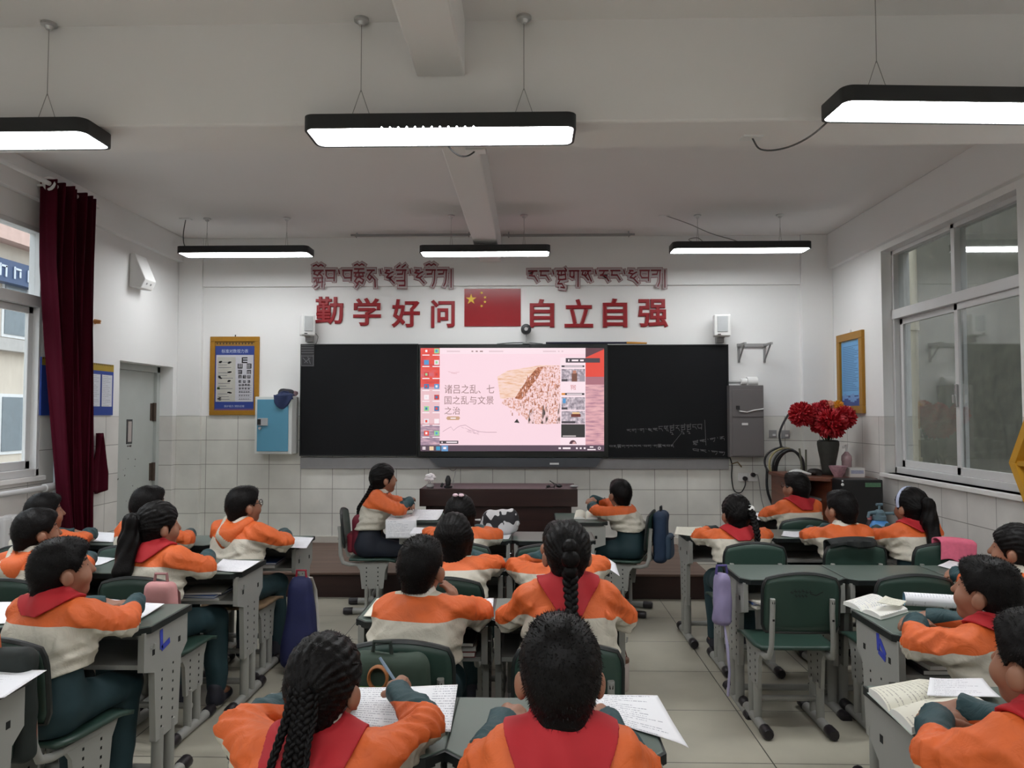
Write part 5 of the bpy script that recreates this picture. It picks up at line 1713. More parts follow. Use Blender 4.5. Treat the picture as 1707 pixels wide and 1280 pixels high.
# table clutter
c = az(1397, 785, ztop)
m = MB(); m.lathe([(.035, 0), (.038, .012), (.05, .03), (.072, .075), (.078, .095), (.073, .095), (.066, .075), (.04, .03), (0, .022)], n=28)
o = m.build('bowl', mat('pink_patterned_ceramic', lin(186, 150, 160), 0.35, vary=0.5, scale=45), smooth=True, loc=(at(1397, 780, 6.72).x, 6.72, ztop)); tag(o, 'pink patterned bowl beside the vase', 'bowl')
c = at(1427, 783, 6.70)
m = MB(); m.box((0, 0, .04), (.13, .09, .08)); m.box((0, -.046, .045), (.11, .001, .03), 1)
o = m.build('tissue_box', [M_white, mat('faint_blue_print', lin(170, 176, 200), 0.5, vary=0.3, scale=80)], loc=(c.x, 6.72, ztop), bevel=0.006); tag(o, 'small white box at the right edge of the corner cabinet', 'box')
c = at(1415, 760, 6.9)
r = empty('pump_bottle', (c.x, 6.95, ztop), 0, 'clear and pink pump bottle behind the bowl', 'bottle')
m = MB(); m.lathe([(.04, 0), (.042, .02), (.042, .12), (.046, .13), (.044, .17), (.02, .20), (.014, .21), (0, .21)], n=18); m.build('bottle_body', mat('pinkish_clear_plastic', lin(190, 160, 164), 0.25, vary=0.4, scale=20), r, smooth=True)
m = MB(); m.tube([(0, 0, .21), (0, 0, .255)], .01, 8); m.tube([(.01, 0, .255), (-.04, 0, .25)], .009, 8); m.tube([(0, 0, .255), (0, 0, .275)], .016, 10); m.build('pump', M_white, r, smooth=True)
c = at(1331, 779, 6.85)
m = MB(); m.grid(lambda u, v: ((u - .5) * .17, (v - .5) * .12, .012 + .03 * math.sin(math.pi * u) * (0.4 + .6 * v)), 10, 6)
o = m.build('folded_paper', M_white, solid=0.02, smooth=60, loc=(c.x, 6.83, ztop + .004)); tag(o, 'white folded paper at the left end of the corner cabinet', 'paper')
c = at(1361, 778, 6.85)
m = MB(); m.ball((0, 0, .03), (.07, .05, .032), 12); m.box((.02, -.04, .02), (.05, .03, .03)); o = m.build('dark_pouch', mat('dark_brown_leather', (0.02, 0.016, 0.015), 0.5), smooth=50, loc=(c.x - .01, 6.87, ztop + .001)); tag(o, 'small dark pouch left of the vase', 'pouch')
for k, (px, py) in enumerate(((1337, 748), (1348, 750))):
    t = at(px, py, 7.0); b0 = at(px + (4 if k == 0 else -1), 782, 7.0)
    m = MB(); m.tube([(0, 0, 0.0), (t.x - b0.x, .02, t.z - ztop)], .009, 8); o = m.build('wooden_stick', mat('greenish_grey_stick', (0.10, 0.10, 0.07), 0.6), smooth=True, loc=(b0.x, 7.05, ztop)); tag(o, ('thin stick leaning left of the vase, the one nearer the hose coil', 'thin stick leaning close to the left side of the vase')[k], 'stick')
# hose coil on the wall
c = at(1312, 772, 7.45)
r = empty('hose_coil', (c.x - .03, 7.44, c.z), 0, 'coil of black and yellowish hose hanging beside the corner cabinet', 'hose')
for k in range(5):
    m = MB(); R1, R2 = .20 - .018 * k, .15 + .012 * k
    m.tube([(R1 * math.cos(a) * .95 + .01 * k, .05 * math.sin(a + k) - .012 * k, R2 * math.sin(a) - .018 * k) for a in [2 * math.pi * i / 36 for i in range(37)]], .0105, 8, caps=False)
    m.build('hose_loop', mat('yellowish_hose', (0.30, 0.26, 0.13), 0.5) if k in (1,) else M_black, r, smooth=True)
m = MB(); m.tube(spl([(-.02, .02, .15), (-.03, .03, .30), (.06, .05, .47), (.16, .06, .56)]), .011, 8); m.tube(spl([(-.17, 0, -.05), (-.16, .0, -.3), (-.02, 0, -.62), (.03, 0, -.9)]), .013, 8); m.build('hose_end', M_black, r, smooth=True)
m = MB(); m.tube([(0, .12, .16), (0, -.04, .16)], .008, 6); m.build('wall_peg', M_grey, r)

# ------------------------------------------------------------------ soft bodies: distance fields turned into meshes
class Field:
    def __init__(s, lo, hi, h):
        s.lo = np.array(lo, float); s.h = h
        s.n = np.ceil((np.array(hi, float) - s.lo) / h).astype(int) + 1
        s.D = np.full(s.n, 0.3, np.float32)
        s.ax = [s.lo[i] + h * np.arange(s.n[i]) for i in range(3)]

    def _slice(s, lo, hi):
        a = np.clip(np.floor((np.array(lo) - s.lo) / s.h).astype(int), 0, s.n)
        b = np.clip(np.ceil((np.array(hi) - s.lo) / s.h).astype(int) + 1, 0, s.n)
        if np.any(b <= a):
            return None
        sl = tuple(slice(a[i], b[i]) for i in range(3))
        P = np.stack(np.meshgrid(s.ax[0][sl[0]], s.ax[1][sl[1]], s.ax[2][sl[2]], indexing='ij'), -1)
        return sl, P

    def op(s, fn, lo, hi, k=0.0, mode='add'):
        q = s._slice(np.array(lo) - k - 3 * s.h, np.array(hi) + k + 3 * s.h)
        if q is None:
            return
        sl, P = q
        d = fn(P).astype(np.float32)
        a = s.D[sl]
        if mode == 'add':
            if k > 0:
                hh = np.clip(0.5 + 0.5 * (a - d) / k, 0, 1)
                s.D[sl] = a * (1 - hh) + d * hh - k * hh * (1 - hh)
            else:
                s.D[sl] = np.minimum(a, d)
        elif mode == 'sub':
            if k > 0:
                hh = np.clip(0.5 - 0.5 * (a + d) / k, 0, 1)
                s.D[sl] = a * (1 - hh) - d * hh + k * hh * (1 - hh)
            else:
                s.D[sl] = np.maximum(a, -d)

    def cone(s, a, b, r1, r2, k=0.0, mode='add', flat=None):
        a, b = np.array(a, float), np.array(b, float)
        ab = b - a; L2 = max(ab @ ab, 1e-9); R = max(r1, r2)

        def fn(P):
            t = np.clip(((P - a) @ ab) / L2, 0, 1)
            return np.linalg.norm(P - a - t[..., None] * ab, axis=-1) - (r1 + (r2 - r1) * t)
        s.op(fn, np.minimum(a, b) - R, np.maximum(a, b) + R, k, mode)

    def ell(s, c, r, k=0.0, R=None, mode='add'):
        "ellipsoid; R rotates local -> body axes"
        c, r = np.array(c, float), np.array(r, float)
        m = r.max()

        def fn(P):
            q = P - c
            if R is not None:
                q = q @ R
            k0 = np.linalg.norm(q / r, axis=-1); k1 = np.linalg.norm(q / (r * r), axis=-1) + 1e-9
            return k0 * (k0 - 1) / k1
        s.op(fn, c - m, c + m, k, mode)

    def every(s, fn):
        P = np.stack(np.meshgrid(*s.ax, indexing='ij'), -1)
        s.D = fn(P, s.D).astype(np.float32)

    def mesh(s):
        D = s.D; h = s.h
        D[0] = D[-1] = 0.1; D[:, 0] = D[:, -1] = 0.1; D[:, :, 0] = D[:, :, -1] = 0.1
        ins = D < 0
        nx, ny, nz = D.shape
        c = np.zeros((nx - 1, ny - 1, nz - 1), np.int8)
        for i in (0, 1):
            for j in (0, 1):
                for k in (0, 1):
                    c += ins[i:nx - 1 + i, j:ny - 1 + j, k:nz - 1 + k]
        act = (c > 0) & (c < 8)
        idx = np.argwhere(act)
        ids = np.full(c.shape, -1, np.int64); ids[act] = np.arange(len(idx))
        acc = np.zeros((len(idx), 3)); cnt = np.zeros(len(idx))
        corners = [(0, 0, 0), (1, 0, 0), (0, 1, 0), (1, 1, 0), (0, 0, 1), (1, 0, 1), (0, 1, 1), (1, 1, 1)]
        val = [D[idx[:, 0] + a, idx[:, 1] + b, idx[:, 2] + e].astype(float) for a, b, e in corners]
        for p, q in ((0, 1), (2, 3), (4, 5), (6, 7), (0, 2), (1, 3), (4, 6), (5, 7), (0, 4), (1, 5), (2, 6), (3, 7)):
            v0, v1 = val[p], val[q]
            m = (v0 < 0) != (v1 < 0)
            t = np.where(m, v0 / np.where(m, v0 - v1, 1), 0)
            pa, pb = np.array(corners[p], float), np.array(corners[q], float)
            acc += np.where(m[:, None], pa + t[:, None] * (pb - pa), 0); cnt += m
        V = s.lo + h * (idx + acc / cnt[:, None])
        F = []
        for axis in range(3):
            sl0 = [slice(1, -1)] * 3; sl1 = [slice(1, -1)] * 3
            sl0[axis] = slice(0, -1); sl1[axis] = slice(1, None)
            a, b = ins[tuple(sl0)], ins[tuple(sl1)]
            e = np.argwhere(a != b)
            if not len(e):
                continue
            sgn = a[e[:, 0], e[:, 1], e[:, 2]]
            off = np.ones(3, int); off[axis] = 0
            g = e + off
            u, w = [(1, 2), (2, 0), (0, 1)][axis]
            du = np.zeros(3, int); du[u] = 1
            dw = np.zeros(3, int); dw[w] = 1
            q = [ids[tuple((g - du * i - dw * j).T)] for i, j in ((1, 1), (0, 1), (0, 0), (1, 0))]
            quad = np.stack(q, 1)
            quad = np.where(sgn[:, None], quad, quad[:, ::-1])
            F.append(quad)
        F = np.concatenate(F)
        return V, F


def np_mesh(name, V, F, mats, parent, attrs=None, smooth=True):
    me = bpy.data.meshes.new(name)
    me.vertices.add(len(V)); me.vertices.foreach_set('co', np.asarray(V, np.float32).ravel())
    me.loops.add(F.size); me.loops.foreach_set('vertex_index', F.astype(np.int32).ravel())
    me.polygons.add(len(F)); me.polygons.foreach_set('loop_start', np.arange(0, F.size, F.shape[1], dtype=np.int32))
    for m in (mats if isinstance(mats, (list, tuple)) else [mats]):
        me.materials.append(m)
    me.update(calc_edges=True)
    me.polygons.foreach_set('use_smooth', np.full(len(F), smooth))
    for k, v in (attrs or {}).items():
        at_ = me.attributes.new(k, 'FLOAT', 'POINT'); at_.data.foreach_set('value', np.asarray(v, np.float32))
    o = bpy.data.objects.new(name, me); COL.objects.link(o)
    if parent: o.parent = parent
    return o


# ------------------------------------------------------------------ cloth and skin materials
def jacket_mat():
    m = bpy.data.materials.new('orange_cream_teal_jacket')
    nt, n, l, b = nodes_of(m)

    def A(nm):
        q = n.new('ShaderNodeAttribute'); q.attribute_name = nm; return q.outputs['Fac']

    def step(v):
        q = n.new('ShaderNodeMath'); q.operation = 'GREATER_THAN'; q.inputs[1].default_value = 0.0; l.new(v, q.inputs[0]); return q.outputs[0]

    def mix(f, a, c):
        q = n.new('ShaderNodeMix'); q.data_type = 'RGBA'; l.new(f, q.inputs[0])
        for i, v in ((6, a), (7, c)):
            if isinstance(v, tuple): q.inputs[i].default_value = (*v, 1)
            else: l.new(v, q.inputs[i])
        return q.outputs[2]
    c = mix(step(A('band')), lin(196, 190, 176), lin(214, 98, 40))
    c = mix(step(A('teal')), c, lin(20, 60, 66))
    c = mix(step(A('collar')), c, lin(200, 194, 178))
    tc = n.new('ShaderNodeTexCoord')
    no = n.new('ShaderNodeTexNoise'); no.inputs['Scale'].default_value = 14; no.inputs['Detail'].default_value = 5
    l.new(tc.outputs['Object'], no.inputs['Vector'])
    mr = n.new('ShaderNodeMapRange'); mr.inputs['To Min'].default_value = 0.80; mr.inputs['To Max'].default_value = 1.12
    l.new(no.outputs['Fac'], mr.inputs[0])
    mx = n.new('ShaderNodeMix'); mx.data_type = 'RGBA'; mx.blend_type = 'MULTIPLY'; mx.inputs[0].default_value = 1
    l.new(c, mx.inputs[6]); l.new(mr.outputs[0], mx.inputs[7]); l.new(mx.outputs[2], b.inputs['Base Color'])
    no2 = n.new('ShaderNodeTexNoise'); no2.inputs['Scale'].default_value = 17; no2.inputs['Detail'].default_value = 3; no2.inputs['Distortion'].default_value = 2.2
    l.new(tc.outputs['Object'], no2.inputs['Vector'])
    bp = n.new('ShaderNodeBump'); bp.inputs['Strength'].default_value = 0.28; bp.inputs['Distance'].default_value = 0.015
    l.new(no2.outputs['Fac'], bp.inputs['Height']); l.new(bp.outputs[0], b.inputs['Normal'])
    b.inputs['Roughness'].default_value = 0.62
    b.inputs['Sheen Weight'].default_value = 0.0
    return m


M_jack = jacket_mat()
M_skin = mat('warm_brown_skin', lin(146, 102, 80), 0.55, vary=0.10, scale=12)
M_hair = mat('black_hair', (0.0045, 0.0038, 0.0038), 0.46, vary=0.4, scale=70, bump=0.25, spec=0.13)
M_scarf = mat('red_scarf_cotton', lin(172, 24, 34), 0.75, vary=0.15, scale=12)
M_shirt = mat('white_shirt_collar', lin(208, 204, 194), 0.7, vary=0.05)
M_pants = mat('dark_teal_trousers', lin(22, 50, 56), 0.75, vary=0.25, scale=10, bump=0.1)
M_navy = mat('dark_navy_trousers', lin(20, 26, 40), 0.75, vary=0.25, scale=10, bump=0.1)
M_shoe = mat('dark_sneaker', lin(34, 34, 44), 0.6, vary=0.4, scale=30)
M_sole = mat('pale_shoe_sole', lin(180, 178, 170), 0.6)
M_eyew = mat('eye_white', (0.6, 0.58, 0.55), 0.25, vary=0)
M_iris = mat('dark_iris', (0.006, 0.004, 0.003), 0.2, vary=0)
M_lip = mat('lip_skin', lin(150, 78, 70), 0.5, vary=0.05)
M_glasses = mat('dark_glasses_frame', (0.008, 0.007, 0.008), 0.3, vary=0)
M_hairtie = {'white': M_white, 'purple': mat('purple_hair_tie', lin(70, 44, 96), 0.7), 'pink': mat('pale_pink_hair_clip', lin(226, 196, 206), 0.5), 'lav': mat('pale_blue_headband', lin(176, 184, 210), 0.6)}


def unit(v):
    v = np.array(v, float); return v / (np.linalg.norm(v) + 1e-9)


def wrinkle(P, rs, amp, n=6, f=24.0):
    out = np.zeros(P.shape[:-1])
    for i in range(n):
        k = rs.randn(3) * f * (0.5 + 0.9 * rs.rand()); k2 = rs.randn(3) * 9
        w = np.sin(P @ k + rs.rand() * 6.3 + 1.6 * np.sin(P @ k2 + rs.rand() * 6))
        out += np.sign(w) * np.abs(w) ** 1.0
    return out * amp / n ** 0.5


def head_rot(yaw, pitch, roll=0.0):
    return np.array(Euler((pitch, roll, yaw), 'YXZ').to_matrix() if False else (Matrix.Rotation(yaw, 3, 'Z') @ Matrix.Rotation(pitch, 3, 'X') @ Matrix.Rotation(roll, 3, 'Y')))


PEOPLE = {}
PG = 'seated pupils in orange and cream jackets'


def braid(mb, pts, a, r, period, mi=0, taper=0.5):
    "three interlaced strands along a path"
    pts = [np.array(p, float) for p in pts]
    seg = np.cumsum([0] + [np.linalg.norm(pts[i + 1] - pts[i]) for i in range(len(pts) - 1)])
    L = seg[-1]; n = int(L / period * 14) + 8

    def pos(s):
        i = min(max(np.searchsorted(seg, s) - 1, 0), len(pts) - 2)
        t = (s - seg[i]) / max(seg[i + 1] - seg[i], 1e-6)
        return pts[i] * (1 - t) + pts[i + 1] * t
    for j in range(3):
        out, rad = [], []
        for i in range(n + 1):
            s_ = L * i / n
            c = pos(s_)
            d = unit(pos(min(s_ + .01, L)) - pos(max(s_ - .01, 0)))
            side = unit(np.cross(d, [0, 1, 0])); bk_ = np.cross(side, d)
            ph = 2 * math.pi * (s_ / period) + 2 * math.pi * j / 3
            k = 1 - (1 - taper) * i / n
            out.append(tuple(c + side * a * k * math.sin(ph) + bk_ * a * .55 * k * math.sin(2 * ph)))
            rad.append(r * k)
        mb.tube(out, rad, 8, mi)


def person(key, label, px, ytop, Y, body=0.0, look=0.0, pitch=0.06, hair='short', arms='desk', scarf=False, h=0.007,
           seed=1, lean=0.05, glasses=False, collar='cream', desk_z=0.70, pants='teal', side_lean=0.0, hood=False, tie=None, seat_dy=0.0, chair_label=None, legs=True, jw=1.0, bz=0.0):
    """a pupil on a chair; (px, ytop) = middle and top of the head in the photo, Y its distance;
    body / look = absolute headings of trunk and head in degrees (0 = towards the board, + = turned left)"""
    body, look = math.radians(body), math.radians(look)
    top = at(px, ytop, Y)
    rsn = np.random.RandomState(seed)
    ztop = top.z
    drop = 1.105 - ztop                                    # slouch
    hz = ztop - 0.120                                      # head centre
    hc_l = np.array([side_lean, lean + 0.035, hz])         # head centre in body space
    cb, sb = math.cos(body), math.sin(body)
    root_xy = (top.x - (cb * hc_l[0] - sb * hc_l[1]), Y - (sb * hc_l[0] + cb * hc_l[1]))
    r = empty('person', (root_xy[0], root_xy[1], 0), body, label, 'person', PG)
    PEOPLE[key] = r
    Rh = head_rot(look - body, pitch)

    def H(p):
        return hc_l + Rh @ np.array(p, float)
    # ---- skeleton
    pel = np.array([0, -.01, .475]); chest = np.array([side_lean * .7, lean * .75, .748 - drop * .8]); neck = np.array([side_lean * .9, lean + .01, .884 - drop])
    sh = {s: np.array([side_lean * .8 + s * .122 * jw, lean * .95, .836 - drop]) for s in (-1, 1)}
    el, wr, hd = {}, {}, {}
    zf = desk_z + .056
    for s in (-1, 1):
        el[s] = np.array([s * .205 * jw, .128 + lean * .5, zf - .004]); wr[s] = np.array([s * .055, .315 + lean * .5 + (0.02 * s), zf + .006]); hd[s] = (unit([-s * .95, .25, -.08]), np.array([0, 0, 1.]))
    if arms == 'write':
        wr[1] = np.array([.11, .36 + lean * .4, zf + .01]); hd[1] = (unit([-.25, .9, .02]), unit([-.45, 0.1, .8])); el[1] = np.array([.225, .17 + lean * .5, zf - .003])
        wr[-1] = np.array([-.07, .36, zf + .006]); hd[-1] = (unit([.6, .8, -.1]), np.array([0, 0, 1.]))
    elif arms == 'fists':
        for s in (-1, 1):
            el[s] = np.array([s * .205 * jw, .16 + lean * .5, zf - .003]); wr[s] = np.array([s * .150 * jw, .385 + lean * .3, zf + .008]); hd[s] = (unit([-s * .30, .90, .20]), np.array([0, 0, 1.]))
    elif arms == 'chin':
        el[-1] = np.array([-.125, .19, zf]); wr[-1] = np.array([.03, .33, zf + .004])
        wr[1] = H([.055, .075, -.115]) + np.array([.05, .02, -.05]); el[1] = np.array([.185, .20 + lean * .5, zf]); hd[1] = (unit([-.35, .05, .9]), unit([.9, -.1, .3]))
    elif arms == 'straight':
        el[1] = np.array([.215, .16 + lean, zf + .02]); wr[1] = np.array([.17, .36, zf + .01]); hd[1] = (unit([-.2, .95, -.05]), np.array([0, 0, 1.]))
    elif arms == 'high':
        for s in (-1, 1):
            el[s] = np.array([s * .19, .21 + lean * .3, zf + .02]); wr[s] = np.array([s * .02, .30, zf + .055 + .02 * s]); hd[s] = (unit([-s * .9, .1, .05]), np.array([0, 0, 1.]))
    hip = {s: np.array([s * .075, .0, .475]) for s in (-1, 1)}
    knee = {s: np.array([s * .095, .345, .450]) for s in (-1, 1)}
    ank = {s: np.array([s * .10, .325 + .03 * s * (seed % 3 - 1), .085]) for s in (-1, 1)}
    if abs(body) < .6:                                     # the legs stay squarer to the desk than the twisted trunk
        c_, s_ = math.cos(-body * .85), math.sin(-body * .85)
        for d_ in (knee, ank):
            for s in (-1, 1):
                x_, y_ = d_[s][0], d_[s][1]
                d_[s] = np.array([c_ * x_ - s_ * y_, s_ * x_ + c_ * y_, d_[s][2]])
    legdx = 0.0
    if abs(body) < .6:                                     # feet stay between the feet of the desk in front
        for (dx_, dy_, rz_, o_) in DESKS.values():
            if rz_ == 0 and abs(dx_ - root_xy[0]) < .27 and .0 < dy_ - root_xy[1] < .5:
                legdx = max(-.14, min(.14, dx_ - root_xy[0]))
        sh_ = np.array([math.cos(-body) * legdx, math.sin(-body) * legdx, 0])
        for d_ in (knee, ank):
            for s in (-1, 1):
                d_[s] = d_[s] + sh_ * (1.0 if d_ is ank else .8)
    toe = unit(np.array([math.sin(body * .85), math.cos(body * .85), 0]) if abs(body) < .6 else np.array([0, 1., 0]))
    # ---- body: one continuous skin surface
    f = Field((-.42, -.20, .0 if legs else .36), (.42, .62, ztop + .03), h if legs else h)
    f.cone(pel + [0, 0, .02], chest, .068, .09, .03); f.cone(chest, neck, .08, .05, .03); f.cone(sh[-1], sh[1], .045, .045, .03)
    f.cone(neck, H([0, -.018, -.055]), .047, .043, .02)
    for s in (-1, 1):
        f.cone(sh[s], el[s], .040, .031, .02); f.cone(el[s], wr[s], .031, .022, .015)
        f.cone(hip[s], knee[s], .050, .044, .02); f.cone(knee[s], ank[s], .044, .032, .02)
        f.cone(ank[s], ank[s] + toe * .11 + [0, 0, -.045], .033, .028, .02)
    f.ell(H([0, -.010, .024]), (.070, .087, .082), .0, Rh)
    f.ell(H([0, .024, -.032]), (.057, .062, .074), .03, Rh)
    f.ell(H([0, .056, -.086]), (.024, .022, .020), .025, Rh)
    for s in (-1, 1):
        f.ell(H([s * .034, .055, -.035]), (.026, .026, .026), .02, Rh)
        f.ell(H([s * .077, -.008, -.020]), (.012, .020, .028), .008, Rh @ head_rot(-s * .35, 0))
        f.ell(H([s * .030, .086, .008]), (.014, .012, .010), .012, Rh, 'sub')
    f.cone(H([0, .080, .008]), H([0, .098, -.022]), .008, .0115, .012)
    f.ell(H([0, .080, -.052]), (.022, .010, .010), .008, Rh)
    for s in (-1, 1):
        d, up = hd[s]
        d = unit(d); sd = unit(np.cross(d, up)); up = np.cross(sd, d)      # sd = to the right of the pointing hand
        w = wr[s]; th = -sd if s > 0 else sd                                # the thumb lies towards the body's middle line
        for q in (-1, 1):
            f.cone(w, w + d * .06 + sd * .014 * q, .017, .0145, .012)
        for i in range(4):
            b0 = w + d * (.058 - .004 * abs(i - 1.3)) + sd * (i - 1.5) * .0155
            L = (.024, .029, .027, .020)[i if s < 0 else 3 - i] if False else (.025, .030, .028, .021)[i]
            curl = .35 if arms not in ('fists', 'write') else .85
            p1 = b0 + unit(d - up * curl * .5) * L
            p2 = p1 + unit(d - up * (curl * 1.9)) * L * .8
            p3 = p2 + unit(d * .4 - up * (curl * 2.5)) * L * .5
            f.cone(b0, p1, .0088, .0082, .004); f.cone(p1, p2, .0082, .0076, .002); f.cone(p2, p3, .0076, .0066, .002)
        t0 = w + d * .018 + th * .018
        t1 = t0 + unit(d * .7 + th * .7 - up * .1) * .030; t2 = t1 + unit(d * .95 + th * .15 - up * .25) * .024
        f.cone(t0, t1, .011, .0095, .006); f.cone(t1, t2, .0095, .008, .002)
    V, F = f.mesh()
    body_o = np_mesh('body', V, F, M_skin, r)
    # ---- face
    m = MB()
    for s in (-1, 1):
        e = H([s * .030, .0605, .006]); m.ball(tuple(e), .0115, 10, 0)
        m.ball(tuple(H([s * .030, .0680, .006])), .0058, 8, 1)
    m.build('eyes', [M_eyew, M_iris], r, smooth=True)
    m = MB()
    for s in (-1, 1):
        m.tube([tuple(H([s * .016, .0745, .027])), tuple(H([s * .030, .0705, .031])), tuple(H([s * .046, .059, .027]))], [.0028, .0036, .002], 6)
    m.build('eyebrows', M_hair, r, smooth=True)
    m = MB(); m.tube([tuple(H([x, .0865 - abs(x) * .35, -.052 + .0 * x])) for x in (-.020, -.01, 0, .01, .020)], [.002, .005, .0055, .005, .002], 8); m.build('lips', M_lip, r, smooth=True)
    if glasses:
        m = MB()
        for s in (-1, 1):
            m.tube([tuple(H([s * .031 + .021 * math.cos(a), .092 - .004 * abs(math.cos(a)), .004 + .017 * math.sin(a)])) for a in [2 * math.pi * i / 16 for i in range(17)]], .0022, 6, caps=False)
            m.tube([tuple(H([s * .052, .088, .008])), tuple(H([s * .074, .05, .010])), tuple(H([s * .077, .0, .008]))], .002, 6)
        m.tube([tuple(H([-.010, .093, .006])), tuple(H([.010, .093, .006]))], .002, 6)
        m.build('glasses', M_glasses, r, smooth=True)
    # ---- jacket
    hj = max(h * 1.05, .006) if h < .006 else h * 1.1
    f = Field((-.40, -.24, .44), (.40, .56, .96), hj)
    for s in (-1, 1):
        f.cone(pel + [s * .062, .0, .125], chest + [s * .058, 0, 0], .117, .108, .05)
        f.cone(chest + [s * .05, 0, .02], neck + [s * .03, -.012, -.05], .098, .062, .04)
        f.cone(neck + [s * .03, -.01, -.015], sh[s] + [-s * .01, 0, -.004], .046, .060, .03)
        f.cone(sh[s], el[s] * .96 + sh[s] * .04, .062, .050, .03)
        f.cone(el[s], wr[s], .049, .038, .015)
    f.cone(chest + [0, -.03, -.02], neck + [0, -.03, -.04], .09, .055, .03)
    rw = np.random.RandomState(seed * 7 + 3)
    K = [(rw.randn(3), rw.rand() * 6.3) for _ in range(4)]

    def wrk(P, D):
        near = np.abs(D) < .05
        Q = P[near]
        rw2 = np.random.RandomState(seed + 11)
        w = wrinkle(Q, rw2, .0050, 7, 24.)
        fold = lambda a: 2 * np.abs(np.sin(a * .5)) ** .8 - 1.1        # sharp ridges, soft valleys
        # long folds running over the back from the armpits
        w += .0034 * fold((Q[:, 0] * 44 + Q[:, 2] * 62) + 3 * np.sin(Q[:, 0] * 9 + K[3][1])) * np.clip((np.abs(Q[:, 0] - chest[0]) - .02) / .1, 0, 1)
        for s in (-1, 1):
            de = np.linalg.norm(Q - el[s], axis=-1)
            ax_ = unit(wr[s] - sh[s])
            w += .0068 * np.exp(-(de / .10) ** 2) * fold((Q - el[s]) @ ax_ * 210 + 2.0 * np.sin(Q @ K[0][0] * 14))
            ds = np.linalg.norm(Q - sh[s] - [0, 0, -.06], axis=-1)
            w += .0062 * np.exp(-(ds / .10) ** 2) * fold(Q @ unit([s * .6, .3, 1.0]) * 135 + 2 * np.sin(Q @ K[1][0] * 10))
        # hem bunching
        w += .006 * np.exp(-((Q[:, 2] - .68) / .04) ** 2) * np.sin(Q[:, 2] * 130 + 3 * np.sin(Q[:, 0] * 22 + K[2][1]))
        if scarf:                                          # the cloth lies smooth under the scarf
            w *= np.where((np.abs(Q[:, 0] - neck[0]) < .125) & (Q[:, 2] > neck[2] - .22) & (Q[:, 1] < neck[1] + .06), .15, 1.0)
        D = D.copy(); D[near] += w
        return D
    f.every(wrk)

    def trim(P, D):
        hem = .632 - P[..., 2] + .012 * np.sin(P[..., 0] * 25 + seed)
        nk = ((P - neck) @ unit(hc_l - neck + np.array([0, -.01, .06]))) - .030      # open neck
        ra2 = P - neck; un_ = unit(hc_l - neck + np.array([0, -.01, .06]))
        ra2 = np.linalg.norm(ra2 - (ra2 @ un_)[..., None] * un_, axis=-1)
        D = np.maximum(D, np.maximum(hem, np.minimum(nk, .10 - ra2)))
        return D
    f.every(trim)
    for s in (-1, 1):
        dd = unit(wr[s] - el[s]); c = wr[s] + dd * .005
        cut = wr[s] + dd * .06
        oe, ow = el[-s], wr[-s]; ov = ow - oe

        def cuff(P):
            ax1 = (P - c) @ dd
            rad = np.linalg.norm(P - c - ax1[..., None] * dd, axis=-1)
            to = np.clip(((P - oe) @ ov) / (ov @ ov), 0, 1)
            other = np.linalg.norm(P - oe - to[..., None] * ov, axis=-1)
            return np.maximum(np.maximum(np.maximum(-ax1, ax1 - .09), rad - .06), .050 - other)
        f.op(cuff, cut - .09, cut + .09, 0, 'sub')
    V, F = f.mesh()
    # colour zones
    zb = .802 - drop * .45 + bz
    wq = np.clip((np.hypot(V[:, 0] - chest[0], V[:, 1] - chest[1]) - .135) / .11, 0, 1); wq = wq * wq * (3 - 2 * wq)
    band = V[:, 2] - (zb * (1 - wq) + (zf - .014) * wq)
    teal = np.full(len(V), -1.0)
    for s in (-1, 1):
        ab = wr[s] - el[s]; t = ((V - el[s]) @ ab) / (ab @ ab)
        p = el[s] + np.clip(t, 0, 1)[:, None] * ab
        dist = np.linalg.norm(V - p, axis=-1)
        onf = (t > .02) & (dist < .072)
        au = sh[s] - el[s]; tu = ((V - el[s]) @ au) / (au @ au)
        onu = (tu > 0) & (tu < .8) & (np.linalg.norm(V - el[s] - np.clip(tu, 0, 1)[:, None] * au, axis=-1) < .075) & (~onf)
        low = zf - .010
        nd = unit(np.cross(ab, [0, 0, 1.])) * (1 if s > 0 else -1)     # outward from the body's middle / backward
        up_ = unit(np.array([0, .55, .83]) if arms != 'chin' or s < 0 else np.array([-.4, .9, .1]))
        g = ((V - p) @ up_) / .05 - .25 + np.clip((t - .45) * 1.5, -1.0, 1.2)
        teal = np.where(onf, np.maximum(teal, np.minimum(g, t - (.10 if arms in ('fists', 'write', 'chin', 'high') else .42))), teal)
    col = ((V - neck) @ unit(hc_l - neck)) - (.006 if not scarf else .016)
    ra_ = V - neck; ua_ = unit(hc_l - neck); ra_ = np.linalg.norm(ra_ - (ra_ @ ua_)[:, None] * ua_, axis=1)
    col = np.minimum(col, .088 - ra_)
    jac = np_mesh('jacket', V, F, M_jack, r, {'band': band * 20, 'teal': teal, 'collar': col * 30})
    # ---- shirt collar / scarf
    up = unit(hc_l + Rh @ np.array([0, -.03, -.05]) - neck)
    f2 = Field((-.2, -.2, .66), (.2, .22, 1.0), (.0036 if h < .0065 else .0052))
    if scarf:
        cN = neck + up * .022
        f2.cone(cN - up * .018 + [0, -.002, 0], cN + up * .014, .079, .062, .0)
        # triangular fall of cloth down the back, following the jacket
        f3 = Field(f2.lo, f2.lo + (f2.n - 1) * f2.h, f2.h)
        for s in (-1, 1):
            f3.cone(pel + [s * .062, .0, .065], chest + [s * .058, 0, 0], .108, .108, .05)
            f3.cone(chest + [s * .05, 0, .02], neck + [s * .03, -.012, -.05], .098, .062, .04)
            f3.cone(neck + [s * .03, -.01, -.015], sh[s] + [-s * .01, 0, -.004], .046, .060, .03)
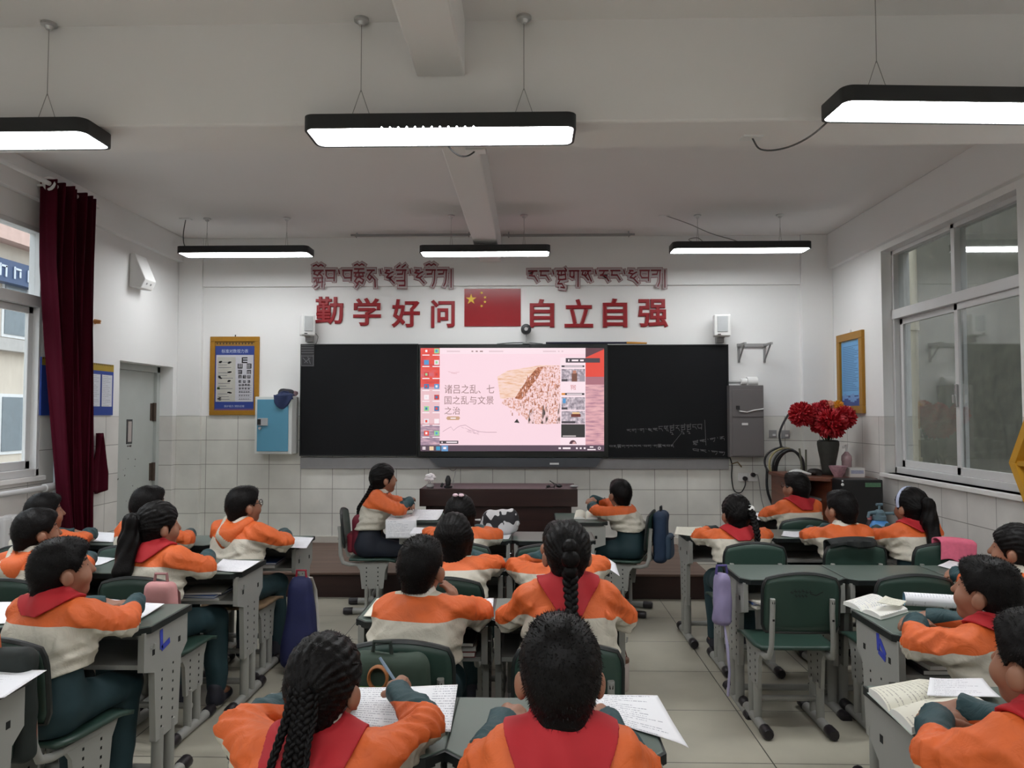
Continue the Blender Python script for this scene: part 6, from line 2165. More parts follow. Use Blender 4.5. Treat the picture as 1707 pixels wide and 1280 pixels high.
        f3.cone(chest + [0, -.03, -.02], neck + [0, -.03, -.04], .09, .055, .03)
        P = np.stack(np.meshgrid(*f2.ax, indexing='ij'), -1)
        shell = np.abs(f3.D[:f2.D.shape[0], :f2.D.shape[1], :f2.D.shape[2]] - .011 - .004 * np.sin(P[..., 0] * 60 + P[..., 2] * 30)) - .0055
        zt_ = neck[2] + .02; ln = .150 if scarf is True else scarf
        frac = (zt_ - P[..., 2]) / ln
        half = .098 * (1 - .75 * np.clip(frac, 0, 1.2)) + .012
        mask = np.maximum(np.abs(P[..., 0] - neck[0]) - half, np.maximum(zt_ - ln - P[..., 2], P[..., 1] - neck[1] - .075))
        tri = np.maximum(shell, mask)
        # front knot tails
        a = np.minimum(f2.D, tri)
        f2.D = a.astype(np.float32)
        f2.cone(neck + [0, .085, -.02], neck + [-.03, .11, -.12], .018, .022, .01); f2.cone(neck + [0, .085, -.02], neck + [.03, .11, -.11], .018, .022, .01)
        topcut = lambda P: -((P - (cN + up * .020)) @ up)
        f2.every(lambda P, D: np.maximum(D, -topcut(P) - .0))
        hole = lambda P: np.linalg.norm((P - neck) - ((P - neck) @ up)[..., None] * up, axis=-1) - .053
        f2.every(lambda P, D: np.maximum(D, -np.where(((P - neck) @ up) > .012, hole(P), 1)))
        V, F = f2.mesh(); np_mesh('red_scarf', V, F, M_scarf, r)
    f2 = Field((-.16, -.16, .70), (.16, .2, 1.02), max(h * .75, .0045))
    f2.cone(neck + up * .004, neck + up * (.034 if not scarf else .046), .067 if not scarf else .060, .056 if not scarf else .054)
    cc = neck + up * (.034 if not scarf else .046)
    f2.every(lambda P, D: np.maximum(D, np.maximum((P - cc) @ up - .004 + .10 * np.maximum(P[..., 1] - cc[1] - .02, 0), -((P - neck) @ up))))
    f2.every(lambda P, D: np.maximum(D, -(np.linalg.norm((P - neck) - ((P - neck) @ up)[..., None] * up, axis=-1) - .050 + .02 * np.clip(.02 - ((P - neck) @ up), 0, .02) * 0)))
    V, F = f2.mesh()
    if len(F): np_mesh('shirt_collar', V, F, M_shirt, r)
    if hood:
        f2 = Field((-.22, -.26, .66), (.22, .1, .98), max(h, .006))
        for s in (-1, 1):
            f2.cone(neck + [s * .075, -.02, .01], neck + [0, -.115, -.06], .034, .045, .03)
        f2.cone(neck + [0, -.10, -.05], neck + [0, -.12, -.10], .05, .035, .03)
        f2.every(lambda P, D: D + wrinkle(P, np.random.RandomState(seed), .003, 4, 30))
        V, F = f2.mesh()
        np_mesh('hood', V, F, M_jack, r, {'band': np.full(len(V), 1.0), 'teal': np.full(len(V), -1.), 'collar': np.where(np.abs((V[:, 0] - neck[0]) * .8 + (V[:, 2] - neck[2]) * .7 + .045) < .02, 1., -1.)})
    # ---- trousers and shoes
    if legs:
        f = Field((-.42, -.18, .05), (.42, .50, .70), max(h * 1.2, .009))
        f.cone(pel + [-.058, -.005, .03], pel + [-.05, .0, .17], .110, .094, .04); f.cone(pel + [.058, -.005, .03], pel + [.05, .0, .17], .110, .094, .04)
        for s in (-1, 1):
            f.cone(hip[s] + [0, 0, .01], knee[s], .086, .060, .03); f.cone(knee[s], ank[s] + [0, 0, .02], .060, .052, .03)

        def tw(P, D):
            rw3 = np.random.RandomState(seed + 5)
            D = D + wrinkle(P, rw3, .004, 5, 20.)
            return np.maximum(D, np.maximum(P[..., 2] - .66, .085 - P[..., 2]))
        f.every(tw)
        f.every(lambda P, D: np.maximum(D, np.where(P[..., 2] > .335, .419 - P[..., 2] - np.clip(P[..., 1] - .275, 0, 1) * 6, -1)))   # flat on the seat
        V, F = f.mesh(); np_mesh('trousers', V, F, M_pants if pants == 'teal' else M_navy, r)
        for s in (-1, 1):
            f = Field(ank[s] + [-.13, -.10, -.085], ank[s] + [.13, .18, .07], .007)
            f.cone(ank[s] - toe * .015 + [0, 0, .02], ank[s] - toe * .02 + [0, 0, -.035], .040, .040, .02); f.cone(ank[s] - toe * .02 + [0, 0, -.045], ank[s] + toe * .105 + [0, 0, -.05], .036, .034, .03)
            f.every(lambda P, D: np.maximum(D, .004 - P[..., 2]))
            V, F = f.mesh()
            o = np_mesh('shoe', V, F, [M_shoe, M_sole], r)
            zc = V[F].mean(1)[:, 2]
            o.data.polygons.foreach_set('material_index', (zc < .024).astype(np.int32))
    # ---- hair
    hh = max(h * .72, .0038)
    lo, hi = hc_l - [.15, .16, .15], hc_l + [.15, .15, .16]
    f = Field(lo, hi, hh)
    thick = .009 if hair in ('short',) else .013
    f.ell(H([0, -.012, .026]), (.0715 + thick, .0885 + thick, .084 + thick), 0, Rh)
    if hair in ('short',):
        f.cone(H([0, -.05, -.015]), H([0, -.055, -.055]), .060, .050, .03)
        f.ell(H([0, .045, .072]), (.05, .04, .03), .03, Rh)
    elif hair in ('bob',):
        f.cone(H([0, -.03, .0]), H([0, -.045, -.105]), .085, .066, .03)
        for s in (-1, 1):
            f.cone(H([s * .06, -.01, .0]), H([s * .058, -.01, -.10]), .032, .024, .03)
    else:
        f.cone(H([0, -.045, -.01]), H([0, -.05, -.05]), .062, .052, .03)
    rhair = np.random.RandomState(seed + 31)

    def shape(P, D):
        q = (P - hc_l) @ Rh
        x, y, z = q[..., 0], q[..., 1], q[..., 2]
        if hair == 'short':
            line = -.074 + np.maximum(0, y + .035) * 1.05
            line = np.maximum(line, np.where(y > .015, -.02 + (y - .015) * 1.35, -1))
            # clear of the ears
            ear = np.sqrt((y + .004) ** 2 + (z + .014) ** 2) - .027
            cut = np.maximum(line - z, -np.where(np.abs(x) > .045, ear, 1))
        elif hair == 'bob':
            line = -.135 + np.maximum(0, y - .0) * 1.2
            line = np.maximum(line, np.where(y > .03, -.10 + (y - .03) * 3.2, -1))
            cut = line - z + .006 * np.sin(x * 160) * np.sin(y * 120)
        else:
            line = -.085 + np.maximum(0, y + .035) * .9
            line = np.maximum(line, np.where(y > .03, -.01 + (y - .03) * 1.3, -1))
            ear = np.sqrt((y + .004) ** 2 + (z + .012) ** 2) - .022
            cut = np.maximum(line - z, -np.where(np.abs(x) > .05, ear, 1))
        n_ = wrinkle(q, rhair, .0011 if hair == 'short' else .0016, 5, 90.)
        if hair not in ('short',):
            n_ = n_ + .0016 * np.sin(np.arctan2(x, z + .02) * 34 + 2 * np.sin(y * 40))
        return np.maximum(D + n_, cut * .8)
    f.every(shape)
    V, F = f.mesh()
    # stubble / loose strands: thin blades standing on the hair surface
    nb = int((4200 if h < .0065 else 1600) * (1.0 if hair == 'short' else .45))
    A_, B_, C_ = V[F[:, 0]], V[F[:, 1]], V[F[:, 2]]
    nrm = np.cross(B_ - A_, C_ - A_); nrm /= (np.linalg.norm(nrm, axis=1)[:, None] + 1e-12)
    pick = rhair.randint(0, len(F), nb)
    base = V[F[pick]].mean(1); nn_ = nrm[pick]
    ql = (base - hc_l) @ Rh
    out_ok = np.einsum('ij,ij->i', base - H([0, -.01, .02]), nn_) > .02
    base, nn_, ql = base[out_ok], nn_[out_ok], ql[out_ok]
    flow = np.stack([ql[:, 0] * .3, np.where(ql[:, 1] > 0, .6, -.5), np.where(ql[:, 2] > .08, 0, -1.0)], 1) @ Rh.T
    dirn = nn_ * (.75 if hair == 'short' else .25) + flow * .6 + rhair.randn(len(base), 3) * .28
    dirn /= np.linalg.norm(dirn, axis=1)[:, None]
    Lb = (.0075 if hair == 'short' else .007) * (.6 + .8 * rhair.rand(len(base)))[:, None]
    sd_ = np.cross(dirn, nn_ + rhair.randn(len(base), 3) * .3); sd_ /= (np.linalg.norm(sd_, axis=1)[:, None] + 1e-9)
    wb = .0009
    b0_ = base - nn_ * .002
    TV = np.concatenate([b0_ - sd_ * wb, b0_ + sd_ * wb, b0_ + dirn * Lb + sd_ * wb * .25, b0_ + dirn * Lb - sd_ * wb * .25])
    q_ = len(base); i_ = np.arange(q_)
    TF = np.stack([i_, i_ + q_, i_ + 2 * q_, i_ + 3 * q_], 1) + len(V)
    hair_o = np_mesh('hair', np.concatenate([V, TV]), np.concatenate([F, TF]), M_hair, r)
    if hair == 'ponytail':
        L = .30
        f = Field(H([0, -.12, 0]) - [.10, .14, .42], H([0, -.12, 0]) + [.10, .10, .12], max(h, .006))
        p0 = H([0, -.088, .045]); p1 = H([0, -.128, .035]); p2 = H([0, -.135, -.06]); p3 = np.array([p2[0] * .8, min(p2[1], chest[1] - .135), p2[2] - .13]); p4 = p3 + [.0, -.008, -.13]
        f.cone(p0, p1, .026, .030, .02); f.cone(p1, p2, .034, .044, .03); f.cone(p2, p3, .044, .040, .03); f.cone(p3, p4, .038, .014, .03)
        f.every(lambda P, D: D + .0035 * np.sin(np.arctan2(P[..., 0] - p2[0], P[..., 1] - p2[1] - .02) * 9 + 4 * np.sin(P[..., 2] * 14)) + wrinkle(P, np.random.RandomState(seed), .002, 4, 40))
        V, F = f.mesh(); np_mesh('ponytail', V, F, M_hair, r)
        m = MB(); m.tube([tuple(p0 + (p1 - p0) * .25), tuple(p0 + (p1 - p0) * .7)], .032, 12); m.build('hair_tie', M_hairtie.get(tie, M_hair), r, smooth=True)
    if hair in ('braid', 'sidebraid', 'manybraids', 'longbraid'):
        m = MB()
        yb = chest[1] - .128
        if hair == 'braid':
            for (a_, b_, rr) in (([0, -.095, .055], [0, -.118, .030], .030), ([0, -.112, .02], [0, -.125, -.012], .034), ([0, -.112, -.03], [0, -.122, -.05], .026)):
                m.ball(tuple((H(a_) + H(b_)) / 2), (rr, rr * .9, rr), 14)
            b0 = H([0, -.108, -.045])
            braid(m, [b0, b0 + [0, -.012, -.05], [b0[0], min(yb - .012, b0[1] - .01), b0[2] - .14], [b0[0] - .004, yb - .012, b0[2] - .255]], .017, .0135, .075)
            m.build('braid', M_hair, r, smooth=80)
            for p in (H([0, -.112, -.045]), np.array([b0[0] - .004, yb - .012, b0[2] - .235])):
                mm = MB(); mm.tube([tuple(p + [0, 0, .008]), tuple(p + [0, 0, -.008])], .021, 12); mm.build('hair_tie', M_hairtie.get(tie, M_hair), r, smooth=True)
        elif hair == 'sidebraid':
            b0 = H([.045, -.085, .030])
            braid(m, [H([.03, -.09, .05]), b0 + [.012, -.02, -.02], [b0[0] + .012, min(yb, b0[1] - .02), b0[2] - .12], [b0[0] + .008, yb - .005, b0[2] - .27]], .015, .013, .07)
            m.build('braid', M_hair, r, smooth=80)
            mm = MB(); mm.ball(tuple(b0 + [.004, -.012, .012]), (.026, .018, .022), 12); mm.build('hair_tie', M_hairtie.get(tie, M_hair), r, smooth=True)
            mm = MB(); e = np.array([b0[0] + .008, yb - .005, b0[2] - .262]); mm.tube([tuple(e), tuple(e - [0, 0, .014])], .014, 10); mm.build('hair_tie', M_hairtie.get(tie, M_hair), r, smooth=True)
        elif hair == 'longbraid':
            b0 = H([0, -.088, -.035])
            braid(m, [b0, b0 + [0, -.035, -.07], [b0[0], min(yb, b0[1] - .03) - .01, b0[2] - .18], [b0[0], yb - .02, b0[2] - .36]], .015, .0125, .065)
            m.build('braid', M_hair, r, smooth=80)
        else:
            top_ = H([0, -.098, .028])
            m.ball(tuple(top_ + [0, .006, 0]), (.030, .020, .026), 12)
            for (dx0, dx, L, a_, rr) in ((-.006, -.012, .25, .010, .0085), (.010, .012, .26, .011, .0095), (-.022, -.046, .25, .007, .0066), (.026, .034, .17, .0055, .0055)):
                p0 = top_ + [dx0, -.010, -.012]
                yb2 = min(yb - .006, p0[1] - .012)
                braid(m, [p0, p0 + [(dx - dx0) * .4, -.014, -.06], [top_[0] + dx, (p0[1] + yb2) / 2 - .012, p0[2] - L * .55], [top_[0] + dx * 1.25, yb2, p0[2] - L]], a_, rr, .048)
            m.build('braid', M_hair, r, smooth=80)
            mm = MB()
            for dx, L in ((-.056, .265), (.014, .28)):
                e = np.array([top_[0] + dx, yb - .012, top_[2] - L]); mm.ball(tuple(e), (.016, .013, .038), 10)
            mm.build('braid_ends', M_hair, r, smooth=True)
            # parting ridges of plaited hair over the crown
            mm = MB()
            for k in range(7):
                a = (k - 3) * .42
                pts = []
                for i in range(10):
                    t = i / 9
                    v = unit(np.array([math.sin(a) * math.cos(t * 1.9 - .35) , math.cos(t * 1.9 - .35 + .3) * .55 - t * .75 + .3, .75 * math.cos(t * .9) * math.cos(a)]))
                    pts.append(H(np.array([0, -.012, .026]) + v * np.array([.081, .098, .094])))
                braid(mm, pts, .0026, .0028, .016, taper=.9)
            mm.build('plaited_rows', M_hair, r, smooth=80)
    if tie == 'lav':
        m = MB(); m.tube([tuple(H([.088 * math.cos(a), .012 + .01 * math.sin(a), .022 + .094 * math.sin(a)])) for a in [math.pi * (i / 24 * 1.14 - .07) for i in range(25)]], .009, 8, squash=(1, 1)); m.build('headband', M_hairtie['lav'], r, smooth=True)
    if tie == 'pink' and hair != 'ponytail':
        m = MB()
        for s in (-1, 1):
            m.ball(tuple(H([s * .018 + .0, -.055, .118])), (.018, .012, .011), 10)
        m.build('hair_clip', M_hairtie['pink'], r, smooth=True)
    # ---- the chair under the pupil
    if chair_label:
        q_ = .025 if key not in ('A1', 'A2', 'A3', 'R2a', 'C1', 'SR') else .075
        chair(key, root_xy[0] + legdx * .7 - sb * q_ * (0 if abs(body) < .6 else 1), root_xy[1] + (1 if abs(body) < .6 else cb) * q_, chair_label, body * ((.12 if key != 'C1' else .6) if abs(body) < .6 else 1))
    r['wr'] = [float(q) for q in wr[1]]
    return r

# ------------------------------------------------------------------ the pupils
person('M1b', 'short haired boy nearest the viewer, red scarf over his orange jacket', 933, 1020, 1.50, 0, 2, .06, 'short', 'fists', .145, .0052, 1,   .05, jw=.80, chair_label='chair of the short haired boy nearest the viewer')
person('M1a', 'girl nearest the viewer with several thin braids, holding a pen', 543, 1055, 1.77, -4, -12, -.12, 'manybraids', 'write', .19, .0052, 2, .13, bz=-.07, jw=1.1, tie='black', chair_label='chair of the girl nearest the viewer with several braids')
person('M2a', 'boy resting his chin on his hand behind the girl with braids', 703, 890, 2.75, -10, -14, .02, 'short', 'chin', False, .0062, 3, .07, jw=.80, chair_label='chair with the green backpack, of the boy with chin on hand')
person('M2b', 'girl with one thick braid and a red scarf in the middle rows', 945, 866, 2.72, 2, 3, .02, 'braid', 'desk', .10, .0062, 4, .05, tie='purple', jw=1.02, chair_label='chair of the girl with one thick braid')
person('M3a', 'girl with a short black bob looking at the display', 757, 853, 3.68, 2, -2, .04, 'bob', 'desk', False, .007, 5, .07, chair_label='chair of the girl with the short bob')
person('M3b', 'child mostly hidden behind the girl with one thick braid', 931, 866, 3.66, 4, 8, .06, 'short', 'desk', False, .008, 6, .07, chair_label='chair of the child hidden behind the thick braid')
person('M4a', 'girl with a pale hair clip just before the podium', 768, 822, 4.58, -6, -8, .06, 'bob', 'desk', False, .008, 7, .06, tie='pink', chair_label='chair of the girl with the pale hair clip')
person('SL', 'girl with a long braid sitting sideways left of the podium', 640, 772, 5.82, -84, -62, .04, 'longbraid', 'high', False, .008, 8, .06, pants='navy', chair_label='chair with the maroon bag left of the podium')
person('SR', 'boy sitting sideways right of the podium before a blue backpack', 1033, 797, 5.80, 72, 24, .10, 'short', 'high', False, .008, 9, .05, chair_label='chair with the blue backpack right of the podium')
person('A1', 'boy with glasses and a hooded jacket in the far left row', 408, 808, 4.38, -22, -42, .10, 'short', 'desk', False, .0075, 10, .04, glasses=True, hood=True, jw=1.15, chair_label='tan topped stool without a back, of the boy with glasses')
person('A2', 'boy in the far left row between the curtain and the boy with glasses', 250, 808, 4.38, -18, -36, .06, 'short', 'desk', False, .008, 11, .05, chair_label='chair of the boy in the middle of the far left row')
person('A3', 'boy sitting nearest the dark red curtain', 76, 820, 4.38, -20, -42, .06, 'short', 'desk', False, .008, 12, .05, chair_label='chair of the boy nearest the dark red curtain')
person('B1', 'girl with a long loose ponytail and red scarf in the left rows', 266, 835, 3.62, -16, -40, .0, 'ponytail', 'desk', .07, .0068, 13, .04, tie='black', jw=1.05, chair_label='chair with the pink bag of the long ponytail girl')
person('B2', 'boy in an orange hooded jacket at the left picture edge', 64, 845, 3.60, -14, -38, .05, 'short', 'desk', False, .007, 14, .07, hood=True, chair_label='chair of the boy in the hooded jacket at the left edge')
person('C1', 'boy with red scarf in the left rows, whole back and trousers in view', 106, 893, 2.66, -16, -42, .08, 'short', 'desk', .05, .006, 15, .04, jw=1.0, chair_label='chair with a black bag, of the left boy with the red scarf')
person('R4a', 'girl with a side braid and white hair tie in the right rows', 1226, 823, 4.62, 4, 10, .03, 'sidebraid', 'desk', .06, .008, 16, .06, tie='white', chair_label='chair of the girl with the white hair tie')
person('R4b', 'boy in the right rows just left of the blue sprayer', 1401, 815, 4.62, 12, 22, .05, 'short', 'desk', False, .008, 17, .05, jw=.86, chair_label='chair of the boy left of the blue sprayer')
person('R4c', 'girl with a long ponytail and pale headband by the right wall', 1517, 812, 4.62, 14, 20, .03, 'ponytail', 'desk', .05, .008, 18, .05, jw=.88, tie='lav', chair_label='chair with a pink cloth, of the girl with the headband')
person('R5a', 'farthest right boy with glasses beside the flower table', 1326, 785, 5.62, 14, 34, .08, 'short', 'desk', .07, .008, 19, .05, glasses=True, chair_label='chair of the farthest right boy')
person('R3c', 'girl seen in profile by the wall at the right picture edge', 1690, 872, 3.48, 26, 46, .02, 'ponytail', 'desk', False, .0068, 20, .05, desk_z=.675, chair_label='chair of the girl in profile by the right wall')
person('R2a', 'boy with a red scarf at the desk with the open book and rolled paper', 1643, 925, 2.52, 22, 38, .12, 'short', 'desk', .04, .006, 21, .05, jw=1.1, chair_label='chair of the boy with the rolled paper')
person('R1a', 'boy cut off by the lower right picture edge', 1730, 1013, 1.66, 14, 20, .06, 'short', 'desk', .08, .0055, 22, .05, chair_label='chair of the boy in the lower right corner')
chair('M4b', 0.09, 4.46, 'empty chair at the desk before the podium')
chair('R3a', 1.24, 3.74, 'empty chair with black scribbles on its backrest')
chair('R3b', 1.745, 3.72, 'empty chair beside the scribbled one, behind the open book')

# ------------------------------------------------------------------ marks painted on desks and chairs
mark(DESKS['C1'][3], [(.145, .66), (.15, .585), (.215, .60)], .2535)
mark(DESKS['D1'][3], [(.10, .605), (.13, .60), (.15, .615)], .2535)
mark(DESKS['R2a'][3], [(.12, .585), (.175, .60), (.18, .665)], -.2535)
mark(DESKS['R2a'][3], [(.12, .60), (.165, .645)], -.2535)
m = MB(); rs = random.Random(14)
for k in range(6):
    x = -.055 + k * .017; z = .690 + rs.uniform(-.004, .004)
    ribbon(m, [(x, z), (x + .012, z - .003)], .004, .2495, .0008); ribbon(m, [(x + .004, z + .007), (x + .006, z - .009)], .003, .2495, .0008)
for k in range(4):
    x = -.035 + k * .015
    ribbon(m, [(x, .672), (x + .01, .668)], .0035, .2495, .0008); ribbon(m, [(x + .003, .677), (x + .006, .663)], .003, .2495, .0008)
ribbon(m, [(.035, .680), (.06, .672), (.09, .688)], .005, .2495, .0008)
m.v = [tuple(FF @ Vector(p)) for p in m.v]
m.build('black_scribble', M_black, CHAIRS['R3a'])
for ch in CHAIRS['A1'].children:
    if ch.name.startswith('seat') :
        ch.data = ch.data.copy(); ch.data.materials[0] = wood_mat('worn_tan_plywood', (0.16, 0.10, 0.055), (0.24, 0.16, 0.09), 0.5, 6, 0); ch['label'] = 'tan plywood seat'
for ch in list(CHAIRS['A1'].children):
    if ch.name.startswith('back'):
        bpy.data.objects.remove(ch)
CHAIRS['A1'].name = 'school_stool'; CHAIRS['A1']['category'] = 'stool'

# ------------------------------------------------------------------ sheets and books
P_print = lined_paper_mat('white_printed_paper', (0.80, 0.80, 0.84), (0.50, 0.50, 0.55), 0.0125, 0.46)
P_hand = lined_paper_mat('white_paper_with_writing', (0.80, 0.80, 0.83), (0.34, 0.34, 0.40), 0.0150, 0.47)
P_cream = lined_paper_mat('cream_book_page', (0.72, 0.70, 0.60), (0.40, 0.38, 0.33), 0.014, 0.47)
P_plain = mat('white_paper_edge', (0.74, 0.73, 0.70), 0.7, vary=0.05)
ZT = 0.7045


def sheet(cs, label, m_=None, z=ZT, lift=None, name='worksheet', cat='paper', thick=0.0012, n=14, group=None, drop=None):
    "sheet of paper whose corners (near left, near right, far right, far left) are seen at the pixels cs"
    p = [az(x, y, z + (lift[i] if lift else 0.0)) for i, (x, y) in enumerate(cs)]
    c = sum(p, Vector()) / 4
    c.z = z
    wv = ((p[1] - p[0]).length + (p[2] - p[3]).length) / 2; hv = ((p[3] - p[0]).length + (p[2] - p[1]).length) / 2
    rs_ = random.Random(int(cs[0][0] * 7 + cs[0][1]))
    a1, a2 = rs_.uniform(0, 6), rs_.uniform(0, 6)

    def fn(u, v):
        q = (p[0] * (1 - u) + p[1] * u) * (1 - v) + (p[3] * (1 - u) + p[2] * u) * v
        w = .0025 * (1 + math.sin(u * 5 + a1)) * abs(2 * v - 1) + .002 * (1 + math.sin(v * 4 + a2)) * abs(2 * u - 1) ** 2
        q = q + Vector((0, 0, w * .6))
        if drop and q.x > drop:
            q = q + Vector((0, 0, -(q.x - drop) ** 1.5 * 1.6))
        return tuple(q - c)
    m = MB(); m.grid(fn, n, n, 0, None, lambda u, v: (u * wv, v * hv))
    o = m.build(name, m_ or P_print, smooth=80, solid=thick, loc=tuple(c))
    return tag(o, label, cat, group)


def booklet(cs, label, h=0.012, m_=None, bulge=.012):
    "open book lying flat: page block with two bulging pages"
    p = [az(x, y, ZT + h * .6) for x, y in cs]
    c = sum(p, Vector()) / 4; c.z = ZT - .002
    r = empty('open_book', tuple(c), 0, label, 'book', 'open books on desks')
    wv = (p[1] - p[0]).length; hv = (p[3] - p[0]).length

    def fn(u, v, top=True):
        q = (p[0] * (1 - u) + p[1] * u) * (1 - v) + (p[3] * (1 - u) + p[2] * u) * v
        t = abs(2 * u - 1)
        z = h * .55 + bulge * math.sin(math.pi * t) * .8 + .004 * t - (.010 * max(0, .12 - t) / .12)
        return (q.x - c.x, q.y - c.y, z if top else 0.0)
    m = MB(); m.grid(fn, 20, 8, 0, None, lambda u, v: (u * wv, v * hv)); m.build('pages', m_ or P_cream, r, smooth=80)
    m = MB()
    for (us, vs) in (([i / 20 for i in range(21)], [0] * 21), ([i / 20 for i in range(21)], [1] * 21), ([0] * 9, [i / 8 for i in range(9)]), ([1] * 9, [i / 8 for i in range(9)])):
        t_ = [fn(u, v) for u, v in zip(us, vs)]; b_ = [fn(u, v, False) for u, v in zip(us, vs)]
        k = len(t_)
        m.add(t_ + b_, [(i, i + 1, k + i + 1, k + i) for i in range(k - 1)])
    m.build('page_edges', P_plain, r)
    m = MB()
    m.grid(lambda u, v: tuple(Vector(fn(u * 1.04 - .02, v * 1.04 - .02, False)) + Vector((0, 0, .001))), 4, 2)
    m.build('cover', mat('pale_book_cover', lin(176, 186, 178), 0.5, vary=0.2), r)
    return r


sheet([(462, 913), (511, 914), (523, 896), (478, 895)], 'white sheet at the aisle end of the desk of the boy with glasses')
sheet([(138, 903), (189, 904), (193, 889), (150, 886)], 'white sheet beside the dark red curtain in the far left row')
sheet([(352, 950), (403, 955), (434, 936), (372, 932)], 'white sheet at the elbow of the girl with the long ponytail')
sheet([(118, 943), (166, 942), (194, 931), (140, 925)], 'white sheet between the hooded jacket boy and the ponytail girl')
sheet([(176, 1040), (217, 1043), (274, 1007), (176, 999)], 'white sheet on the blue marked desk beside the boy with red scarf', lift=[0, 0, .01, .004])
sheet([(-80, 1040), (27, 1040), (29, 1005), (-60, 1001)], 'white sheet at the left picture edge, left of the boy with red scarf')
sheet([(-110, 1180), (8, 1163), (78, 1118), (-80, 1112)], 'white sheet on the nearest left desk in the lower left corner', lift=[0, 0, .004, 0])
sheet([(392, 1217), (520, 1225), (525, 1156), (452, 1158)], 'left page of writing under the arm of the girl with braids', P_hand, lift=[0, 0, .01, .012])
sheet([(575, 1208), (751, 1223), (763, 1143), (585, 1147)], 'large white written sheet right of the girl with braids', P_hand, lift=[0, .0, .012, .004])
sheet([(1010, 1200), (1148, 1246), (1096, 1162), (985, 1157)], 'white written sheet hanging over the right end of the nearest middle desk', P_hand, lift=[0, 0, .0, .006], drop=.36)
sheet([(606, 1028), (655, 1030), (655, 997), (628, 998)], 'crumpled pale booklet on the left end of the desk by the chin resting boy', P_cream, lift=[.002, .012, .016, .004])
sheet([(782, 1032), (820, 1032), (823, 998), (784, 998)], 'white sheet between the chin resting boy and the girl with one thick braid')
sheet([(978, 936), (1033, 957), (1026, 934), (982, 922)], 'white sheet sticking out right of the child behind the thick braid', lift=[0, 0, .01, 0], drop=.40)
sheet([(818, 898), (848, 899), (858, 880), (824, 884)], 'white sheet below the cow-patterned bag', lift=[0, 0, .006, 0])
sheet([(682, 890), (722, 890), (722, 880), (690, 880)], 'white sheet left of the girl with the pale hair clip')
sheet([(1236, 866), (1278, 868), (1276, 856), (1243, 853)], 'white sheet at the left end of the farthest right desk')
sheet([(1124, 891), (1166, 894), (1170, 878), (1128, 879)], 'crumpled white sheet at the aisle end of the desk of the side braid girl', P_cream, lift=[.004, .01, .014, .008])
sheet([(1302, 894), (1332, 896), (1334, 886), (1306, 886)], 'small white sheet between the side braid girl and the next boy')
sheet([(1445, 893), (1455, 893), (1454, 884), (1446, 884)], 'small white card beside the base of the blue sprayer', thick=.004)
sheet([(1563, 944), (1594, 950), (1604, 937), (1582, 935)], 'white sheet on the desk of the girl in profile', z=.68)
sheet([(1690, 1018), (1740, 1028), (1760, 1010), (1700, 1008)], 'white sheet at the right picture edge behind the boy with the rolled paper')
booklet([(1406, 1003), (1468, 1028), (1513, 1015), (1452, 990)], 'open exercise book at the left end of the desk with the rolled paper', .016, lined_paper_mat('page_with_blue_writing', (0.76, 0.75, 0.70), (0.40, 0.42, 0.52), 0.018, 0.46))
sheet([(1462, 1004), (1500, 1012), (1512, 1004), (1476, 994)], 'loose curled page lying on the open exercise book', P_cream, z=.728, lift=[.03, 0, 0, .03], thick=.002)
booklet([(1448, 1147), (1520, 1213), (1640, 1168), (1532, 1132)], 'thick open textbook in the lower right corner', .022)
sheet([(1545, 1160), (1668, 1164), (1638, 1133), (1550, 1131)], 'white printed sheet curling over the thick textbook', P_print, z=.735, lift=[.0, -.02, -.02, .012])
p0, p1 = az(1507, 998, .732), az(1592, 1003, .732)
r = empty('rolled_paper', tuple((p0 + p1) / 2), 0, 'rolled white paper with a blue inside on the right desk', 'paper')
d_ = (p1 - p0) / 2
for nm, ra, mm in (('paper_roll', .028, P_print), ('blue_lining', .0272, mat('pale_blue_inside', lin(110, 150, 172), 0.6))):
    m = MB()
    t_ = d_.normalized(); s_ = t_.cross(Vector((0, 0, 1))).normalized(); u_ = s_.cross(t_)
    m.grid(lambda u, v: tuple(-d_ + d_ * 2 * v + (s_ * math.cos(u * 6.9) + u_ * math.sin(u * 6.9)) * (ra - .002 * u)), 32, 4, 0, None, lambda u, v: (u * .2, v * .21))
    m.build(nm, mm, r, smooth=80)
# hanging sheets on the sideways desk left of the podium
for k, (xa, xb, ya, zb, lab) in enumerate(((-1.07, -.84, 5.555, .585, 'white text sheet hanging over the side of the desk left of the podium'), (-.93, -.70, 5.60, .70, 'second white sheet lying behind the hanging one left of the podium'))):
    m = MB()
    L1 = .26

    def fn(u, v):
        x = xa + (xb - xa) * u + (.02 if k else -.01) * v
        if v < .5 and k == 0:
            q = v / .5
            return (x, ya - .004 - .01 * (1 - q), zb + (.709 - zb) * q)
        q = (v - .5) / .5 if k == 0 else v
        return (x, ya + L1 * q, .711 + (.004 if k == 0 else .0) + (.045 * q * q if k else 0.01 * q))
    m.grid(fn, 6, 16, 0, None, lambda u, v: (u * .21, v * .40))
    o = m.build('worksheet', P_hand, smooth=50, solid=.0015); tag(o, lab, 'paper')
booklet([(957, 863), (996, 864), (992, 852), (960, 851)], 'open book on the sideways desk right of the podium', .012)


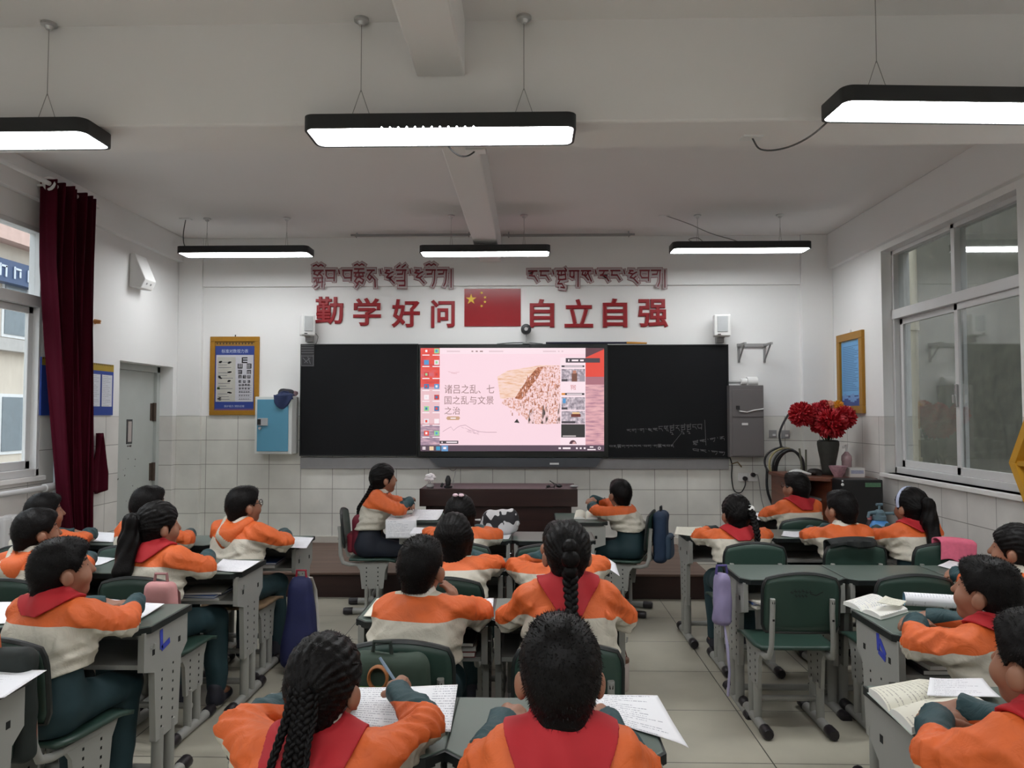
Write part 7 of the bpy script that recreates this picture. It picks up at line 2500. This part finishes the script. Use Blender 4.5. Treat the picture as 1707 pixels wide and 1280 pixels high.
def tray_books(key, items):
    "thin books in the open tray of a desk; (x, depth, width, thickness, colour, tilt, label)"
    x0, y0, rz, o = DESKS[key]
    z = (0.70 + o.location.z) - .142 + .001
    for (x, y, w_, t_, c, rot, lab) in items:
        r = empty('exercise_book', (x0 + x, y0 + y, z), rot, lab, 'book', 'books in the desk trays')
        m = MB(); m.box((0, .10, t_ / 2), (w_, .20, t_ - .002)); m.build('pages', P_plain, r)
        m = MB(); m.box((0, .10, .001), (w_ + .006, .206, .002)); m.box((0, .10, t_ - .001), (w_ + .006, .206, .002)); m.box((-w_ / 2 - .002, .10, t_ / 2), (.002, .206, t_)); m.build('cover', mat('book_cover_%d' % (hash(c) % 997), c, 0.5, vary=0.15), r)
        z += t_ + .0015


cR, cB, cG, cW, cK = lin(150, 60, 64), lin(70, 96, 150), lin(110, 140, 110), lin(190, 186, 176), lin(50, 46, 52)
tray_books('B1', [(.05, .03, .20, .016, cW, .05, 'pale book at the bottom of the tray of the ponytail girl'), (.04, .02, .19, .012, cB, -.08, 'blue book in the middle of the tray pile of the ponytail girl'), (.07, .03, .18, .010, cW, .12, 'white book on top of the tray pile of the ponytail girl')])
tray_books('R3a', [(-.10, .0, .20, .014, cW, .25, 'pale book under others in the tray of the unused aisle desk'), (-.12, .01, .18, .010, cG, .05, 'green book in the tray of the unused aisle desk'), (-.09, -.01, .20, .008, cW, .35, 'skewed white book on top in the tray of the unused aisle desk')])
tray_books('R2a', [(-.05, .03, .22, .018, cK, 0, 'dark book at the bottom of the tray under the rolled paper desk'), (-.04, .03, .20, .016, cW, .06, 'white book on top in the tray under the rolled paper desk')])
tray_books('M2a', [(.10, .03, .20, .02, cR, 0, 'red book in the tray of the chin resting boy'), (.11, .03, .19, .02, cW, .05, 'pale book on the red one in the tray of the chin resting boy'), (.10, .02, .19, .016, cK, -.04, 'dark book on top in the tray of the chin resting boy')])
tray_books('A1', [(.02, .03, .20, .02, cW, 0, 'pale book in the tray of the boy with glasses'), (.03, .03, .19, .012, cG, .05, 'green book on top in the tray of the boy with glasses')])
tray_books('R1a', [(-.08, .03, .20, .02, cR, 0, 'red book in the tray of the lower right corner desk'), (-.07, .03, .20, .014, cW, .04, 'pale book on the red one in the lower right corner desk')])

# pen in the hand of the girl with braids
ob = PEOPLE['M1a']
hw = Matrix.Translation(ob.location) @ Matrix.Rotation(ob.rotation_euler.z, 4, 'Z') @ Vector((ob['wr'][0] - .03, ob['wr'][1] + .07, ob['wr'][2] - .005))
m = MB(); m.tube([(0.02, .0, -.012), (-.022, .03, .03), (-.045, .045, .055)], [.0035, .0045, .004], 8)
o = m.build('pen', mat('grey_blue_pen', lin(120, 140, 160), 0.4), smooth=True, loc=tuple(hw)); tag(o, 'grey blue pen in the right hand of the girl with braids', 'pen')


# ------------------------------------------------------------------ bags and clothes on chairs
def rbox(P, c, hs, r):
    q = np.abs(P - np.array(c)) - (np.array(hs) - r)
    return np.linalg.norm(np.maximum(q, 0), axis=-1) + np.minimum(q.max(-1), 0) - r


def bag(name, loc, rz, size, col, label, cat='bag', h=.008, seed=1, taper=.15, pocket=None, straps=True, top_loop=None, slump=0.0, strapcol=None, group=None, pz=.30):
    "soft bag standing on its base at loc; +y is the side with the shoulder straps"
    w_, d_, hh = size
    r = empty(name, loc, rz, label, cat, group)
    f = Field((-w_ / 2 - .06, -d_ / 2 - .06, -.04), (w_ / 2 + .06, d_ / 2 + .06, hh + .06), h)

    def fn(P):
        k = 1 + taper * np.maximum(P[..., 2] / hh, 0) ** 1.5
        Q = P.copy(); Q[..., 0] = P[..., 0] * k - slump * (P[..., 2] / hh) ** 2; Q[..., 1] = P[..., 1] * (1 + taper * .8 * (P[..., 2] / hh))
        d = rbox(Q, (0, 0, hh / 2), (w_ / 2, d_ / 2, hh / 2), min(w_, d_, hh) * .42)
        return d + wrinkle(P, np.random.RandomState(seed), .0045, 5, 22.)
    f.op(fn, (-w_, -d_, 0), (w_, d_, hh + .03))
    V, F = f.mesh()
    mm = mat('fabric_' + name + '_%d' % seed, col, 0.75, vary=0.28, scale=14, bump=0.15)
    np_mesh('bag_body', V, F, mm, r)
    sc_ = mat('strap_' + name + '_%d' % seed, strapcol or tuple(q * .6 for q in col), 0.7, vary=0.2)
    if pocket:
        f = Field((-w_ / 2, -d_ / 2 - .06, 0), (w_ / 2, 0, hh), h)
        f.op(lambda P: rbox(P, (0, -d_ / 2 - .004, hh * pz), (w_ * .38, .028, hh * .24), .024) + wrinkle(P, np.random.RandomState(seed + 3), .003, 4, 24.), (-w_ / 2, -d_ / 2 - .06, 0), (w_ / 2, 0, hh))
        V, F = f.mesh(); np_mesh('front_pocket', V, F, mat('pocket_' + name + '_%d' % seed, pocket, 0.7, vary=0.2), r)
        m = MB(); m.tube([(-w_ * .33, -d_ / 2 - .032, hh * (pz + .17)), (0, -d_ / 2 - .036, hh * (pz + .195)), (w_ * .33, -d_ / 2 - .032, hh * (pz + .17))], .004, 6); m.build('zip', sc_, r, smooth=True)
    if straps:
        for s in (-1, 1):
            m = MB(); pts = [(s * w_ * .18, d_ / 2 * .6, hh * .97), (s * w_ * .24, d_ / 2 + .035, hh * .80), (s * w_ * .30, d_ / 2 + .03, hh * .45), (s * w_ * .42, d_ / 2 - .01, hh * .08)]
            m.tube(pts, .018, 8, squash=(1, .3)); m.build('shoulder_strap', sc_, r, smooth=True)
    m = MB(); m.tube([(-.03, 0, hh * .97), (-.025, 0, hh + .035), (.025, 0, hh + .035), (.03, 0, hh * .97)], .007, 6)
    m.build('carry_loop', mat('loop_' + name + '_%d' % seed, top_loop, 0.6) if top_loop else sc_, r, smooth=True)
    return r


def behind_chair(key, dy, z, dx=0.0):
    o = CHAIRS[key]
    a = o.rotation_euler.z
    return (o.location.x + math.cos(a) * dx - math.sin(a) * dy, o.location.y + math.sin(a) * dx + math.cos(a) * dy, z), a


l, a = behind_chair('M2a', -.330, .445, -.035)
r = bag('backpack', l, a, (.315, .105, .315), lin(40, 58, 46), 'dark green backpack with a tan loop hung on the chair of the chin resting boy', h=.007, seed=41, taper=.10, pocket=lin(80, 110, 60), pz=.50, top_loop=lin(30, 40, 34))
m = MB(); m.tube([(-.028 * math.sin(a_) + .002, -.066, .262 - .034 * math.cos(a_)) for a_ in [.35 + i * .19 for i in range(30)]], .012, 8, squash=(1, .4)); m.build('tan_loop', mat('tan_webbing', lin(150, 92, 46), 0.6), r, smooth=True)
m = MB(); m.box((0, -.094, .155), (.16, .004, .05)); m.build('dark_patch', mat('dark_patch', lin(40, 50, 52), 0.6), r, bevel=.004)
bag('hanging_bag', (-1.345, 4.40, .02), .1, (.235, .15, .53), lin(22, 28, 72), 'tall navy blue bag hanging from the desk end in the left aisle', h=.008, seed=42, taper=.85, straps=True, top_loop=lin(150, 30, 50), strapcol=lin(200, 196, 190))
l, a = behind_chair('SL', -.11, .425)
bag('satchel', l, a, (.24, .11, .30), lin(110, 24, 44), 'maroon satchel on the chair left of the podium', h=.008, seed=43, taper=.2, pocket=lin(130, 30, 48), strapcol=lin(140, 60, 80))
l, a = behind_chair('SR', -.302, .40)
bag('backpack', l, a, (.25, .11, .37), lin(28, 48, 74), 'blue and black backpack on the chair right of the podium', h=.008, seed=44, taper=.2, pocket=lin(50, 70, 90), strapcol=lin(14, 16, 22))
l, a = behind_chair('B1', -.310, .46, .155)
bag('backpack', l, a, (.15, .07, .31), lin(196, 140, 140), 'pink backpack hung on the chair of the ponytail girl', h=.008, seed=45, taper=.15, pocket=lin(206, 150, 150))
l, a = behind_chair('C1', -.312, .42, .05)
bag('backpack', l, a, (.33, .075, .35), lin(22, 30, 28), 'black backpack with orange piping hung on the chair in the lower left corner', h=.007, seed=46, taper=.1, pocket=lin(34, 50, 44), top_loop=lin(180, 90, 50), strapcol=lin(150, 80, 50))
bag('drawstring_bag', (.975, 3.90, .42), 0.2, (.09, .13, .27), lin(140, 130, 166), 'small purple bag hanging at the aisle end of the unused desk', h=.007, seed=47, taper=.5, straps=False, top_loop=lin(70, 60, 120))
m = MB(); m.tube([(0, 0, 0), (.004, -.02, .12), (.0, .0, .24), (.0, .06, .34)], [.012, .012, .016, .008], 8, squash=(1, .5))
o = m.build('lilac_ribbon', mat('pale_lilac_ribbon', lin(170, 164, 196), 0.7), smooth=True, loc=(.98, 3.82, .10)); tag(o, 'pale lilac ribbon dangling below the purple bag', 'ribbon')


def drape(key, xa, xb, back, front, mm, label, name, cat, wav=.01):
    "cloth hung over the top of a chair back"
    o0 = CHAIRS[key]
    tot = back + front + .04

    def fn(u, v):
        x = xa + (xb - xa) * u
        s = v * tot
        top = .790 - .020 * (abs(x) / .17) ** 2
        w_ = wav * math.sin(u * 9 + v * 3) * (1 - v * .3)
        if s < back:
            lo = .012 * math.sin(u * 7)
            ee = .9 + .1 * math.sin(math.pi * u)
            return (x, -.272 - abs(w_), top - (back - s) * ee + lo * (1 - s / back))
        if s < back + .04:
            q = (s - back) / .04
            return (x, -.272 + .085 * q, top + .012 * math.sin(math.pi * q))
        return (x, -.187 + .0 + abs(w_) * .3, top - (s - back - .04))
    m = MB(); m.grid(fn, 24, 28)
    o = m.build(name, mm, smooth=70, solid=.008, loc=tuple(o0.location)); o.rotation_euler = o0.rotation_euler
    return tag(o, label, cat)


drape('R4c', -.045, .155, .115, .06, mat('bright_pink_towelling', lin(216, 104, 130), 0.9, vary=0.15, scale=60), 'bright pink cloth over the chair back by the right wall', 'pink_cloth', 'cloth', .006)
drape('R4b', -.16, .10, .03, .12, mat('black_padded_coat', lin(22, 26, 26), 0.7, vary=0.3), 'black coat over the chair of the boy left of the sprayer', 'black_coat', 'coat', .02)

# cow-patterned bag on the desk before the podium
c = az(832, 886, .705)
m_c = bpy.data.materials.new('cow_pattern_cloth')
nt, n, l_, b = nodes_of(m_c)
tc = n.new('ShaderNodeTexCoord'); no = n.new('ShaderNodeTexNoise'); no.inputs['Scale'].default_value = 13; no.inputs['Detail'].default_value = 1
cr = n.new('ShaderNodeValToRGB'); cr.color_ramp.interpolation = 'CONSTANT'
cr.color_ramp.elements[0].color = (0.02, 0.018, 0.022, 1); cr.color_ramp.elements[1].position = 0.47; cr.color_ramp.elements[1].color = (0.62, 0.60, 0.62, 1)
l_.new(tc.outputs['Object'], no.inputs['Vector']); l_.new(no.outputs['Fac'], cr.inputs[0]); l_.new(cr.outputs[0], b.inputs['Base Color']); b.inputs['Roughness'].default_value = .8
r = empty('cow_pattern_bag', (c.x, 4.99, .705), .1, 'white bag with black cow patches on the desk before the podium', 'bag')
f = Field((-.2, -.12, -.02), (.2, .12, .26), .007)
f.op(lambda P: rbox(np.stack([P[..., 0] * (1 + 1.2 * P[..., 2]) - .12 * P[..., 2], P[..., 1] * (1 + P[..., 2]), P[..., 2]], -1), (0, 0, .085), (.135, .07, .085), .06) + wrinkle(P, np.random.RandomState(5), .006, 5, 26.), (-.2, -.12, 0), (.2, .12, .24))
V, F = f.mesh(); np_mesh('bag_body', V, F, m_c, r)
m = MB(); m.tube([(-.12, -.03, .10), (-.19, -.05, .105), (-.14, -.05, .03)], .008, 6); m.build('strap', mat('white_strap', (0.6, 0.58, 0.58), 0.7), r, smooth=True)
m = MB(); m.ball((.12, -.02, .08), (.022, .022, .03), 10); m.build('toggle', m_c, r, smooth=True)

# blue sprayer, small bottle, tumbler
c = az(1457, 887, .705)
r = empty('spray_bottle', (c.x, 5.06, .7005), .2, 'blue pump sprayer bottle on the desk by the right wall', 'sprayer')
m = MB(); m.lathe([(.058, 0), (.066, .01), (.068, .04), (.066, .065), (.05, .088), (.03, .10), (0, .10)], n=28); m.build('tank', mat('sky_blue_plastic', lin(78, 142, 206), 0.35, vary=0.06), r, smooth=True)
M_sp = mat('grey_blue_plastic', lin(96, 122, 134), 0.45, vary=0.06)
m = MB(); m.lathe([(.036, .095), (.042, .10), (.042, .125), (.034, .13), (.034, .15), (.02, .165), (0, .165)], n=20); m.build('pump_head', M_sp, r, smooth=True)
m = MB(); m.tube([(.03, 0, .14), (.085, -.01, .142), (.098, -.012, .142)], [.011, .009, .014], 10); m.build('nozzle', M_sp, r, smooth=True)
m = MB(); m.tube([(-.02, 0, .15), (-.075, 0, .145), (-.085, 0, .115)], [.014, .012, .009], 8); m.build('trigger', M_sp, r, smooth=True)
m = MB(); m.tube([(0, 0, .16), (0, 0, .195)], .007, 8); m.tube([(-.022, 0, .20), (.022, 0, .20)], .009, 8); m.build('plunger_handle', M_sp, r, smooth=True)
m = MB(); m.tube([(0, 0, .008), (0, 0, .016)], .0685, 24); m.build('red_band', mat('dull_red_band', lin(150, 70, 80), 0.5), r, smooth=True)
c = az(1429, 882, .705)
r = empty('small_bottle', (c.x, 5.08, .7005), 0, 'small dark bottle with a pink cap left of the blue sprayer', 'bottle')
m = MB(); m.lathe([(.02, 0), (.022, .01), (.022, .07), (.012, .09), (.012, .10), (0, .10)], n=16); m.build('bottle_body', mat('dark_bottle', (0.03, 0.012, 0.015), 0.35), r, smooth=True)
m = MB(); m.tube([(0, 0, .098), (0, 0, .118)], .014, 12); m.build('cap', mat('pink_cap', lin(206, 130, 130), 0.5), r, smooth=True)
c = az(1036, 1150, 0.0)
r = empty('tumbler', (c.x, c.y, 0), 0, 'pale pinkish tumbler with a brown lid on the aisle floor', 'bottle')
m = MB(); m.lathe([(.036, 0), (.04, .006), (.042, .15), (.040, .155), (0, .155)], n=24); m.build('cup_body', mat('pale_pinkish_enamel', lin(190, 176, 172), 0.4), r, smooth=True)
m = MB(); m.lathe([(.043, .152), (.044, .158), (.042, .172), (.03, .178), (0, .178)], n=24); m.build('lid', mat('brown_lid', lin(110, 76, 60), 0.5), r, smooth=True)
m = MB(); m.tube([(-.03, 0, .176), (-.03, 0, .205), (.02, 0, .215), (.03, 0, .178)], .004, 6); m.build('lid_loop', mat('brown_lid', lin(110, 76, 60), 0.5), r, smooth=True)
